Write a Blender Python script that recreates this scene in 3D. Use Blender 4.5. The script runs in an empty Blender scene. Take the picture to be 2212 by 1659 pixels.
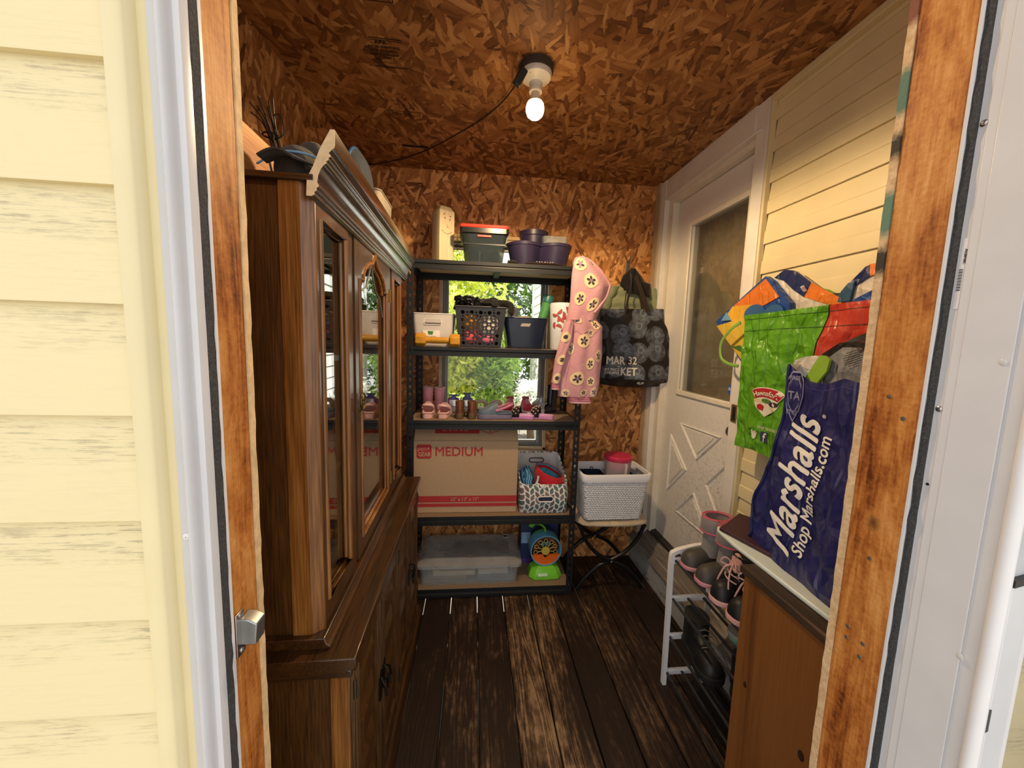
import bpy, bmesh, math, random
from mathutils import Vector, Matrix, noise
PI = math.pi
random.seed(7)
SC = bpy.context.scene
COL = SC.collection

# ------------------------------------------------------------------ camera, world, sun, exposure
cam = bpy.data.cameras.new('camera')
cam.sensor_fit = 'HORIZONTAL'
cam.sensor_width = 36.0
cam.lens = 36.0 * 820.0 / 2212.0
cam.clip_start = 0.02
cam.clip_end = 200
cam_ob = bpy.data.objects.new('camera', cam)
COL.objects.link(cam_ob)
rgt = Vector((0.9947, -0.0981, 0.0310))
dwn = Vector((0.0200, -0.1136, -0.9933))
fwd = Vector((0.1010, 0.9887, -0.1110))
fwd.normalize(); rgt = (rgt - fwd * rgt.dot(fwd)).normalized(); up = rgt.cross(fwd)
rm = Matrix((rgt, up, -fwd)).transposed().to_4x4()
cam_ob.matrix_world = Matrix.Translation((0, 0, 1.4262)) @ rm
SC.camera = cam_ob

w = bpy.data.worlds.new('sky'); SC.world = w; w.use_nodes = True
bg = w.node_tree.nodes['Background']
bg.inputs[0].default_value = (1.0, 0.985, 0.96, 1)
bg.inputs[1].default_value = 1.28

sun = bpy.data.lights.new('sun', 'SUN'); sun.energy = 13.0; sun.angle = 0.01; sun.color = (1.0, 0.95, 0.85)
so = bpy.data.objects.new('sun', sun); COL.objects.link(so)
so.rotation_euler = Vector((0.52, -0.16, -0.84)).to_track_quat('-Z', 'Y').to_euler()

vs = SC.view_settings
SC.display_settings.display_device = 'sRGB'
vs.view_transform = 'Standard'; vs.look = 'None'; vs.gamma = 1.0; vs.use_curve_mapping = False
vs.exposure = 0.3

# ------------------------------------------------------------------ materials
def hexc(h):
    h = h.lstrip('#'); c = [int(h[i:i+2], 16) / 255 for i in (0, 2, 4)]
    return tuple(x / 12.92 if x <= 0.04045 else ((x + 0.055) / 1.055) ** 2.4 for x in c) + (1,)
def c4(c): return hexc(c) if isinstance(c, str) else (tuple(c) + (1,) if len(c) == 3 else tuple(c))

class NB:
    def __init__(s, name):
        s.m = bpy.data.materials.new(name); s.m.use_nodes = True
        s.t = s.m.node_tree; s.b = s.t.nodes['Principled BSDF']; s.out = s.t.nodes['Material Output']
    def n(s, typ, ins=None, **at):
        nd = s.t.nodes.new(typ)
        for k, v in at.items(): setattr(nd, k, v)
        for k, v in (ins or {}).items(): s.put(nd.inputs[k], v)
        return nd
    def put(s, sock, v):
        if isinstance(v, bpy.types.NodeSocket): s.t.links.new(v, sock)
        elif isinstance(v, bpy.types.Node): s.t.links.new(v.outputs[0], sock)
        else:
            if hasattr(sock.default_value, '__len__') and not isinstance(v, str):
                v = tuple(v)
                if len(sock.default_value) == 4 and len(v) == 3: v = v + (1,)
            sock.default_value = v
    def obj(s): return s.n('ShaderNodeTexCoord').outputs['Object']
    def mapping(s, vec, scale=(1, 1, 1), rot=(0, 0, 0), loc=(0, 0, 0)):
        return s.n('ShaderNodeMapping', {'Vector': vec, 'Scale': scale, 'Rotation': rot, 'Location': loc}).outputs[0]
    def noise(s, vec, scale=5, detail=3, rough=.5, dist=0):
        return s.n('ShaderNodeTexNoise', {'Vector': vec, 'Scale': scale, 'Detail': detail, 'Roughness': rough, 'Distortion': dist})
    def ramp(s, fac, stops, interp='LINEAR'):
        nd = s.n('ShaderNodeValToRGB', {'Fac': fac}); cr = nd.color_ramp; cr.interpolation = interp
        while len(cr.elements) > 1: cr.elements.remove(cr.elements[-1])
        cr.elements[0].position = stops[0][0]; cr.elements[0].color = c4(stops[0][1])
        for p, c in stops[1:]:
            e = cr.elements.new(p); e.color = c4(c)
        return nd.outputs[0]
    def math(s, op, a, b=0.0, clamp=False):
        return s.n('ShaderNodeMath', {0: a, 1: b}, operation=op, use_clamp=clamp).outputs[0]
    def mix(s, fac, a, b, blend='MIX'):
        nd = s.n('ShaderNodeMix', data_type='RGBA', blend_type=blend)
        for i, v in ((0, fac), (6, a), (7, b)):
            s.put(nd.inputs[i], c4(v) if isinstance(v, (str, tuple)) else v)
        return nd.outputs[2]
    def bump(s, h, strength=.3, dist=.002):
        nd = s.n('ShaderNodeBump', {'Height': h, 'Strength': strength, 'Distance': dist})
        s.t.links.new(nd.outputs[0], s.b.inputs['Normal']); return nd
    def fin(s, col=None, rough=None, metal=None, spec=None, **kw):
        if col is not None: s.put(s.b.inputs['Base Color'], c4(col) if isinstance(col, (str, tuple)) else col)
        if rough is not None: s.put(s.b.inputs['Roughness'], rough)
        if metal is not None: s.put(s.b.inputs['Metallic'], metal)
        if spec is not None: s.put(s.b.inputs['Specular IOR Level'], spec)
        for k, v in kw.items(): s.put(s.b.inputs[k.replace('_', ' ')], v)
        return s.m

_cache = {}
def mat(col, rough=.5, metal=0., spec=.5, var=.12, vscale=14, bump=0., bscale=60, bdist=.002, **kw):
    key = (str(col), rough, metal, spec, var, vscale, bump, bscale, bdist, str(sorted(kw.items())))
    if key in _cache: return _cache[key]
    nb = NB('m%03d' % len(_cache)); o = nb.obj(); c = c4(col)
    nz = nb.noise(o, vscale, 3)
    lo = tuple(x * (1 - var) for x in c[:3]); hi = tuple(min(1, x * (1 + var)) for x in c[:3])
    cc = nb.ramp(nz.outputs[0], [(.3, lo), (.7, hi)])
    if bump: nb.bump(nb.noise(o, bscale, 4).outputs[0], bump, bdist)
    _cache[key] = nb.fin(cc, rough, metal, spec, **kw); return _cache[key]

def fabric(col, scale=500, rough=.85, var=.12, crease=.5, cs=14):
    key = ('fab', str(col), scale, rough, var, crease, cs)
    if key in _cache: return _cache[key]
    nb = NB('cloth%03d' % len(_cache)); o = nb.obj(); c = c4(col)
    nz = nb.noise(o, 20, 4); lo = tuple(x * (1 - var) for x in c[:3]); hi = tuple(min(1, x * (1 + var)) for x in c[:3])
    cc = nb.ramp(nz.outputs[0], [(.3, lo), (.7, hi)])
    h = nb.math('ADD', nb.math('MULTIPLY', nb.noise(o, scale, 1).outputs[0], .06), nb.noise(o, cs, 3, .55, .6).outputs[0])
    nb.bump(h, crease, .012)
    _cache[key] = nb.fin(cc, rough, 0, .3, Sheen_Weight=.15); return _cache[key]

def crinkle(col, rough=.35, scale=22, strength=.9, dist=.012, var=.12):
    """glossy woven plastic of a shopping bag, creased"""
    key = ('crk', str(col), rough, scale, strength)
    if key in _cache: return _cache[key]
    nb = NB('bag%03d' % len(_cache)); o = nb.obj(); c = c4(col)
    wv = nb.noise(o, 6, 2); wo = nb.n('ShaderNodeVectorMath', {0: o, 1: nb.n('ShaderNodeVectorMath', {0: wv.outputs[1], 1: (.07, .07, .07)}, operation='MULTIPLY').outputs[0]}, operation='ADD').outputs[0]
    v1 = nb.n('ShaderNodeTexVoronoi', {'Vector': wo, 'Scale': scale}, feature='F1', distance='EUCLIDEAN').outputs['Distance']
    v2 = nb.n('ShaderNodeTexVoronoi', {'Vector': wo, 'Scale': scale * 2.3}, feature='F1').outputs['Distance']
    v3 = nb.n('ShaderNodeTexVoronoi', {'Vector': nb.mapping(wo, (1, 1.7, .55), (.5, .2, .3)), 'Scale': scale * .8}, feature='DISTANCE_TO_EDGE').outputs['Distance']
    h = nb.math('ADD', nb.math('ADD', v1, nb.math('MULTIPLY', v2, .35)), nb.math('MULTIPLY', nb.ramp(v3, [(0, (0, 0, 0)), (.12, (1, 1, 1))]), .35))
    nz = nb.noise(o, 9, 3); lo = tuple(x * (1 - var) for x in c[:3]); hi = tuple(min(1, x * (1 + var)) for x in c[:3])
    nb.bump(h, strength, dist)
    _cache[key] = nb.fin(nb.ramp(nz.outputs[0], [(.3, lo), (.7, hi)]), rough, 0, .5); return _cache[key]

def wood(name, stops, axis='z', scale=1.0, rough=.45, coat=0., bump=.15, pores=.5, ring=3.0, soft=0.):
    nb = NB(name); o = nb.obj()
    st = {'x': (.07, 1, 1), 'y': (1, .07, 1), 'z': (1, 1, .07)}[axis]
    v = nb.mapping(o, tuple(k * scale for k in st))
    n1 = nb.noise(v, 9, 4, .55, .8).outputs[0]
    wv = nb.math('FRACT', nb.math('MULTIPLY', n1, ring))
    tri = nb.math('ABSOLUTE', nb.math('SUBTRACT', wv, .5))
    f = nb.math('ADD', nb.math('MULTIPLY', n1, .75), nb.math('MULTIPLY', tri, .5))
    if soft: f = nb.math('ADD', nb.math('MULTIPLY', f, 1 - soft), soft * .52)
    fine = nb.noise(nb.mapping(o, tuple(k * scale for k in {'x': (.03, 1, 1), 'y': (1, .03, 1), 'z': (1, 1, .03)}[axis])), 170, 2, .6).outputs[0]
    f2 = nb.math('ADD', f, nb.math('MULTIPLY', nb.math('SUBTRACT', fine, .5), pores))
    col = nb.ramp(f2, stops)
    nb.bump(f2, bump, .002)
    return nb.fin(col, rough, 0, .5, Coat_Weight=coat, Coat_Roughness=.12)

def osb(name, plane, tint=(1, 1, 1), seed=0, gain=1.0):
    nb = NB(name); o = nb.obj(); sp = nb.n('ShaderNodeSeparateXYZ', {0: o})
    a, b = {'xy': (0, 1), 'xz': (0, 2), 'yz': (1, 2)}[plane]
    v0 = nb.n('ShaderNodeCombineXYZ', {0: sp.outputs[a], 1: sp.outputs[b]}).outputs[0]
    wz = nb.noise(v0, 9, 3, .6)
    v0 = nb.n('ShaderNodeVectorMath', {0: v0, 1: nb.n('ShaderNodeVectorMath', {0: wz.outputs[1], 1: (.028, .028, 0)}, operation='MULTIPLY').outputs[0]}, operation='ADD').outputs[0]
    fz = nb.noise(v0, 120, 2, .6)
    v0 = nb.n('ShaderNodeVectorMath', {0: v0, 1: nb.n('ShaderNodeVectorMath', {0: fz.outputs[1], 1: (.006, .006, 0)}, operation='MULTIPLY').outputs[0]}, operation='ADD').outputs[0]
    val = None
    for k, (ang, sx, sy, th) in enumerate(((.15, 6, 22, 0), (1.35, 7.5, 30, .5), (-.85, 7, 32, .52), (.6, 8, 36, .5), (2.35, 9, 38, .58), (-.25, 8, 42, .52), (1.0, 12, 52, .68), (-1.3, 13, 60, .7))):
        r = nb.mapping(v0, (1, 1, 1), (0, 0, ang), (k * .37 + seed * .11, k * .53, 0))
        vm = nb.mapping(r, (sx, sy, 1))
        vo = nb.n('ShaderNodeTexVoronoi', {'Vector': vm, 'Scale': 1.0, 'Randomness': 1.0}, voronoi_dimensions='2D', feature='F1')
        cs = nb.n('ShaderNodeSeparateColor', {0: vo.outputs['Color']})
        g = nb.noise(nb.mapping(r, (9, 240, 1)), 1.0, 4, .62).outputs[0]
        vk = nb.math('ADD', nb.math('MULTIPLY', cs.outputs[0], .72), nb.math('MULTIPLY', g, .45))
        vk = nb.math('SUBTRACT', vk, nb.math('MULTIPLY', vo.outputs['Distance'], .20))
        if val is None: val = vk
        else:
            msk = nb.math('GREATER_THAN', cs.outputs[1], th)
            val = nb.math('ADD', nb.math('MULTIPLY', val, nb.math('SUBTRACT', 1.0, msk)), nb.math('MULTIPLY', vk, msk))
    T = lambda c: tuple(min(.9, x * y * gain) for x, y in zip(c, tint))
    col = nb.ramp(val, [(.06, T((.065, .022, .006))), (.22, T((.17, .066, .019))), (.42, T((.27, .115, .036))), (.62, T((.37, .175, .06))), (.82, T((.50, .27, .105))), (.98, T((.58, .35, .16)))])
    nb.bump(val, .4, .003)
    return nb.fin(col, .6, 0, .35)

def glass(name, tint=(1, 1, 1), ior=1.55, dirt=.0, rough=0.0):
    nb = NB(name); t = nb.t
    tr = nb.n('ShaderNodeBsdfTransparent', {'Color': tint}); gl = nb.n('ShaderNodeBsdfGlossy', {'Color': (1, 1, 1), 'Roughness': rough})
    bf = nb.n('ShaderNodeNewGeometry').outputs['Backfacing']   # same reflectance on both faces of the sheet
    fr = nb.n('ShaderNodeFresnel', {'IOR': nb.math('ADD', ior, nb.math('MULTIPLY', bf, 1.0 / ior - ior))})
    mx = nb.n('ShaderNodeMixShader', {0: fr.outputs[0], 1: tr.outputs[0], 2: gl.outputs[0]})
    last = mx
    if dirt:
        df = nb.n('ShaderNodeBsdfDiffuse', {'Color': (.75, .75, .72)})
        nz = nb.noise(nb.obj(), 6, 4)
        last = nb.n('ShaderNodeMixShader', {0: nb.math('MULTIPLY', nz.outputs[0], dirt), 1: mx.outputs[0], 2: df.outputs[0]})
    t.links.new(last.outputs[0], nb.out.inputs[0]); return nb.m

def clear_plastic(name, col, opacity=.35, rough=.25):
    """thin translucent plastic: part clear, part milky"""
    nb = NB(name)
    tr = nb.n('ShaderNodeBsdfTransparent', {'Color': tuple(.6 + .4 * x for x in c4(col)[:3])})
    nb.fin(col, rough, 0, .6)
    nz = nb.noise(nb.obj(), 12, 3)
    mx = nb.n('ShaderNodeMixShader', {0: nb.math('ADD', opacity - .1, nb.math('MULTIPLY', nz.outputs[0], .2)), 1: tr.outputs[0], 2: nb.b.outputs[0]})
    nb.t.links.new(mx.outputs[0], nb.out.inputs[0]); return nb.m

# ------------------------------------------------------------------ mesh builder
class MB:
    def __init__(s): s.v = []; s.f = []; s.mi = []; s.m = 0
    def add(s, vs, fs):
        o = len(s.v); s.v += [Vector(p) for p in vs]
        for f in fs: s.f.append([o + i for i in f]); s.mi.append(s.m)
        return s
    def mt(s, i): s.m = i; return s
    def box(s, x0, x1, y0, y1, z0, z1):
        return s.add([(x, y, z) for z in (z0, z1) for y in (y0, y1) for x in (x0, x1)],
                     [(0, 2, 3, 1), (4, 5, 7, 6), (0, 1, 5, 4), (2, 6, 7, 3), (0, 4, 6, 2), (1, 3, 7, 5)])
    def hexa(s, p):  # 8 points, bottom 4 ccw then top 4
        return s.add(p, [(3, 2, 1, 0), (4, 5, 6, 7), (0, 1, 5, 4), (1, 2, 6, 5), (2, 3, 7, 6), (3, 0, 4, 7)])
    def obox(s, c, size, rot=(0, 0, 0)):
        from mathutils import Euler
        R = Euler(rot).to_matrix(); c = Vector(c); h = [k / 2 for k in size]
        return s.add([c + R @ Vector((x * h[0], y * h[1], z * h[2])) for z in (-1, 1) for y in (-1, 1) for x in (-1, 1)],
                     [(0, 2, 3, 1), (4, 5, 7, 6), (0, 1, 5, 4), (2, 6, 7, 3), (0, 4, 6, 2), (1, 3, 7, 5)])
    def loft(s, rings, closed=True, cap0=True, cap1=True):
        n = len(rings[0]); vs = [p for r in rings for p in r]; fs = []
        for i in range(len(rings) - 1):
            for j in range(n if closed else n - 1):
                k = (j + 1) % n
                fs.append((i * n + j, i * n + k, (i + 1) * n + k, (i + 1) * n + j))
        if closed and cap0: fs.append(tuple(reversed(range(n))))
        if closed and cap1: fs.append(tuple(range((len(rings) - 1) * n, len(rings) * n)))
        return s.add(vs, fs)
    def tube(s, path, r, n=8, closed=False, cap=True, sq=None):
        P = [Vector(p) for p in path]; m = len(P); rings = []; prev = None
        for i, p in enumerate(P):
            if closed: d = P[(i + 1) % m] - P[i - 1]
            else: d = P[min(i + 1, m - 1)] - P[max(i - 1, 0)]
            d.normalize()
            if prev is None:
                u = d.cross(Vector((0, 0, 1)))
                if u.length < .2: u = d.cross(Vector((1, 0, 0)))
            else: u = prev - d * prev.dot(d)
            u.normalize(); prev = u; v = d.cross(u)
            rr = r[i] if isinstance(r, (list, tuple)) else r
            a, b = (rr, rr) if sq is None else sq
            rings.append([p + u * a * math.cos(2 * PI * k / n + (PI / n if n == 4 else 0)) + v * b * math.sin(2 * PI * k / n + (PI / n if n == 4 else 0)) for k in range(n)])
        if closed: rings.append(rings[0]); return s.loft(rings, True, False, False)
        return s.loft(rings, True, cap, cap)
    def lathe(s, prof, n=24, c=(0, 0, 0), axis='z', cap=True, a0=0):
        rings = []
        for r, z in prof:
            ring = []
            for k in range(n):
                t = 2 * PI * k / n + a0; x, y = r * math.cos(t), r * math.sin(t)
                p = {'z': (x, y, z), 'y': (x, z, y), 'x': (z, x, y)}[axis]
                ring.append(Vector(c) + Vector(p))
            rings.append(ring)
        return s.loft(rings, True, cap, cap)
    def prism(s, poly, plane, a, b):
        def P(p, t):
            return {'xy': (p[0], p[1], t), 'xz': (p[0], t, p[1]), 'yz': (t, p[0], p[1])}[plane]
        return s.loft([[P(p, a) for p in poly], [P(p, b) for p in poly]])
    def grid(s, fn, nu, nv, closed_u=False):
        vs = [fn(i / nu, j / nv) for j in range(nv + 1) for i in range(nu + (0 if closed_u else 1))]
        w = nu + (0 if closed_u else 1); fs = []
        for j in range(nv):
            for i in range(nu):
                k = (i + 1) % w
                fs.append((j * w + i, j * w + k, (j + 1) * w + k, (j + 1) * w + i))
        return s.add(vs, fs)
    def ball(s, c, r, n=16, m=10, e=1.0):
        c = Vector(c); r = (r, r, r) if not isinstance(r, (tuple, list)) else r
        def q(x): return math.copysign(abs(x) ** e, x)
        rings = []
        for j in range(m + 1):
            t = -PI / 2 + PI * min(max(j / m, .01), .99)
            rings.append([c + Vector((r[0] * q(math.cos(t)) * q(math.cos(2 * PI * k / n)), r[1] * q(math.cos(t)) * q(math.sin(2 * PI * k / n)), r[2] * q(math.sin(t)))) for k in range(n)])
        return s.loft(rings)
    def xf(s, M, start=0):
        for i in range(start, len(s.v)): s.v[i] = M @ s.v[i]
        return s

def obj(name, mb, mats, parent=None, smooth=35, bevel=0., solid=0., sub=0, world=False, normals=True, seg=2):
    me = bpy.data.meshes.new(name)
    off = Vector((0, 0, 0)); inv = None
    if world and parent is not None: inv = parent.matrix_basis.inverted() if parent.parent is None else (parent.parent.matrix_basis @ parent.matrix_basis).inverted()
    vs = [tuple(inv @ p) if inv is not None else tuple(p) for p in mb.v]
    me.from_pydata(vs, [], mb.f)
    if not isinstance(mats, (list, tuple)): mats = [mats]
    for m in mats: me.materials.append(m)
    me.polygons.foreach_set('material_index', mb.mi)
    me.update()
    if normals:
        bm = bmesh.new(); bm.from_mesh(me); bmesh.ops.recalc_face_normals(bm, faces=bm.faces); bm.to_mesh(me); bm.free()
    if smooth:
        me.polygons.foreach_set('use_smooth', [True] * len(me.polygons))
        me.set_sharp_from_angle(angle=math.radians(smooth))
    o = bpy.data.objects.new(name, me); COL.objects.link(o)
    if parent is not None: o.parent = parent
    if solid:
        md = o.modifiers.new('solid', 'SOLIDIFY'); md.thickness = solid; md.offset = 0
    if bevel:
        md = o.modifiers.new('bevel', 'BEVEL'); md.width = bevel; md.segments = seg; md.limit_method = 'ANGLE'; md.angle_limit = math.radians(40)
    if sub:
        md = o.modifiers.new('sub', 'SUBSURF'); md.levels = sub; md.render_levels = sub
    return o

def tag(o, label, cat, group=None):
    o['label'] = label; o['category'] = cat
    if group: o['group'] = group
    return o
def thing(name, label, cat, loc=(0, 0, 0), rz=0., group=None):
    o = bpy.data.objects.new(name, None); COL.objects.link(o); o.empty_display_size = .05
    o.location = loc; o.rotation_euler = (0, 0, rz); o.matrix_basis = Matrix.Translation(loc) @ Matrix.Rotation(rz, 4, 'Z')
    return tag(o, label, cat, group)
def struct(name, mb, m, parent=None, **kw):
    o = obj(name, mb, m, parent, **kw)
    if parent is None: o['kind'] = 'structure'
    return o
def dup(root, loc, rz=None, label=None, group=None, scale=None):
    r = root.copy(); COL.objects.link(r); r.location = loc
    if rz is not None: r.rotation_euler = (0, 0, rz)
    if scale: r.scale = scale
    if label: r['label'] = label
    if group: r['group'] = group
    def rec(a, b):
        for ch in list(a.children):
            c = ch.copy(); COL.objects.link(c); c.parent = b; rec(ch, c)
    rec(root, r)
    return r

def text_mesh(body, size, bold=0., shear=0., align='LEFT', sx=1., spacing=1., cuts=0):
    cu = bpy.data.curves.new('lettering', 'FONT'); cu.body = body; cu.size = size; cu.offset = 0; cu.shear = shear
    cu.align_x = align; cu.space_character = spacing; cu.resolution_u = 3
    o = bpy.data.objects.new('lettering', cu); COL.objects.link(o)
    bpy.context.view_layer.update()
    me = bpy.data.meshes.new_from_object(o.evaluated_get(bpy.context.evaluated_depsgraph_get()))
    bm = bmesh.new(); bm.from_mesh(me)
    if cuts:
        bmesh.ops.triangulate(bm, faces=bm.faces)
        for _ in range(cuts):
            L = [e for e in bm.edges if e.calc_length() > size * .22]
            if L: bmesh.ops.subdivide_edges(bm, edges=L, cuts=1)
            bmesh.ops.triangulate(bm, faces=bm.faces)
    bm.verts.index_update()
    v0 = [(v.co.x * sx, v.co.y) for v in bm.verts]; f0 = [[v.index for v in f.verts] for f in bm.faces]; bm.free()
    vs, fs = [], []
    for l_, (dx, dy) in enumerate(((-1, 0), (1, 0), (0, -1), (0, 1)) if bold else ((0, 0),)):   # heavier strokes: overprinted copies
        o_ = len(vs); vs += [(x + dx * bold, y + dy * bold, l_ * .00025) for x, y in v0]; fs += [[o_ + i for i in f] for f in f0]
    bpy.data.objects.remove(o); bpy.data.curves.remove(cu); bpy.data.meshes.remove(me)
    return vs, fs
def plane_map(org, xd, yd, off=0.0):
    org, xd, yd = Vector(org), Vector(xd).normalized(), Vector(yd).normalized(); nn = xd.cross(yd).normalized()
    return lambda x, y: org + xd * x + yd * y + nn * off
def letters(body, size, fn, m, parent, name='lettering', **kw):
    vs, fs = text_mesh(body, size, **kw)
    e = size * .05; a = Vector(fn(0, 0)); nn = (Vector(fn(e, 0)) - a).cross(Vector(fn(0, e)) - a).normalized()
    mb = MB(); mb.add([Vector(fn(x, y)) + nn * l for x, y, l in vs], fs)
    return obj(name, mb, m, parent, smooth=0, normals=False)
def circ(cx, cy, r, n=20, ry=None):
    return [(cx + r * math.cos(2 * PI * k / n), cy + (ry or r) * math.sin(2 * PI * k / n)) for k in range(n)]
def rrect(x0, x1, y0, y1, r, n=5):
    P = []
    for cx, cy, a in ((x1 - r, y1 - r, 0), (x0 + r, y1 - r, PI / 2), (x0 + r, y0 + r, PI), (x1 - r, y0 + r, 1.5 * PI)):
        for k in range(n + 1): P.append((cx + r * math.cos(a + PI / 2 * k / n), cy + r * math.sin(a + PI / 2 * k / n)))
    return P
def patch(mb, poly, fn, m=None):
    """flat printed shape laid on a surface"""
    if m is not None: mb.m = m
    cx = sum(p[0] for p in poly) / len(poly); cy = sum(p[1] for p in poly) / len(poly)
    n = len(poly)
    return mb.add([fn(cx, cy)] + [fn(cx + (x - cx) * .5, cy + (y - cy) * .5) for x, y in poly] + [fn(x, y) for x, y in poly],
                  [(0, 1 + k, 1 + (k + 1) % n) for k in range(n)] + [(1 + k, 1 + n + k, 1 + n + (k + 1) % n, 1 + (k + 1) % n) for k in range(n)])
def lerp(a, b, t): return a + (b - a) * t
def pl(tab, t):
    """piecewise linear table [(t, v)]"""
    if t <= tab[0][0]: return tab[0][1]
    for (a, va), (b, vb) in zip(tab, tab[1:]):
        if t <= b: return va + (vb - va) * (t - a) / (b - a)
    return tab[-1][1]
def sm(tab, t):
    """smooth table"""
    if t <= tab[0][0]: return tab[0][1]
    for (a, va), (b, vb) in zip(tab, tab[1:]):
        if t <= b:
            k = (t - a) / (b - a); k = k * k * (3 - 2 * k); return va + (vb - va) * k
    return tab[-1][1]
def nz3(x, y, z=0.): return noise.noise(Vector((x, y, z)))
# ------------------------------------------------------------------ shared materials
M_OSB_C = osb('osb_ceiling', 'xy', (1.0, .95, .88), 1, .95)
M_OSB_B = osb('osb_back', 'xz', (1.06, 1.0, .92), 2, 1.45)
M_OSB_L = osb('osb_left', 'yz', (1.0, .95, .9), 3)
M_PINE = wood('pine_stud', [(.2, '6e3a14'), (.45, 'b06d2e'), (.7, 'cf8c45'), (.95, 'e0a55e')], 'z', 1.6, .6, 0, .2, .7, 4)
M_RAW = mat('d8b98c', .8, var=.18, vscale=60, bump=.6, bscale=220)
M_WHITE = mat('dfdee2', .3, var=.03)
M_ALU = mat('d2d3d8', .28, var=.03)
M_TRIM = mat('e4e0d8', .5, var=.06, vscale=8, bump=.1, bscale=40)
M_BLACK = mat('151515', .5)
M_SCREW = mat('b8b8b8', .3, 1.0)
M_PILE = mat('3c3d40', .95, var=.4, vscale=300, bump=.8, bscale=400)

def siding_mat(dirty=1.0):
    nb = NB('cream_vinyl'); o = nb.obj(); sp = nb.n('ShaderNodeSeparateXYZ', {0: o})
    # grime caught in the fine horizontal grain just below each lap
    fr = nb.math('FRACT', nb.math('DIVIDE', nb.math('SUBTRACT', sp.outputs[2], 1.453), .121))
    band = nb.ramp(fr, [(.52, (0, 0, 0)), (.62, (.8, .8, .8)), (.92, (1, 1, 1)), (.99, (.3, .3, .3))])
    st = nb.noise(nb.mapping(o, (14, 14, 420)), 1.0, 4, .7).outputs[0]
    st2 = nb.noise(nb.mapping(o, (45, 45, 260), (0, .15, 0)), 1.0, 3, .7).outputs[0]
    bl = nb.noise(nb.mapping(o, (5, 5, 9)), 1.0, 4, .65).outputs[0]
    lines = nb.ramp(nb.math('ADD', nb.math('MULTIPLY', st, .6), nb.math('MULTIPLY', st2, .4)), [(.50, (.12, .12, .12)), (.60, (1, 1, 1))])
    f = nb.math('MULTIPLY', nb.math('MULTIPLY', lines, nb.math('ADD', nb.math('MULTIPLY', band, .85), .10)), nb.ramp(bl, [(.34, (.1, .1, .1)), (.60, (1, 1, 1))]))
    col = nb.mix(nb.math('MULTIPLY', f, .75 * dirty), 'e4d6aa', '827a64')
    nb.bump(st, .12, .001)
    return nb.fin(col, .45, 0, .4)
M_SIDE = siding_mat()
M_VINYL = mat('dfd2a8', .42, var=.05, vscale=6)

# ------------------------------------------------------------------ floor boards, joists, ground
def deck_mat():
    nb = NB('worn_deck'); o = nb.obj(); sp = nb.n('ShaderNodeSeparateXYZ', {0: o})
    bi = nb.math('FLOOR', nb.math('DIVIDE', nb.math('ADD', sp.outputs[0], .0985), .1428))
    rnd = nb.n('ShaderNodeTexWhiteNoise', {'W': bi}, noise_dimensions='1D').outputs[0]
    v = nb.n('ShaderNodeCombineXYZ', {0: sp.outputs[0], 1: nb.math('MULTIPLY', sp.outputs[1], .055), 2: nb.math('MULTIPLY', rnd, 9)}).outputs[0]
    n1 = nb.noise(v, 16, 3, .5, .6).outputs[0]
    gr = nb.math('ABSOLUTE', nb.math('SUBTRACT', nb.math('FRACT', nb.math('MULTIPLY', n1, 9)), .5))
    wear = nb.noise(nb.mapping(o, (1.6, .8, 1)), 3.2, 5, .62).outputs[0]
    wear2 = nb.noise(nb.mapping(o, (6, 2.2, 1)), 9, 5, .7).outputs[0]
    # the middle of the floor is paler than its edges by the wall
    cx = nb.math('SUBTRACT', 1.0, nb.math('MULTIPLY', nb.math('ABSOLUTE', nb.math('SUBTRACT', sp.outputs[0], .3)), 1.5))
    wf = nb.math('ADD', nb.math('ADD', nb.math('MULTIPLY', wear, .8), nb.math('MULTIPLY', nb.math('SUBTRACT', wear2, .5), .55)), nb.math('MULTIPLY', cx, .2))
    wf = nb.math('ADD', wf, nb.math('MULTIPLY', nb.math('SUBTRACT', rnd, .5), .14))
    t = nb.math('ADD', nb.math('MULTIPLY', gr, .95), nb.math('SUBTRACT', nb.math('MULTIPLY', wf, 2.3), 1.24))
    col = nb.ramp(t, [(.10, (.016, .008, .005)), (.34, (.048, .025, .014)), (.56, (.13, .075, .038)), (.90, (.33, .215, .12))])
    nb.bump(nb.math('ADD', gr, wear2), .5, .003)
    return nb.fin(col, .55, 0, .35)
fl = MB()
k = -7
while True:
    x0 = -.0985 + .1428 * k; k += 1
    if x0 > 1.1: break
    if x0 < -.95: continue
    g = .0052 if k % 3 else .0065
    fl.box(x0 + g / 2, x0 + .1428 - g / 2, .36, 2.36, -.03, 0)
struct('floor', fl, deck_mat(), bevel=.003)
jo = MB()
for y in (.42, .84, 1.24, 1.655, 1.88, 2.3): jo.box(-1.0, 1.12, y - .02, y + .02, -.17, -.03)
struct('trim_1', jo, wood('joist', [(.2, '4a3520'), (.8, '8a6b45')], 'x'))
gm = NB('ground'); go = gm.obj(); gn = gm.noise(go, 3, 5).outputs[0]
gd = MB(); gd.grid(lambda u, v: (-14 + 28 * u, -8 + 24 * v, -.55), 2, 2)
struct('ground', gd, gm.fin(gm.ramp(gn, [(.35, '55504a'), (.65, '736d64')]), .95), normals=False)

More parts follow.
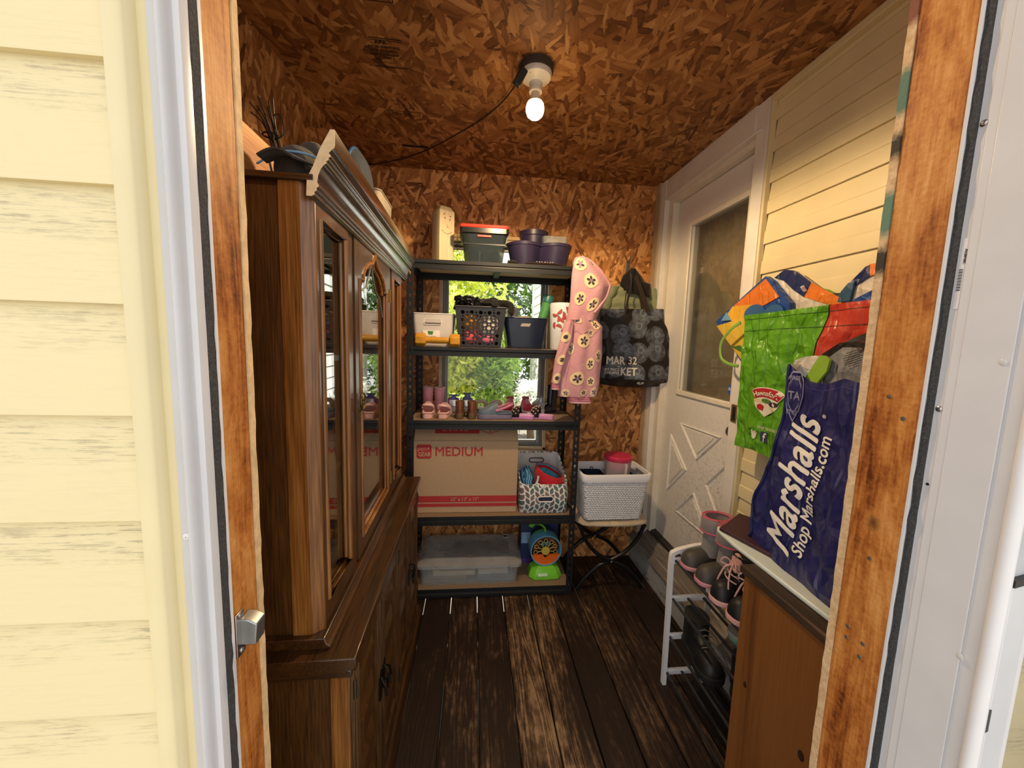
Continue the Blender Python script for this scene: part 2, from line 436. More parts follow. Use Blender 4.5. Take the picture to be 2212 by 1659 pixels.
# ------------------------------------------------------------------ shell
WB = 2.36; CZ = 2.40
bw = MB()
wx0, wx1, wz0, wz1 = -.215, .468, .735, 2.03     # window hole in the back wall
for (a, b, c, d) in ((-.95, wx0, -.03, CZ), (wx1, 1.3, -.03, CZ), (wx0, wx1, -.03, wz0), (wx0, wx1, wz1, CZ)):
    bw.box(a, b, WB, WB + .012, c, d)
struct('wall_back', bw, M_OSB_B, smooth=0)
bo = MB()
for (a, b, c, d) in ((-.95, wx0, -.1, 2.6), (wx1, 1.3, -.1, 2.6), (wx0, wx1, -.1, wz0), (wx0, wx1, wz1, 2.6)):
    bo.box(a, b, WB + .012, WB + .125, c, d)
struct('wall_back_outside', bo, M_VINYL, smooth=0)
lw = MB(); lw.hexa([(-.655, WB, -.03), (-.775, .56, -.03), (-.80, .56, -.03), (-.68, WB, -.03), (-.655, WB, CZ), (-.775, .56, CZ), (-.80, .56, CZ), (-.68, WB, CZ)])
struct('wall_left', lw, M_OSB_L, smooth=0)
lo_ = MB(); lo_.box(-.95, -.82, .45, 2.48, -.1, 2.6); struct('wall_left_outside', lo_, M_VINYL)
ce = MB(); ce.box(-.95, 1.22, .46, WB + .01, CZ, CZ + .012); struct('ceiling', ce, M_OSB_C, smooth=0)
rf = MB(); rf.box(-1.2, 6.5, .15, 2.75, 2.6, 2.68); struct('unseen_roof', rf, mat('4a4644', .9, bump=.5))  # unseen roof box, put above the ceiling to block light
# joint lines in the ceiling
jn = MB(); jn.box(.558, .5595, .6, WB, CZ - .0006, CZ + .001); struct('trim_2', jn, mat('c69a68', .8), smooth=0)

# framing of the outer doorway, front wall
XL, XR, YI = -.310, .639, .565
def strip(name, x0, x1, y0, y1, z0, z1, m, **kw): return struct(name, MB().box(x0, x1, y0, y1, z0, z1), m, **kw)
M_PINE_R = M_PINE
def stud_mat(name, flip):
    nb = NB(name); o = nb.obj()
    v = nb.mapping(o, (1, 1, .16))
    n1 = nb.noise(v, 15, 4, .55, 1.2).outputs[0]
    tri = nb.math('ABSOLUTE', nb.math('SUBTRACT', nb.math('FRACT', nb.math('MULTIPLY', n1, 5)), .5))
    saw = nb.noise(nb.mapping(o, (1, 14, 60), (.25, 0, 0)), 3, 2).outputs[0]
    blot = nb.noise(nb.mapping(o, (3, 3, 1.2)), 4.2, 5, .62).outputs[0]
    kv = nb.n('ShaderNodeTexVoronoi', {'Vector': nb.mapping(o, (1, 1, .8), (0, 0, 0), (0, 0, flip)), 'Scale': 7.0}, feature='F1').outputs['Distance']
    knot = nb.ramp(kv, [(.03, (1, 1, 1)), (.1, (.0, .0, .0))])
    fg = nb.noise(nb.mapping(o, (260, 260, 7)), 1.0, 3, .65).outputs[0]; sp_ = nb.noise(o, 150, 4, .7).outputs[0]
    t = nb.math('ADD', nb.math('ADD', nb.math('MULTIPLY', tri, .26), nb.math('MULTIPLY', blot, .95)), nb.math('MULTIPLY', saw, .10))
    t = nb.math('ADD', t, nb.math('ADD', nb.math('MULTIPLY', nb.math('SUBTRACT', fg, .5), .30), nb.math('MULTIPLY', nb.math('SUBTRACT', sp_, .5), .30)))
    col = nb.ramp(t, [(.36, '5a2a0c'), (.50, '995722'), (.66, 'bd7d3d'), (.88, 'd6a266')])
    col = nb.mix(knot, col, '2d1409')
    nb.bump(t, .25, .002)
    return nb.fin(col, .6, 0, .3)
M_ST1, M_ST2 = stud_mat('stud_wood_left', .3), stud_mat('stud_wood_right', 3.1)
strip('trim_3', XL - .038, XL, .497, YI - .011, -.03, 2.36, M_ST1, bevel=.002)
strip('trim_4', XR, XR + .038, .4775, YI - .011, -.03, 2.36, M_ST2, bevel=.002)
strip('trim_5', XL - .038, XR + .038, .49, YI - .011, 2.34, 2.40, M_ST1)  # header out of view, set high to let in more daylight
def ragged_edge(x0, x1, y0, y1, z0, z1, side):
    mb = MB(); n = 120; rings = []
    for i in range(n + 1):
        z = lerp(z0, z1, i / n); d = .0018 * nz3(z * 35, side) + .0012 * nz3(z * 110, side + 4)
        rings.append([(x0 + (d if side < 0 else 0), y0, z), (x1, y0 + .3 * d, z), (x1, y1, z), (x0 + (d if side < 0 else 0), y1, z)])
        if side > 0: rings[-1] = [(x0, y0, z), (x1 + d, y0, z), (x1 + d, y1, z), (x0, y1, z)]
    return mb.loft(rings)
# raw cut edges of the sheathing beside each stud, and the inner faces of the front wall
struct('wall_front_inside', MB().box(-.80, XL - .004, YI - .011, YI, -.03, CZ).box(XR + .004, 1.15, YI - .011, YI, -.03, CZ).box(-.80, 1.15, YI - .011, YI, 2.355, CZ), M_OSB_B, smooth=0)
struct('trim_6', ragged_edge(XL - .005, XL + .0015, YI - .0112, YI + .001, -.03, 2.355, 1), M_RAW)
re_ = ragged_edge(XR - .0015, XR + .005, YI - .0112, YI + .001, .11, 2.355, -1)
# the right edge carries spray-painted lumber marks
mk = NB('marked_edge'); mo = mk.obj(); mz = mk.n('ShaderNodeSeparateXYZ', {0: mo}).outputs[2]
mz2 = mk.math('ADD', mz, mk.math('MULTIPLY', mk.math('SUBTRACT', mk.noise(mo, 160, 4, .7).outputs[0], .5), .022))
tone = mk.ramp(mk.noise(mo, 90, 4, .7).outputs[0], [(.3, 'b8946a'), (.7, 'dcc09a')])
for za, zb, c in ((1.915, 2.03, '7c4636'), (1.790, 1.850, '4f7264'), (1.727, 1.757, '24231f'), (1.612, 1.672, '587c6c'), (1.552, 1.588, '24231f')):
    m_ = mk.math('MULTIPLY', mk.ramp(mk.math('MULTIPLY', mk.math('SUBTRACT', mz2, za - .01), 50.0), [(0, (0, 0, 0)), (.8, (1, 1, 1))]), mk.ramp(mk.math('MULTIPLY', mk.math('SUBTRACT', zb + .01, mz2), 50.0), [(0, (0, 0, 0)), (.8, (1, 1, 1))]))
    tone = mk.mix(mk.math('MULTIPLY', m_, .97), tone, c)
mk.bump(mk.noise(mo, 220, 4).outputs[0], .6, .002)
struct('trim_7', re_, mk.fin(tone, .85))
# siding of the outer wall left of the door: one profile run along x
def siding_run(mb, fn, z0, z1, exp, phase, t=.013):
    """fn(out, z, end) -> point; courses whose lower edge stands proud"""
    n0 = math.floor((z0 - phase) / exp); prof = []
    z = phase + n0 * exp
    while z < z1:
        prof += [(t * .25, z), (t, z), (t * 1.02, z + .004), (t * .9, z + exp * .42), (t * .62, z + exp * .47), (t * .66, z + exp * .53), (t * .3, z + exp - .001)]
        z += exp
    return mb.loft([[fn(o, zz, 0) for o, zz in prof], [fn(o, zz, 1) for o, zz in prof]], closed=False)
def front_siding(mb, xa, xb):
    # clapboards without the dutch-lap break
    z = 1.453 - .121 * 16; prof = []
    while z < 2.6: prof += [(.004, z), (.0125, z), (.0128, z + .003), (.004, z + .1205)]; z += .121
    return mb.loft([[(xa, .462 - o, z) for o, z in prof], [(xb, .462 - o, z) for o, z in prof]], closed=False)
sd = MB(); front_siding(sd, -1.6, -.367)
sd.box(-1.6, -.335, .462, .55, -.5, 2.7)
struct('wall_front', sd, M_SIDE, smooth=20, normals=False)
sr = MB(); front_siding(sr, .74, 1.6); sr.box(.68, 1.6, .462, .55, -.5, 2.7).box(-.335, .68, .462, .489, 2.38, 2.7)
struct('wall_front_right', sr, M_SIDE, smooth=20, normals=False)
# vinyl corner channel between siding and door frame
ch = MB().prism([(-.3705, .462), (-.3705, .4475), (-.3665, .4455), (-.3535, .4455), (-.3505, .4475), (-.3475, .4605), (-.336, .4615), (-.334, .470), (-.36, .470)], 'xy', -.5, 2.7)
struct('trim_8', ch, M_VINYL, smooth=50)
# aluminium storm-door frame, left: flange, bead, reveal, pile strip
al = MB().prism([(-.3375, .4615), (-.3375, .4595), (-.3265, .4595), (-.3262, .4560), (-.3240, .4500), (-.3215, .4480), (-.3190, .4500), (-.3170, .4570), (-.3160, .4640), (-.3105, .4655), (-.3095, .470), (-.3095, .4775), (-.316, .4785), (-.338, .474)], 'xy', -.05, 2.34)
alo = struct('door_1', al, M_ALU, smooth=50)
obj('flange', MB().box(-.3376, -.3263, .4590, .4600, -.05, 2.34), mat('c4c4c6', .4, var=.03), alo)
obj('weatherstrip', ragged_edge(-.316, -.3092, .4780, .4915, -.05, 2.34, 1), M_PILE, alo)
obj('edge_strip', MB().box(-.316, -.3085, .4915, .4962, -.05, 2.34), M_WHITE, alo)
sc_ = MB()
def screw_head(mb, c, r, nrm):
    c = Vector(c); q = Vector(nrm).to_track_quat('Z', 'Y').to_matrix().to_4x4(); M = Matrix.Translation(c) @ q
    s0 = len(mb.v); mb.lathe([(r, 0), (r * .95, r * .25), (r * .6, r * .5), (r * .15, r * .55)], 14)
    mb.obox((0, 0, r * .52), (r * 1.1, r * .22, r * .2)).obox((0, 0, r * .52), (r * .22, r * 1.1, r * .2)); mb.xf(M, s0); return mb
for z in (1.79, 1.1865):
    obj('screw', screw_head(MB(), (-.3318, .4589, z), .0042, (0, -1, 0)), M_WHITE, alo)
# right: jamb of the storm door seen side on
ar = MB()
ar.box(XR - .0, XR + .04, .3925, .4420, -.05, 2.34)
ar.box(XR - .0015, XR + .004, .4725, .4772, -.05, 2.34)
ar.box(XR + .0035, XR + .04, .4415, .4725, -.05, 2.34)
ar.box(XR + .0012, XR + .006, .4420, .4530, -.05, 2.34)
ar.box(XR + .0016, XR + .04, .3770, .3926, -.05, 2.34)
aro = struct('door_2', ar, M_ALU, bevel=.0008)
obj('weatherstrip', ragged_edge(XR + .0005, XR + .006, .4635, .4724, -.05, 2.34, -1), M_PILE, aro)
obj('bead', MB().tube([(XR + .002, .3685, -.05), (XR + .002, .3685, 2.08)], .0075, 14, sq=(.0075, .0085)), M_WHITE, aro)
for z in (1.722, 1.352):
    obj('screw', screw_head(MB(), (XR + .0035, .4578, z), .0042, (-1, 0, 0)), M_SCREW, aro)
obj('screw_hole', MB().lathe([(.002, 0), (.0018, -.0006)], 12, (XR + .0032, .4575, 1.244), 'x'), M_BLACK, aro)
for y, z in ((.400, 1.42), (.392, 1.036)):
    obj('plug', MB().ball((XR, y, z), (.002, .004, .0045)), clear_plastic('plug_plastic', 'e8e8e8', .6), aro)
lab = MB().box(XR + .0028, XR + .0036, .4545, .4605, 1.488, 1.58)
lo2 = obj('label_sticker', lab, M_WHITE, aro)
lm = plane_map((XR + .0026, .4555, 1.574), (0, 0, -1), (0, 1, 0))
letters('Andersen.', .0048, plane_map((XR + .0026, .4562, 1.566), (0, 0, -1), (0, -1, 0)), M_BLACK, lo2, bold=.0001)
bc = MB()
for k in range(22): bc.box(XR + .0024, XR + .0027, .4555, .4596, 1.512 + k * .0013, 1.512 + k * .0013 + (.0004 if k % 3 else .0008))
obj('barcode', bc, M_BLACK, lo2)

# storm door leaf, swung open
def frame_bars(a, b, c, d, w_, y0=-.027, y1=-.003):
    return MB().box(a, a + w_, y0, y1, c, d).box(b - w_, b, y0, y1, c, d).box(a + w_, b - w_, y0, y1, c, c + w_).box(a + w_, b - w_, y0, y1, d - w_, d)
t = thing('storm_door', 'white storm door swung fully open against the siding at the right edge', 'door', (.6475, .3955, 0), .2)
obj('stile', MB().box(.0, .048, -.03, 0, .0, 1.150), M_ALU, t, bevel=.0015)
obj('stile', MB().box(.006, .048, -.026, 0, 1.158, 2.05), mat('b9bcc2', .35), t, bevel=.0015)
obj('stile', MB().box(.75, .83, -.03, 0, .0, 2.05), M_ALU, t, bevel=.002)
obj('rail', MB().box(.048, .75, -.03, 0, .0, .18), M_ALU, t, bevel=.002); obj('rail', MB().box(.048, .75, -.03, 0, 1.97, 2.05), M_ALU, t, bevel=.002)
fr_ = obj('sash', frame_bars(.048, .75, .18, 1.140, .020), M_WHITE, t, bevel=.0015)
obj('pane', MB().box(.068, .73, -.016, -.012, .20, 1.12), glass('storm_glass'), fr_)
fr2 = obj('sash', frame_bars(.048, .75, 1.165, 1.97, .02), mat('8b8f93', .4), t, bevel=.0015)
obj('pane', MB().box(.068, .73, -.016, -.012, 1.185, 1.95), glass('storm_glass_top'), fr2)
obj('gasket', MB().box(-.002, .060, -.032, -.004, 1.150, 1.159), M_BLACK, t)
obj('hinge_tab', MB().box(-.004, .002, -.031, -.026, .955, .985), mat('3a3a3c', .5), t)

# latch keeper on the left stud
t = thing('latch_keeper', 'galvanised latch keeper screwed to the left door stud', 'latch', (XL, .505, 1.02))
obj('plate', MB().box(0, .0025, -.006, .012, -.03, .032), M_SCREW, t, bevel=.001)
obj('hook', MB().prism([(0, -.018), (.020, -.018), (.0225, .012), (.012, .018), (0, .020)], 'xz', .000, .022).xf(Matrix.Translation((0, .004, 0))), mat('a9adb0', .35, .9), t, bevel=.0015)
for z in (-.024, .027): obj('screw', screw_head(MB(), (.0025, .004, z), .004, (1, 0, 0)), M_SCREW, t)

# truss-plate scar on the right stud: four nail heads, each its own
tg = MB()
st_r = [o for o in COL.objects if o.name == 'trim_4'][0]
for y, z in ((.533, .965), (.533, .945), (.507, .955), (.509, .93), (.515, 1.098), (.52, 1.36), (.497, 1.33)):
    obj('nail_head', MB().lathe([(.0033, 0), (.003, -.0012), (.001, -.0016)], 12, (XR, y, z), 'x'), mat('8d8a84', .4, .8), st_r)

# ------------------------------------------------------------------ house wall on the right with the inner door
XW = 1.14
hs = MB()
siding_run(hs, lambda o, z, e: (XW + .012 - o, .57 if e == 0 else 1.462, z), .25, 2.40, .116, 1.726)
struct('wall_right', hs, M_VINYL, smooth=20, normals=False)
# house box behind the siding, made thick to block light; opening for the door
hb = MB().box(XW + .014, XW + .16, .5, 1.50, -.1, 2.6).box(XW + .014, XW + .16, 2.30, 2.50, -.1, 2.6).box(XW + .014, XW + .16, 1.50, 2.30, 2.33, 2.6).box(XW + .014, XW + .16, 1.50, 2.30, -.1, .20)
hb.box(XW + .16, 4.5, .47, .6, -.1, 2.6).box(XW + .16, 4.5, 2.4, 2.5, -.1, 2.6).box(4.4, 4.5, .6, 2.4, -.1, 2.6)
hb.box(XW + .16, 4.5, .6, 2.4, -.1, 0)
struct('wall_right_house', hb, mat('8b8473', .8), smooth=0)
struct('trim_9', MB().box(1.122, 1.145, 1.462, 1.474, .25, 2.40).box(1.118, 1.145, .57, 1.474, 2.375, 2.40), M_VINYL, bevel=.003)
cs = MB().box(1.118, 1.17, 1.474, 1.537, .12, 2.40)                       # near casing
cs.box(1.108, 1.17, 2.256, 2.359, .12, 2.40)                               # far casing
cs.box(1.112, 1.17, 1.537, 2.256, 2.292, 2.40)                             # head casing
cso = struct('trim_10', cs, M_TRIM, bevel=.003)
obj('door_stop', MB().box(1.135, 1.19, 2.205, 2.256, .25, 2.292).box(1.135, 1.19, 1.537, 1.556, .25, 2.292).box(1.135, 1.19, 1.556, 2.205, 2.255, 2.292), mat('e4dccb', .5, var=.05), cso, bevel=.002)
obj('head_strip', MB().box(1.104, 1.135, 1.50, 2.27, 2.284, 2.294), M_TRIM, cso, bevel=.002)
obj('corner_strip', MB().box(1.096, 1.110, 2.30, 2.359, .0, 2.40), mat('b8a588', .6), cso)

# weathered sill and painted riser
sill_m = wood('weathered_sill', [(.2, '3b3632'), (.5, '7c756d'), (.8, 'a9a198')], 'y', 2.2, .8, 0, .6, .6, 5)
so_ = struct('trim_11', MB().prism([(1.060, .148), (1.075, .132), (1.20, .190), (1.20, .262), (1.165, .255), (1.095, .188)], 'xz', .62, 2.35), sill_m, bevel=.003)
pm = NB('peeling_paint'); po = pm.obj(); pn = pm.noise(pm.mapping(po, (4, 2, 9)), 4, 5, .7).outputs[0]
pm.bump(pn, .4, .003)
obj('riser', MB().box(1.075, 1.095, .62, 2.35, 0, .14), pm.fin(pm.ramp(pn, [(.48, 'aeb0b2'), (.6, '9a9a98'), (.64, '6b5748')]), .7), so_, bevel=.002)
obj('threshold', MB().prism([(1.145, .258), (1.20, .276), (1.20, .24), (1.145, .24)], 'xz', 1.54, 2.25), mat('2b2a29', .5), so_)

# the inner door
dm = NB('scuffed_door'); do = dm.obj()
sv = dm.n('ShaderNodeSeparateXYZ', {0: do})
low = dm.math('MULTIPLY', dm.ramp(sv.outputs[2], [(.40, (1, 1, 1)), (.95, (.0, .0, .0))]), dm.ramp(sv.outputs[1], [(-0.0, (1, 1, 1)), (.5, (.25, .25, .25))]))
s1 = dm.noise(dm.mapping(do, (1, 14, 14), (.6, 0, 0)), 3.2, 6, .75).outputs[0]
dirt = dm.math('MULTIPLY', dm.ramp(s1, [(.5, (0, 0, 0)), (.66, (1, 1, 1))]), low)
dcol = dm.mix(dm.math('MULTIPLY', dirt, .75), 'e4e1da', '6a5b48')
M_DOOR = dm.fin(dcol, .45, 0, .4)
DX = 1.172
dr = thing('door', 'white house door with tall glass and diamond panels in the right wall', 'door', (DX, 1.556, .27))
dr['kind'] = 'structure'; dr.name = 'door_3'
gy0, gy1, gz0, gz1 = 1.600, 2.048, 1.178, 2.085
W_ = lambda mb: mb.xf(Matrix.Translation((-DX, -1.556, -.27)))
leaf = MB()
for (a, b, c, d) in ((1.556, gy0, .27, 2.252), (gy1, 2.203, .27, 2.252), (gy0, gy1, .27, gz0), (gy0, gy1, gz1, 2.252)):
    leaf.box(DX, DX + .04, a, b, c, d)
obj('leaf', W_(leaf), M_DOOR, dr, smooth=0)
gb = MB(); s_ = .024
for (a, b, c, d) in ((gy0 - s_, gy0 + .004, gz0 - s_, gz1 + s_), (gy1 - .004, gy1 + s_, gz0 - s_, gz1 + s_), (gy0, gy1, gz0 - s_, gz0 + .004), (gy0, gy1, gz1 - .004, gz1 + s_)):
    gb.box(DX - .012, DX, a, b, c, d)
obj('glass_bead', W_(gb), mat('e6dfcd', .45, var=.05), dr, bevel=.005)
obj('pane', W_(MB().box(DX + .016, DX + .020, gy0, gy1, gz0, gz1)), glass('door_glass', (.80, .80, .74), 1.6, .10), dr)
# raised triangle mouldings of the crossbuck
def tri_mould(pts):
    mb = MB(); c = Vector((sum(p[0] for p in pts) / 3, sum(p[1] for p in pts) / 3))
    P = [Vector(p) for p in pts]
    for i in range(3):
        a, b = P[i], P[(i + 1) % 3]
        ai = a + (c - a) * .13; bi = b + (c - b) * .13; am = a + (c - a) * .06; bm_ = b + (c - b) * .06
        rr = []
        for (q, qm, qi) in ((a, am, ai), (b, bm_, bi)):
            rr.append([(DX + .002, q.x, q.y), (DX - .007, (q.x * .5 + qm.x * .5), (q.y * .5 + qm.y * .5)), (DX - .009, qm.x, qm.y), (DX - .003, qi.x, qi.y), (DX + .002, qi.x, qi.y)])
        mb.loft(rr)
    ci = [(p + (c - p) * .32) for p in P]
    mb.prism([(p.x, p.y) for p in ci], 'yz', DX - .006, DX + .001)
    return W_(mb)
for pts in (((2.008, 1.0), (1.643, 1.008), (1.825, .837)), ((2.096, .915), (2.092, .565), (1.905, .757)), ((1.560, .93), (1.735, .745), (1.560, .55)), ((1.985, .49), (1.66, .49), (1.825, .665))):
    obj('panel_moulding', tri_mould(pts), M_DOOR, dr, smooth=25)
obj('deadbolt', W_(MB().lathe([(.026, 0), (.026, -.006), (.02, -.012), (.014, -.014)], 20, (DX, 1.590, 1.048), 'x')), mat('8a8579', .3, .9), dr)
sticker = obj('sticker', W_(MB().prism([(y, z) for y, z in circ(1.628, 1.235, .030, 8)], 'yz', DX + .0135, DX + .0155)), mat('1f5fae', .4), dr)
letters('ADT', .023, plane_map((.0132, 1.653 - 1.556, 1.231 - .27), (0, -1, 0), (0, 0, 1)), M_WHITE, sticker, bold=.0008)
# strike plate and bell button on the near casing
t = thing('door_bell_button', 'small brass and black door bell button on the door casing', 'door bell', (1.118, 1.505, 1.15))
obj('plate', MB().box(-.006, 0, -.016, .016, -.038, .038), mat('9a7f46', .35, .8), t, bevel=.002)
obj('button', MB().box(-.010, -.006, -.014, .002, -.03, .03), M_BLACK, t, bevel=.002)
# curtain behind the glass and the dim room beyond
cu_ = MB().grid(lambda u, v: (DX + .10 + .012 * math.sin(u * 34 + .7 * math.sin(v * 3)) + .006 * math.sin(u * 61), 1.45 + .75 * u, .35 + 1.85 * v), 90, 8)
tag(obj('curtain', cu_, fabric('9c8b66', crease=.2), None, solid=.002), 'brownish curtain hanging behind the glass of the house door', 'curtain')

# ------------------------------------------------------------------ window in the back wall
wn = MB()
for (a, b, c, d) in ((wx0, wx0 + .018, wz0, wz1), (wx1 - .018, wx1, wz0, wz1), (wx0, wx1, wz1 - .018, wz1), (wx0, wx1, wz0, wz0 + .02)):
    wn.box(a, b, WB - .004, WB + .12, c, d)
wo_ = struct('window_1', wn, mat('c9b28c', .7, var=.15, vscale=25), bevel=.002)
fx0, fx1, fz0, fz1 = wx0 + .018, wx1 - .018, wz0 + .02, wz1 - .018
def frame(mb, a, b, c, d, w, y0, y1):
    return mb.box(a, a + w, y0, y1, c, d).box(b - w, b, y0, y1, c, d).box(a + w, b - w, y0, y1, c, c + w).box(a + w, b - w, y0, y1, d - w, d)
obj('window_frame', frame(MB(), fx0, fx1, fz0, fz1, .014, WB + .03, WB + .10), mat('6f6d6a', .45), wo_, bevel=.002)
obj('sash', frame(MB(), fx0 + .014, fx1 - .014, fz0 + .014, 1.36, .022, WB + .045, WB + .07), mat('9a9794', .4), wo_, bevel=.003)
obj('sash', frame(MB(), fx0 + .014, fx1 - .014, 1.345, fz1 - .014, .020, WB + .072, WB + .095), mat('8c8a88', .4), wo_, bevel=.003)
obj('pane', MB().box(fx0 + .03, fx1 - .03, WB + .056, WB + .059, fz0 + .03, 1.345).box(fx0 + .03, fx1 - .03, WB + .082, WB + .085, 1.36, fz1 - .03), glass('window_glass', (.97, .98, .97), 1.3), wo_)
obj('sill', MB().box(wx0 - .02, wx1 + .02, WB - .035, WB + .03, wz0 - .028, wz0 + .004), mat('a08c70', .8, var=.3, vscale=20, bump=.5), wo_, bevel=.004)
obj('head_casing', MB().box(wx0 - .02, wx1 + .03, WB - .014, WB, wz1, wz1 + .02), mat('d8b67e', .6), wo_, bevel=.002)
# ------------------------------------------------------------------ outdoors seen through the window
def leaf_mat(name, a, b, c):
    nb = NB(name); r = nb.n('ShaderNodeObjectInfo').outputs['Random']
    g = nb.n('ShaderNodeNewGeometry').outputs['Random Per Island']
    nb.fin(nb.ramp(g, [(.0, a), (.5, b), (1.0, c)]), .5, 0, .4)
    tl = nb.n('ShaderNodeBsdfTranslucent', {'Color': nb.ramp(g, [(0, b), (1, c)])})
    mx = nb.n('ShaderNodeMixShader', {0: .45, 1: nb.b.outputs[0], 2: tl.outputs[0]})
    nb.t.links.new(mx.outputs[0], nb.out.inputs[0]); return nb.m
def bush(label, c, rad, n, m, size, trunk_h, seed, cat='tree', name='tree', lobes=7, group='greenery behind the porch window'):
    rnd = random.Random(seed); t = thing(name, label, cat, (c[0], c[1], -.55), 0, group)
    tk = MB()
    tk.tube([(0, 0, 0), (.03, .02, trunk_h * .5), (-.02, 0, trunk_h)], [.07, .055, .03], 8)
    for k in range(5):
        a = k * 1.3; tk.tube([(0, 0, trunk_h * .7), (rad[0] * .4 * math.cos(a), rad[1] * .4 * math.sin(a), trunk_h + rad[2] * .3)], [.03, .01], 6)
    obj('trunk', tk, mat('5d4a36', .9, bump=.5), t)
    L = [(Vector((rnd.uniform(-1, 1) * rad[0] * .6, rnd.uniform(-1, 1) * rad[1] * .6, trunk_h + rnd.uniform(-.6, .7) * rad[2])), rnd.uniform(.3, .55)) for _ in range(lobes)]
    mb = MB(); R = Vector(rad)
    for i in range(n):
        lc, lr = L[rnd.randrange(lobes)]
        d = Vector((rnd.gauss(0, 1), rnd.gauss(0, 1), rnd.gauss(0, 1))).normalized() * (rnd.random() ** .45)
        p = lc + Vector((d.x * R.x * lr * 1.5, d.y * R.y * lr * 1.5, d.z * R.z * lr * 1.3))
        q = Vector((rnd.gauss(0, .6), rnd.gauss(0, .6), -.35 + rnd.gauss(0, .4))).normalized()
        s = q.cross(Vector((rnd.gauss(0, 1), rnd.gauss(0, 1), 1))).normalized(); sz = size * rnd.uniform(.6, 1.3)
        nn = q.cross(s) * sz * .12
        mb.add([p, p + q * sz * .5 + s * sz * .22 + nn, p + q * sz, p + q * sz * .5 - s * sz * .22 + nn], [(0, 1, 2, 3)])
    obj('crown', mb, m, t, smooth=0, normals=False)
    return t
LY = leaf_mat('leaf_yellow', '9db02c', 'cfd94f', 'eef08e'); LG = leaf_mat('leaf_green', '4a7024', '86ad3e', 'c2d774'); LD = leaf_mat('leaf_dark', '22390f', '456a22', '6d9138')
bush('tall yellow green tree filling the upper window behind the shelf', (-.75, 7.6), (1.45, 1.0, 1.9), 11000, LY, .16, 2.6, 1)
bush('drooping light green tree left of the white house', (-.62, 5.5), (.75, .55, .9), 6200, LY, .12, 2.0, 2)
bush('mid green bush low in the window', (.30, 5.9), (.48, .5, .9), 5600, LG, .085, 1.5, 3, 'bush', 'garden_bush')
bush('darker green bush behind the pink boots on the shelf', (-.35, 4.1), (.6, .35, .6), 4200, LG, .07, .85, 4, 'bush', 'garden_bush')
bush('dark hedge far behind the bright trees', (-.6, 10.2), (3.4, .8, 2.2), 9000, LD, .2, 1.8, 5, 'hedge', 'hedge', 12)
bush('small pale white flowering shrub beside the white house', (.78, 5.1), (.16, .2, .34), 2600, leaf_mat('petal', 'd9dcc8', 'f2f2ea', 'ffffff'), .06, 1.15, 6, 'shrub', 'flowering_shrub')
t = thing('neighbour_house', 'white clapboard house corner right of the trees in the window', 'house', (1.06, 4.0, -.55))
hw = MB(); zz = 0; prof = []
while zz < 4.8: prof += [(.004, zz), (-.016, zz + .003), (-.002, zz + .14)]; zz += .145
hw.loft([[(o, 0, z) for o, z in prof], [(o, 2.9, z) for o, z in prof]], closed=False)
obj('clapboards', hw, mat('eef1f4', .5, var=.03), t, smooth=20, normals=False)
obj('wall', MB().box(.004, 5, 0, 2.9, 0, 4.8), mat('dde1e6', .6, var=.03), t)
obj('corner_board', MB().box(-.03, .10, 2.82, 2.94, 0, 4.8), M_WHITE, t, bevel=.004)

# ------------------------------------------------------------------ china hutch
OAK = [(.18, '1c0f04'), (.40, '38220c'), (.62, '503213'), (.9, '6c4922')]
M_OAK = wood('dark_oak', OAK, 'z', 2.2, .38, .25, .10, 1.1, 2, .5)
M_OAKY = wood('dark_oak_rail', OAK, 'y', 1.5, .34, .3, .08, .9, 3)
M_OAKX = wood('dark_oak_depth', OAK, 'x', 1.5, .36, .3, .08, .9, 3)
M_OAKL = wood('oak_edge', [(.18, '4a2a0c'), (.40, '7a4c1c'), (.62, '976630'), (.9, 'b98a4a')], 'z', 1.5, .36, .3, .10, .9, 3)  # lighter oak; golden highlights of the beads put into the colour
M_BRASS = mat('6b5a34', .35, .9)
hu = thing('china_hutch', 'tall dark oak china hutch with glazed doors along the left wall', 'hutch', (-.235, .76, 0), .014)
L = 1.09
base = obj('base_cabinet', MB().box(-.40, -.028, .018, L - .018, .07, .715), M_OAK, hu, smooth=0, bevel=.003)
obj('corner_post', MB().box(-.060, -.020, .014, .024, .07, .715), M_OAKL, base, bevel=.002)
obj('plinth', MB().prism([(-.40, 0), (.004, 0), (.004, .055), (-.004, .07), (-.014, .075), (-.02, .092), (-.40, .092)], 'xz', .006, L - .006), M_OAKY, hu, bevel=.002)
obj('countertop', MB().prism([(-.405, .716), (-.022, .716), (-.018, .722), (-.006, .724), (-.002, .730), (.0, .738), (-.002, .750), (-.405, .750)], 'xz', 0, L), M_OAKY, hu, bevel=.002)
obj('counter_moulding', MB().box(-.40, -.012, .006, .018, .700, .718), M_OAKX, hu, bevel=.003)
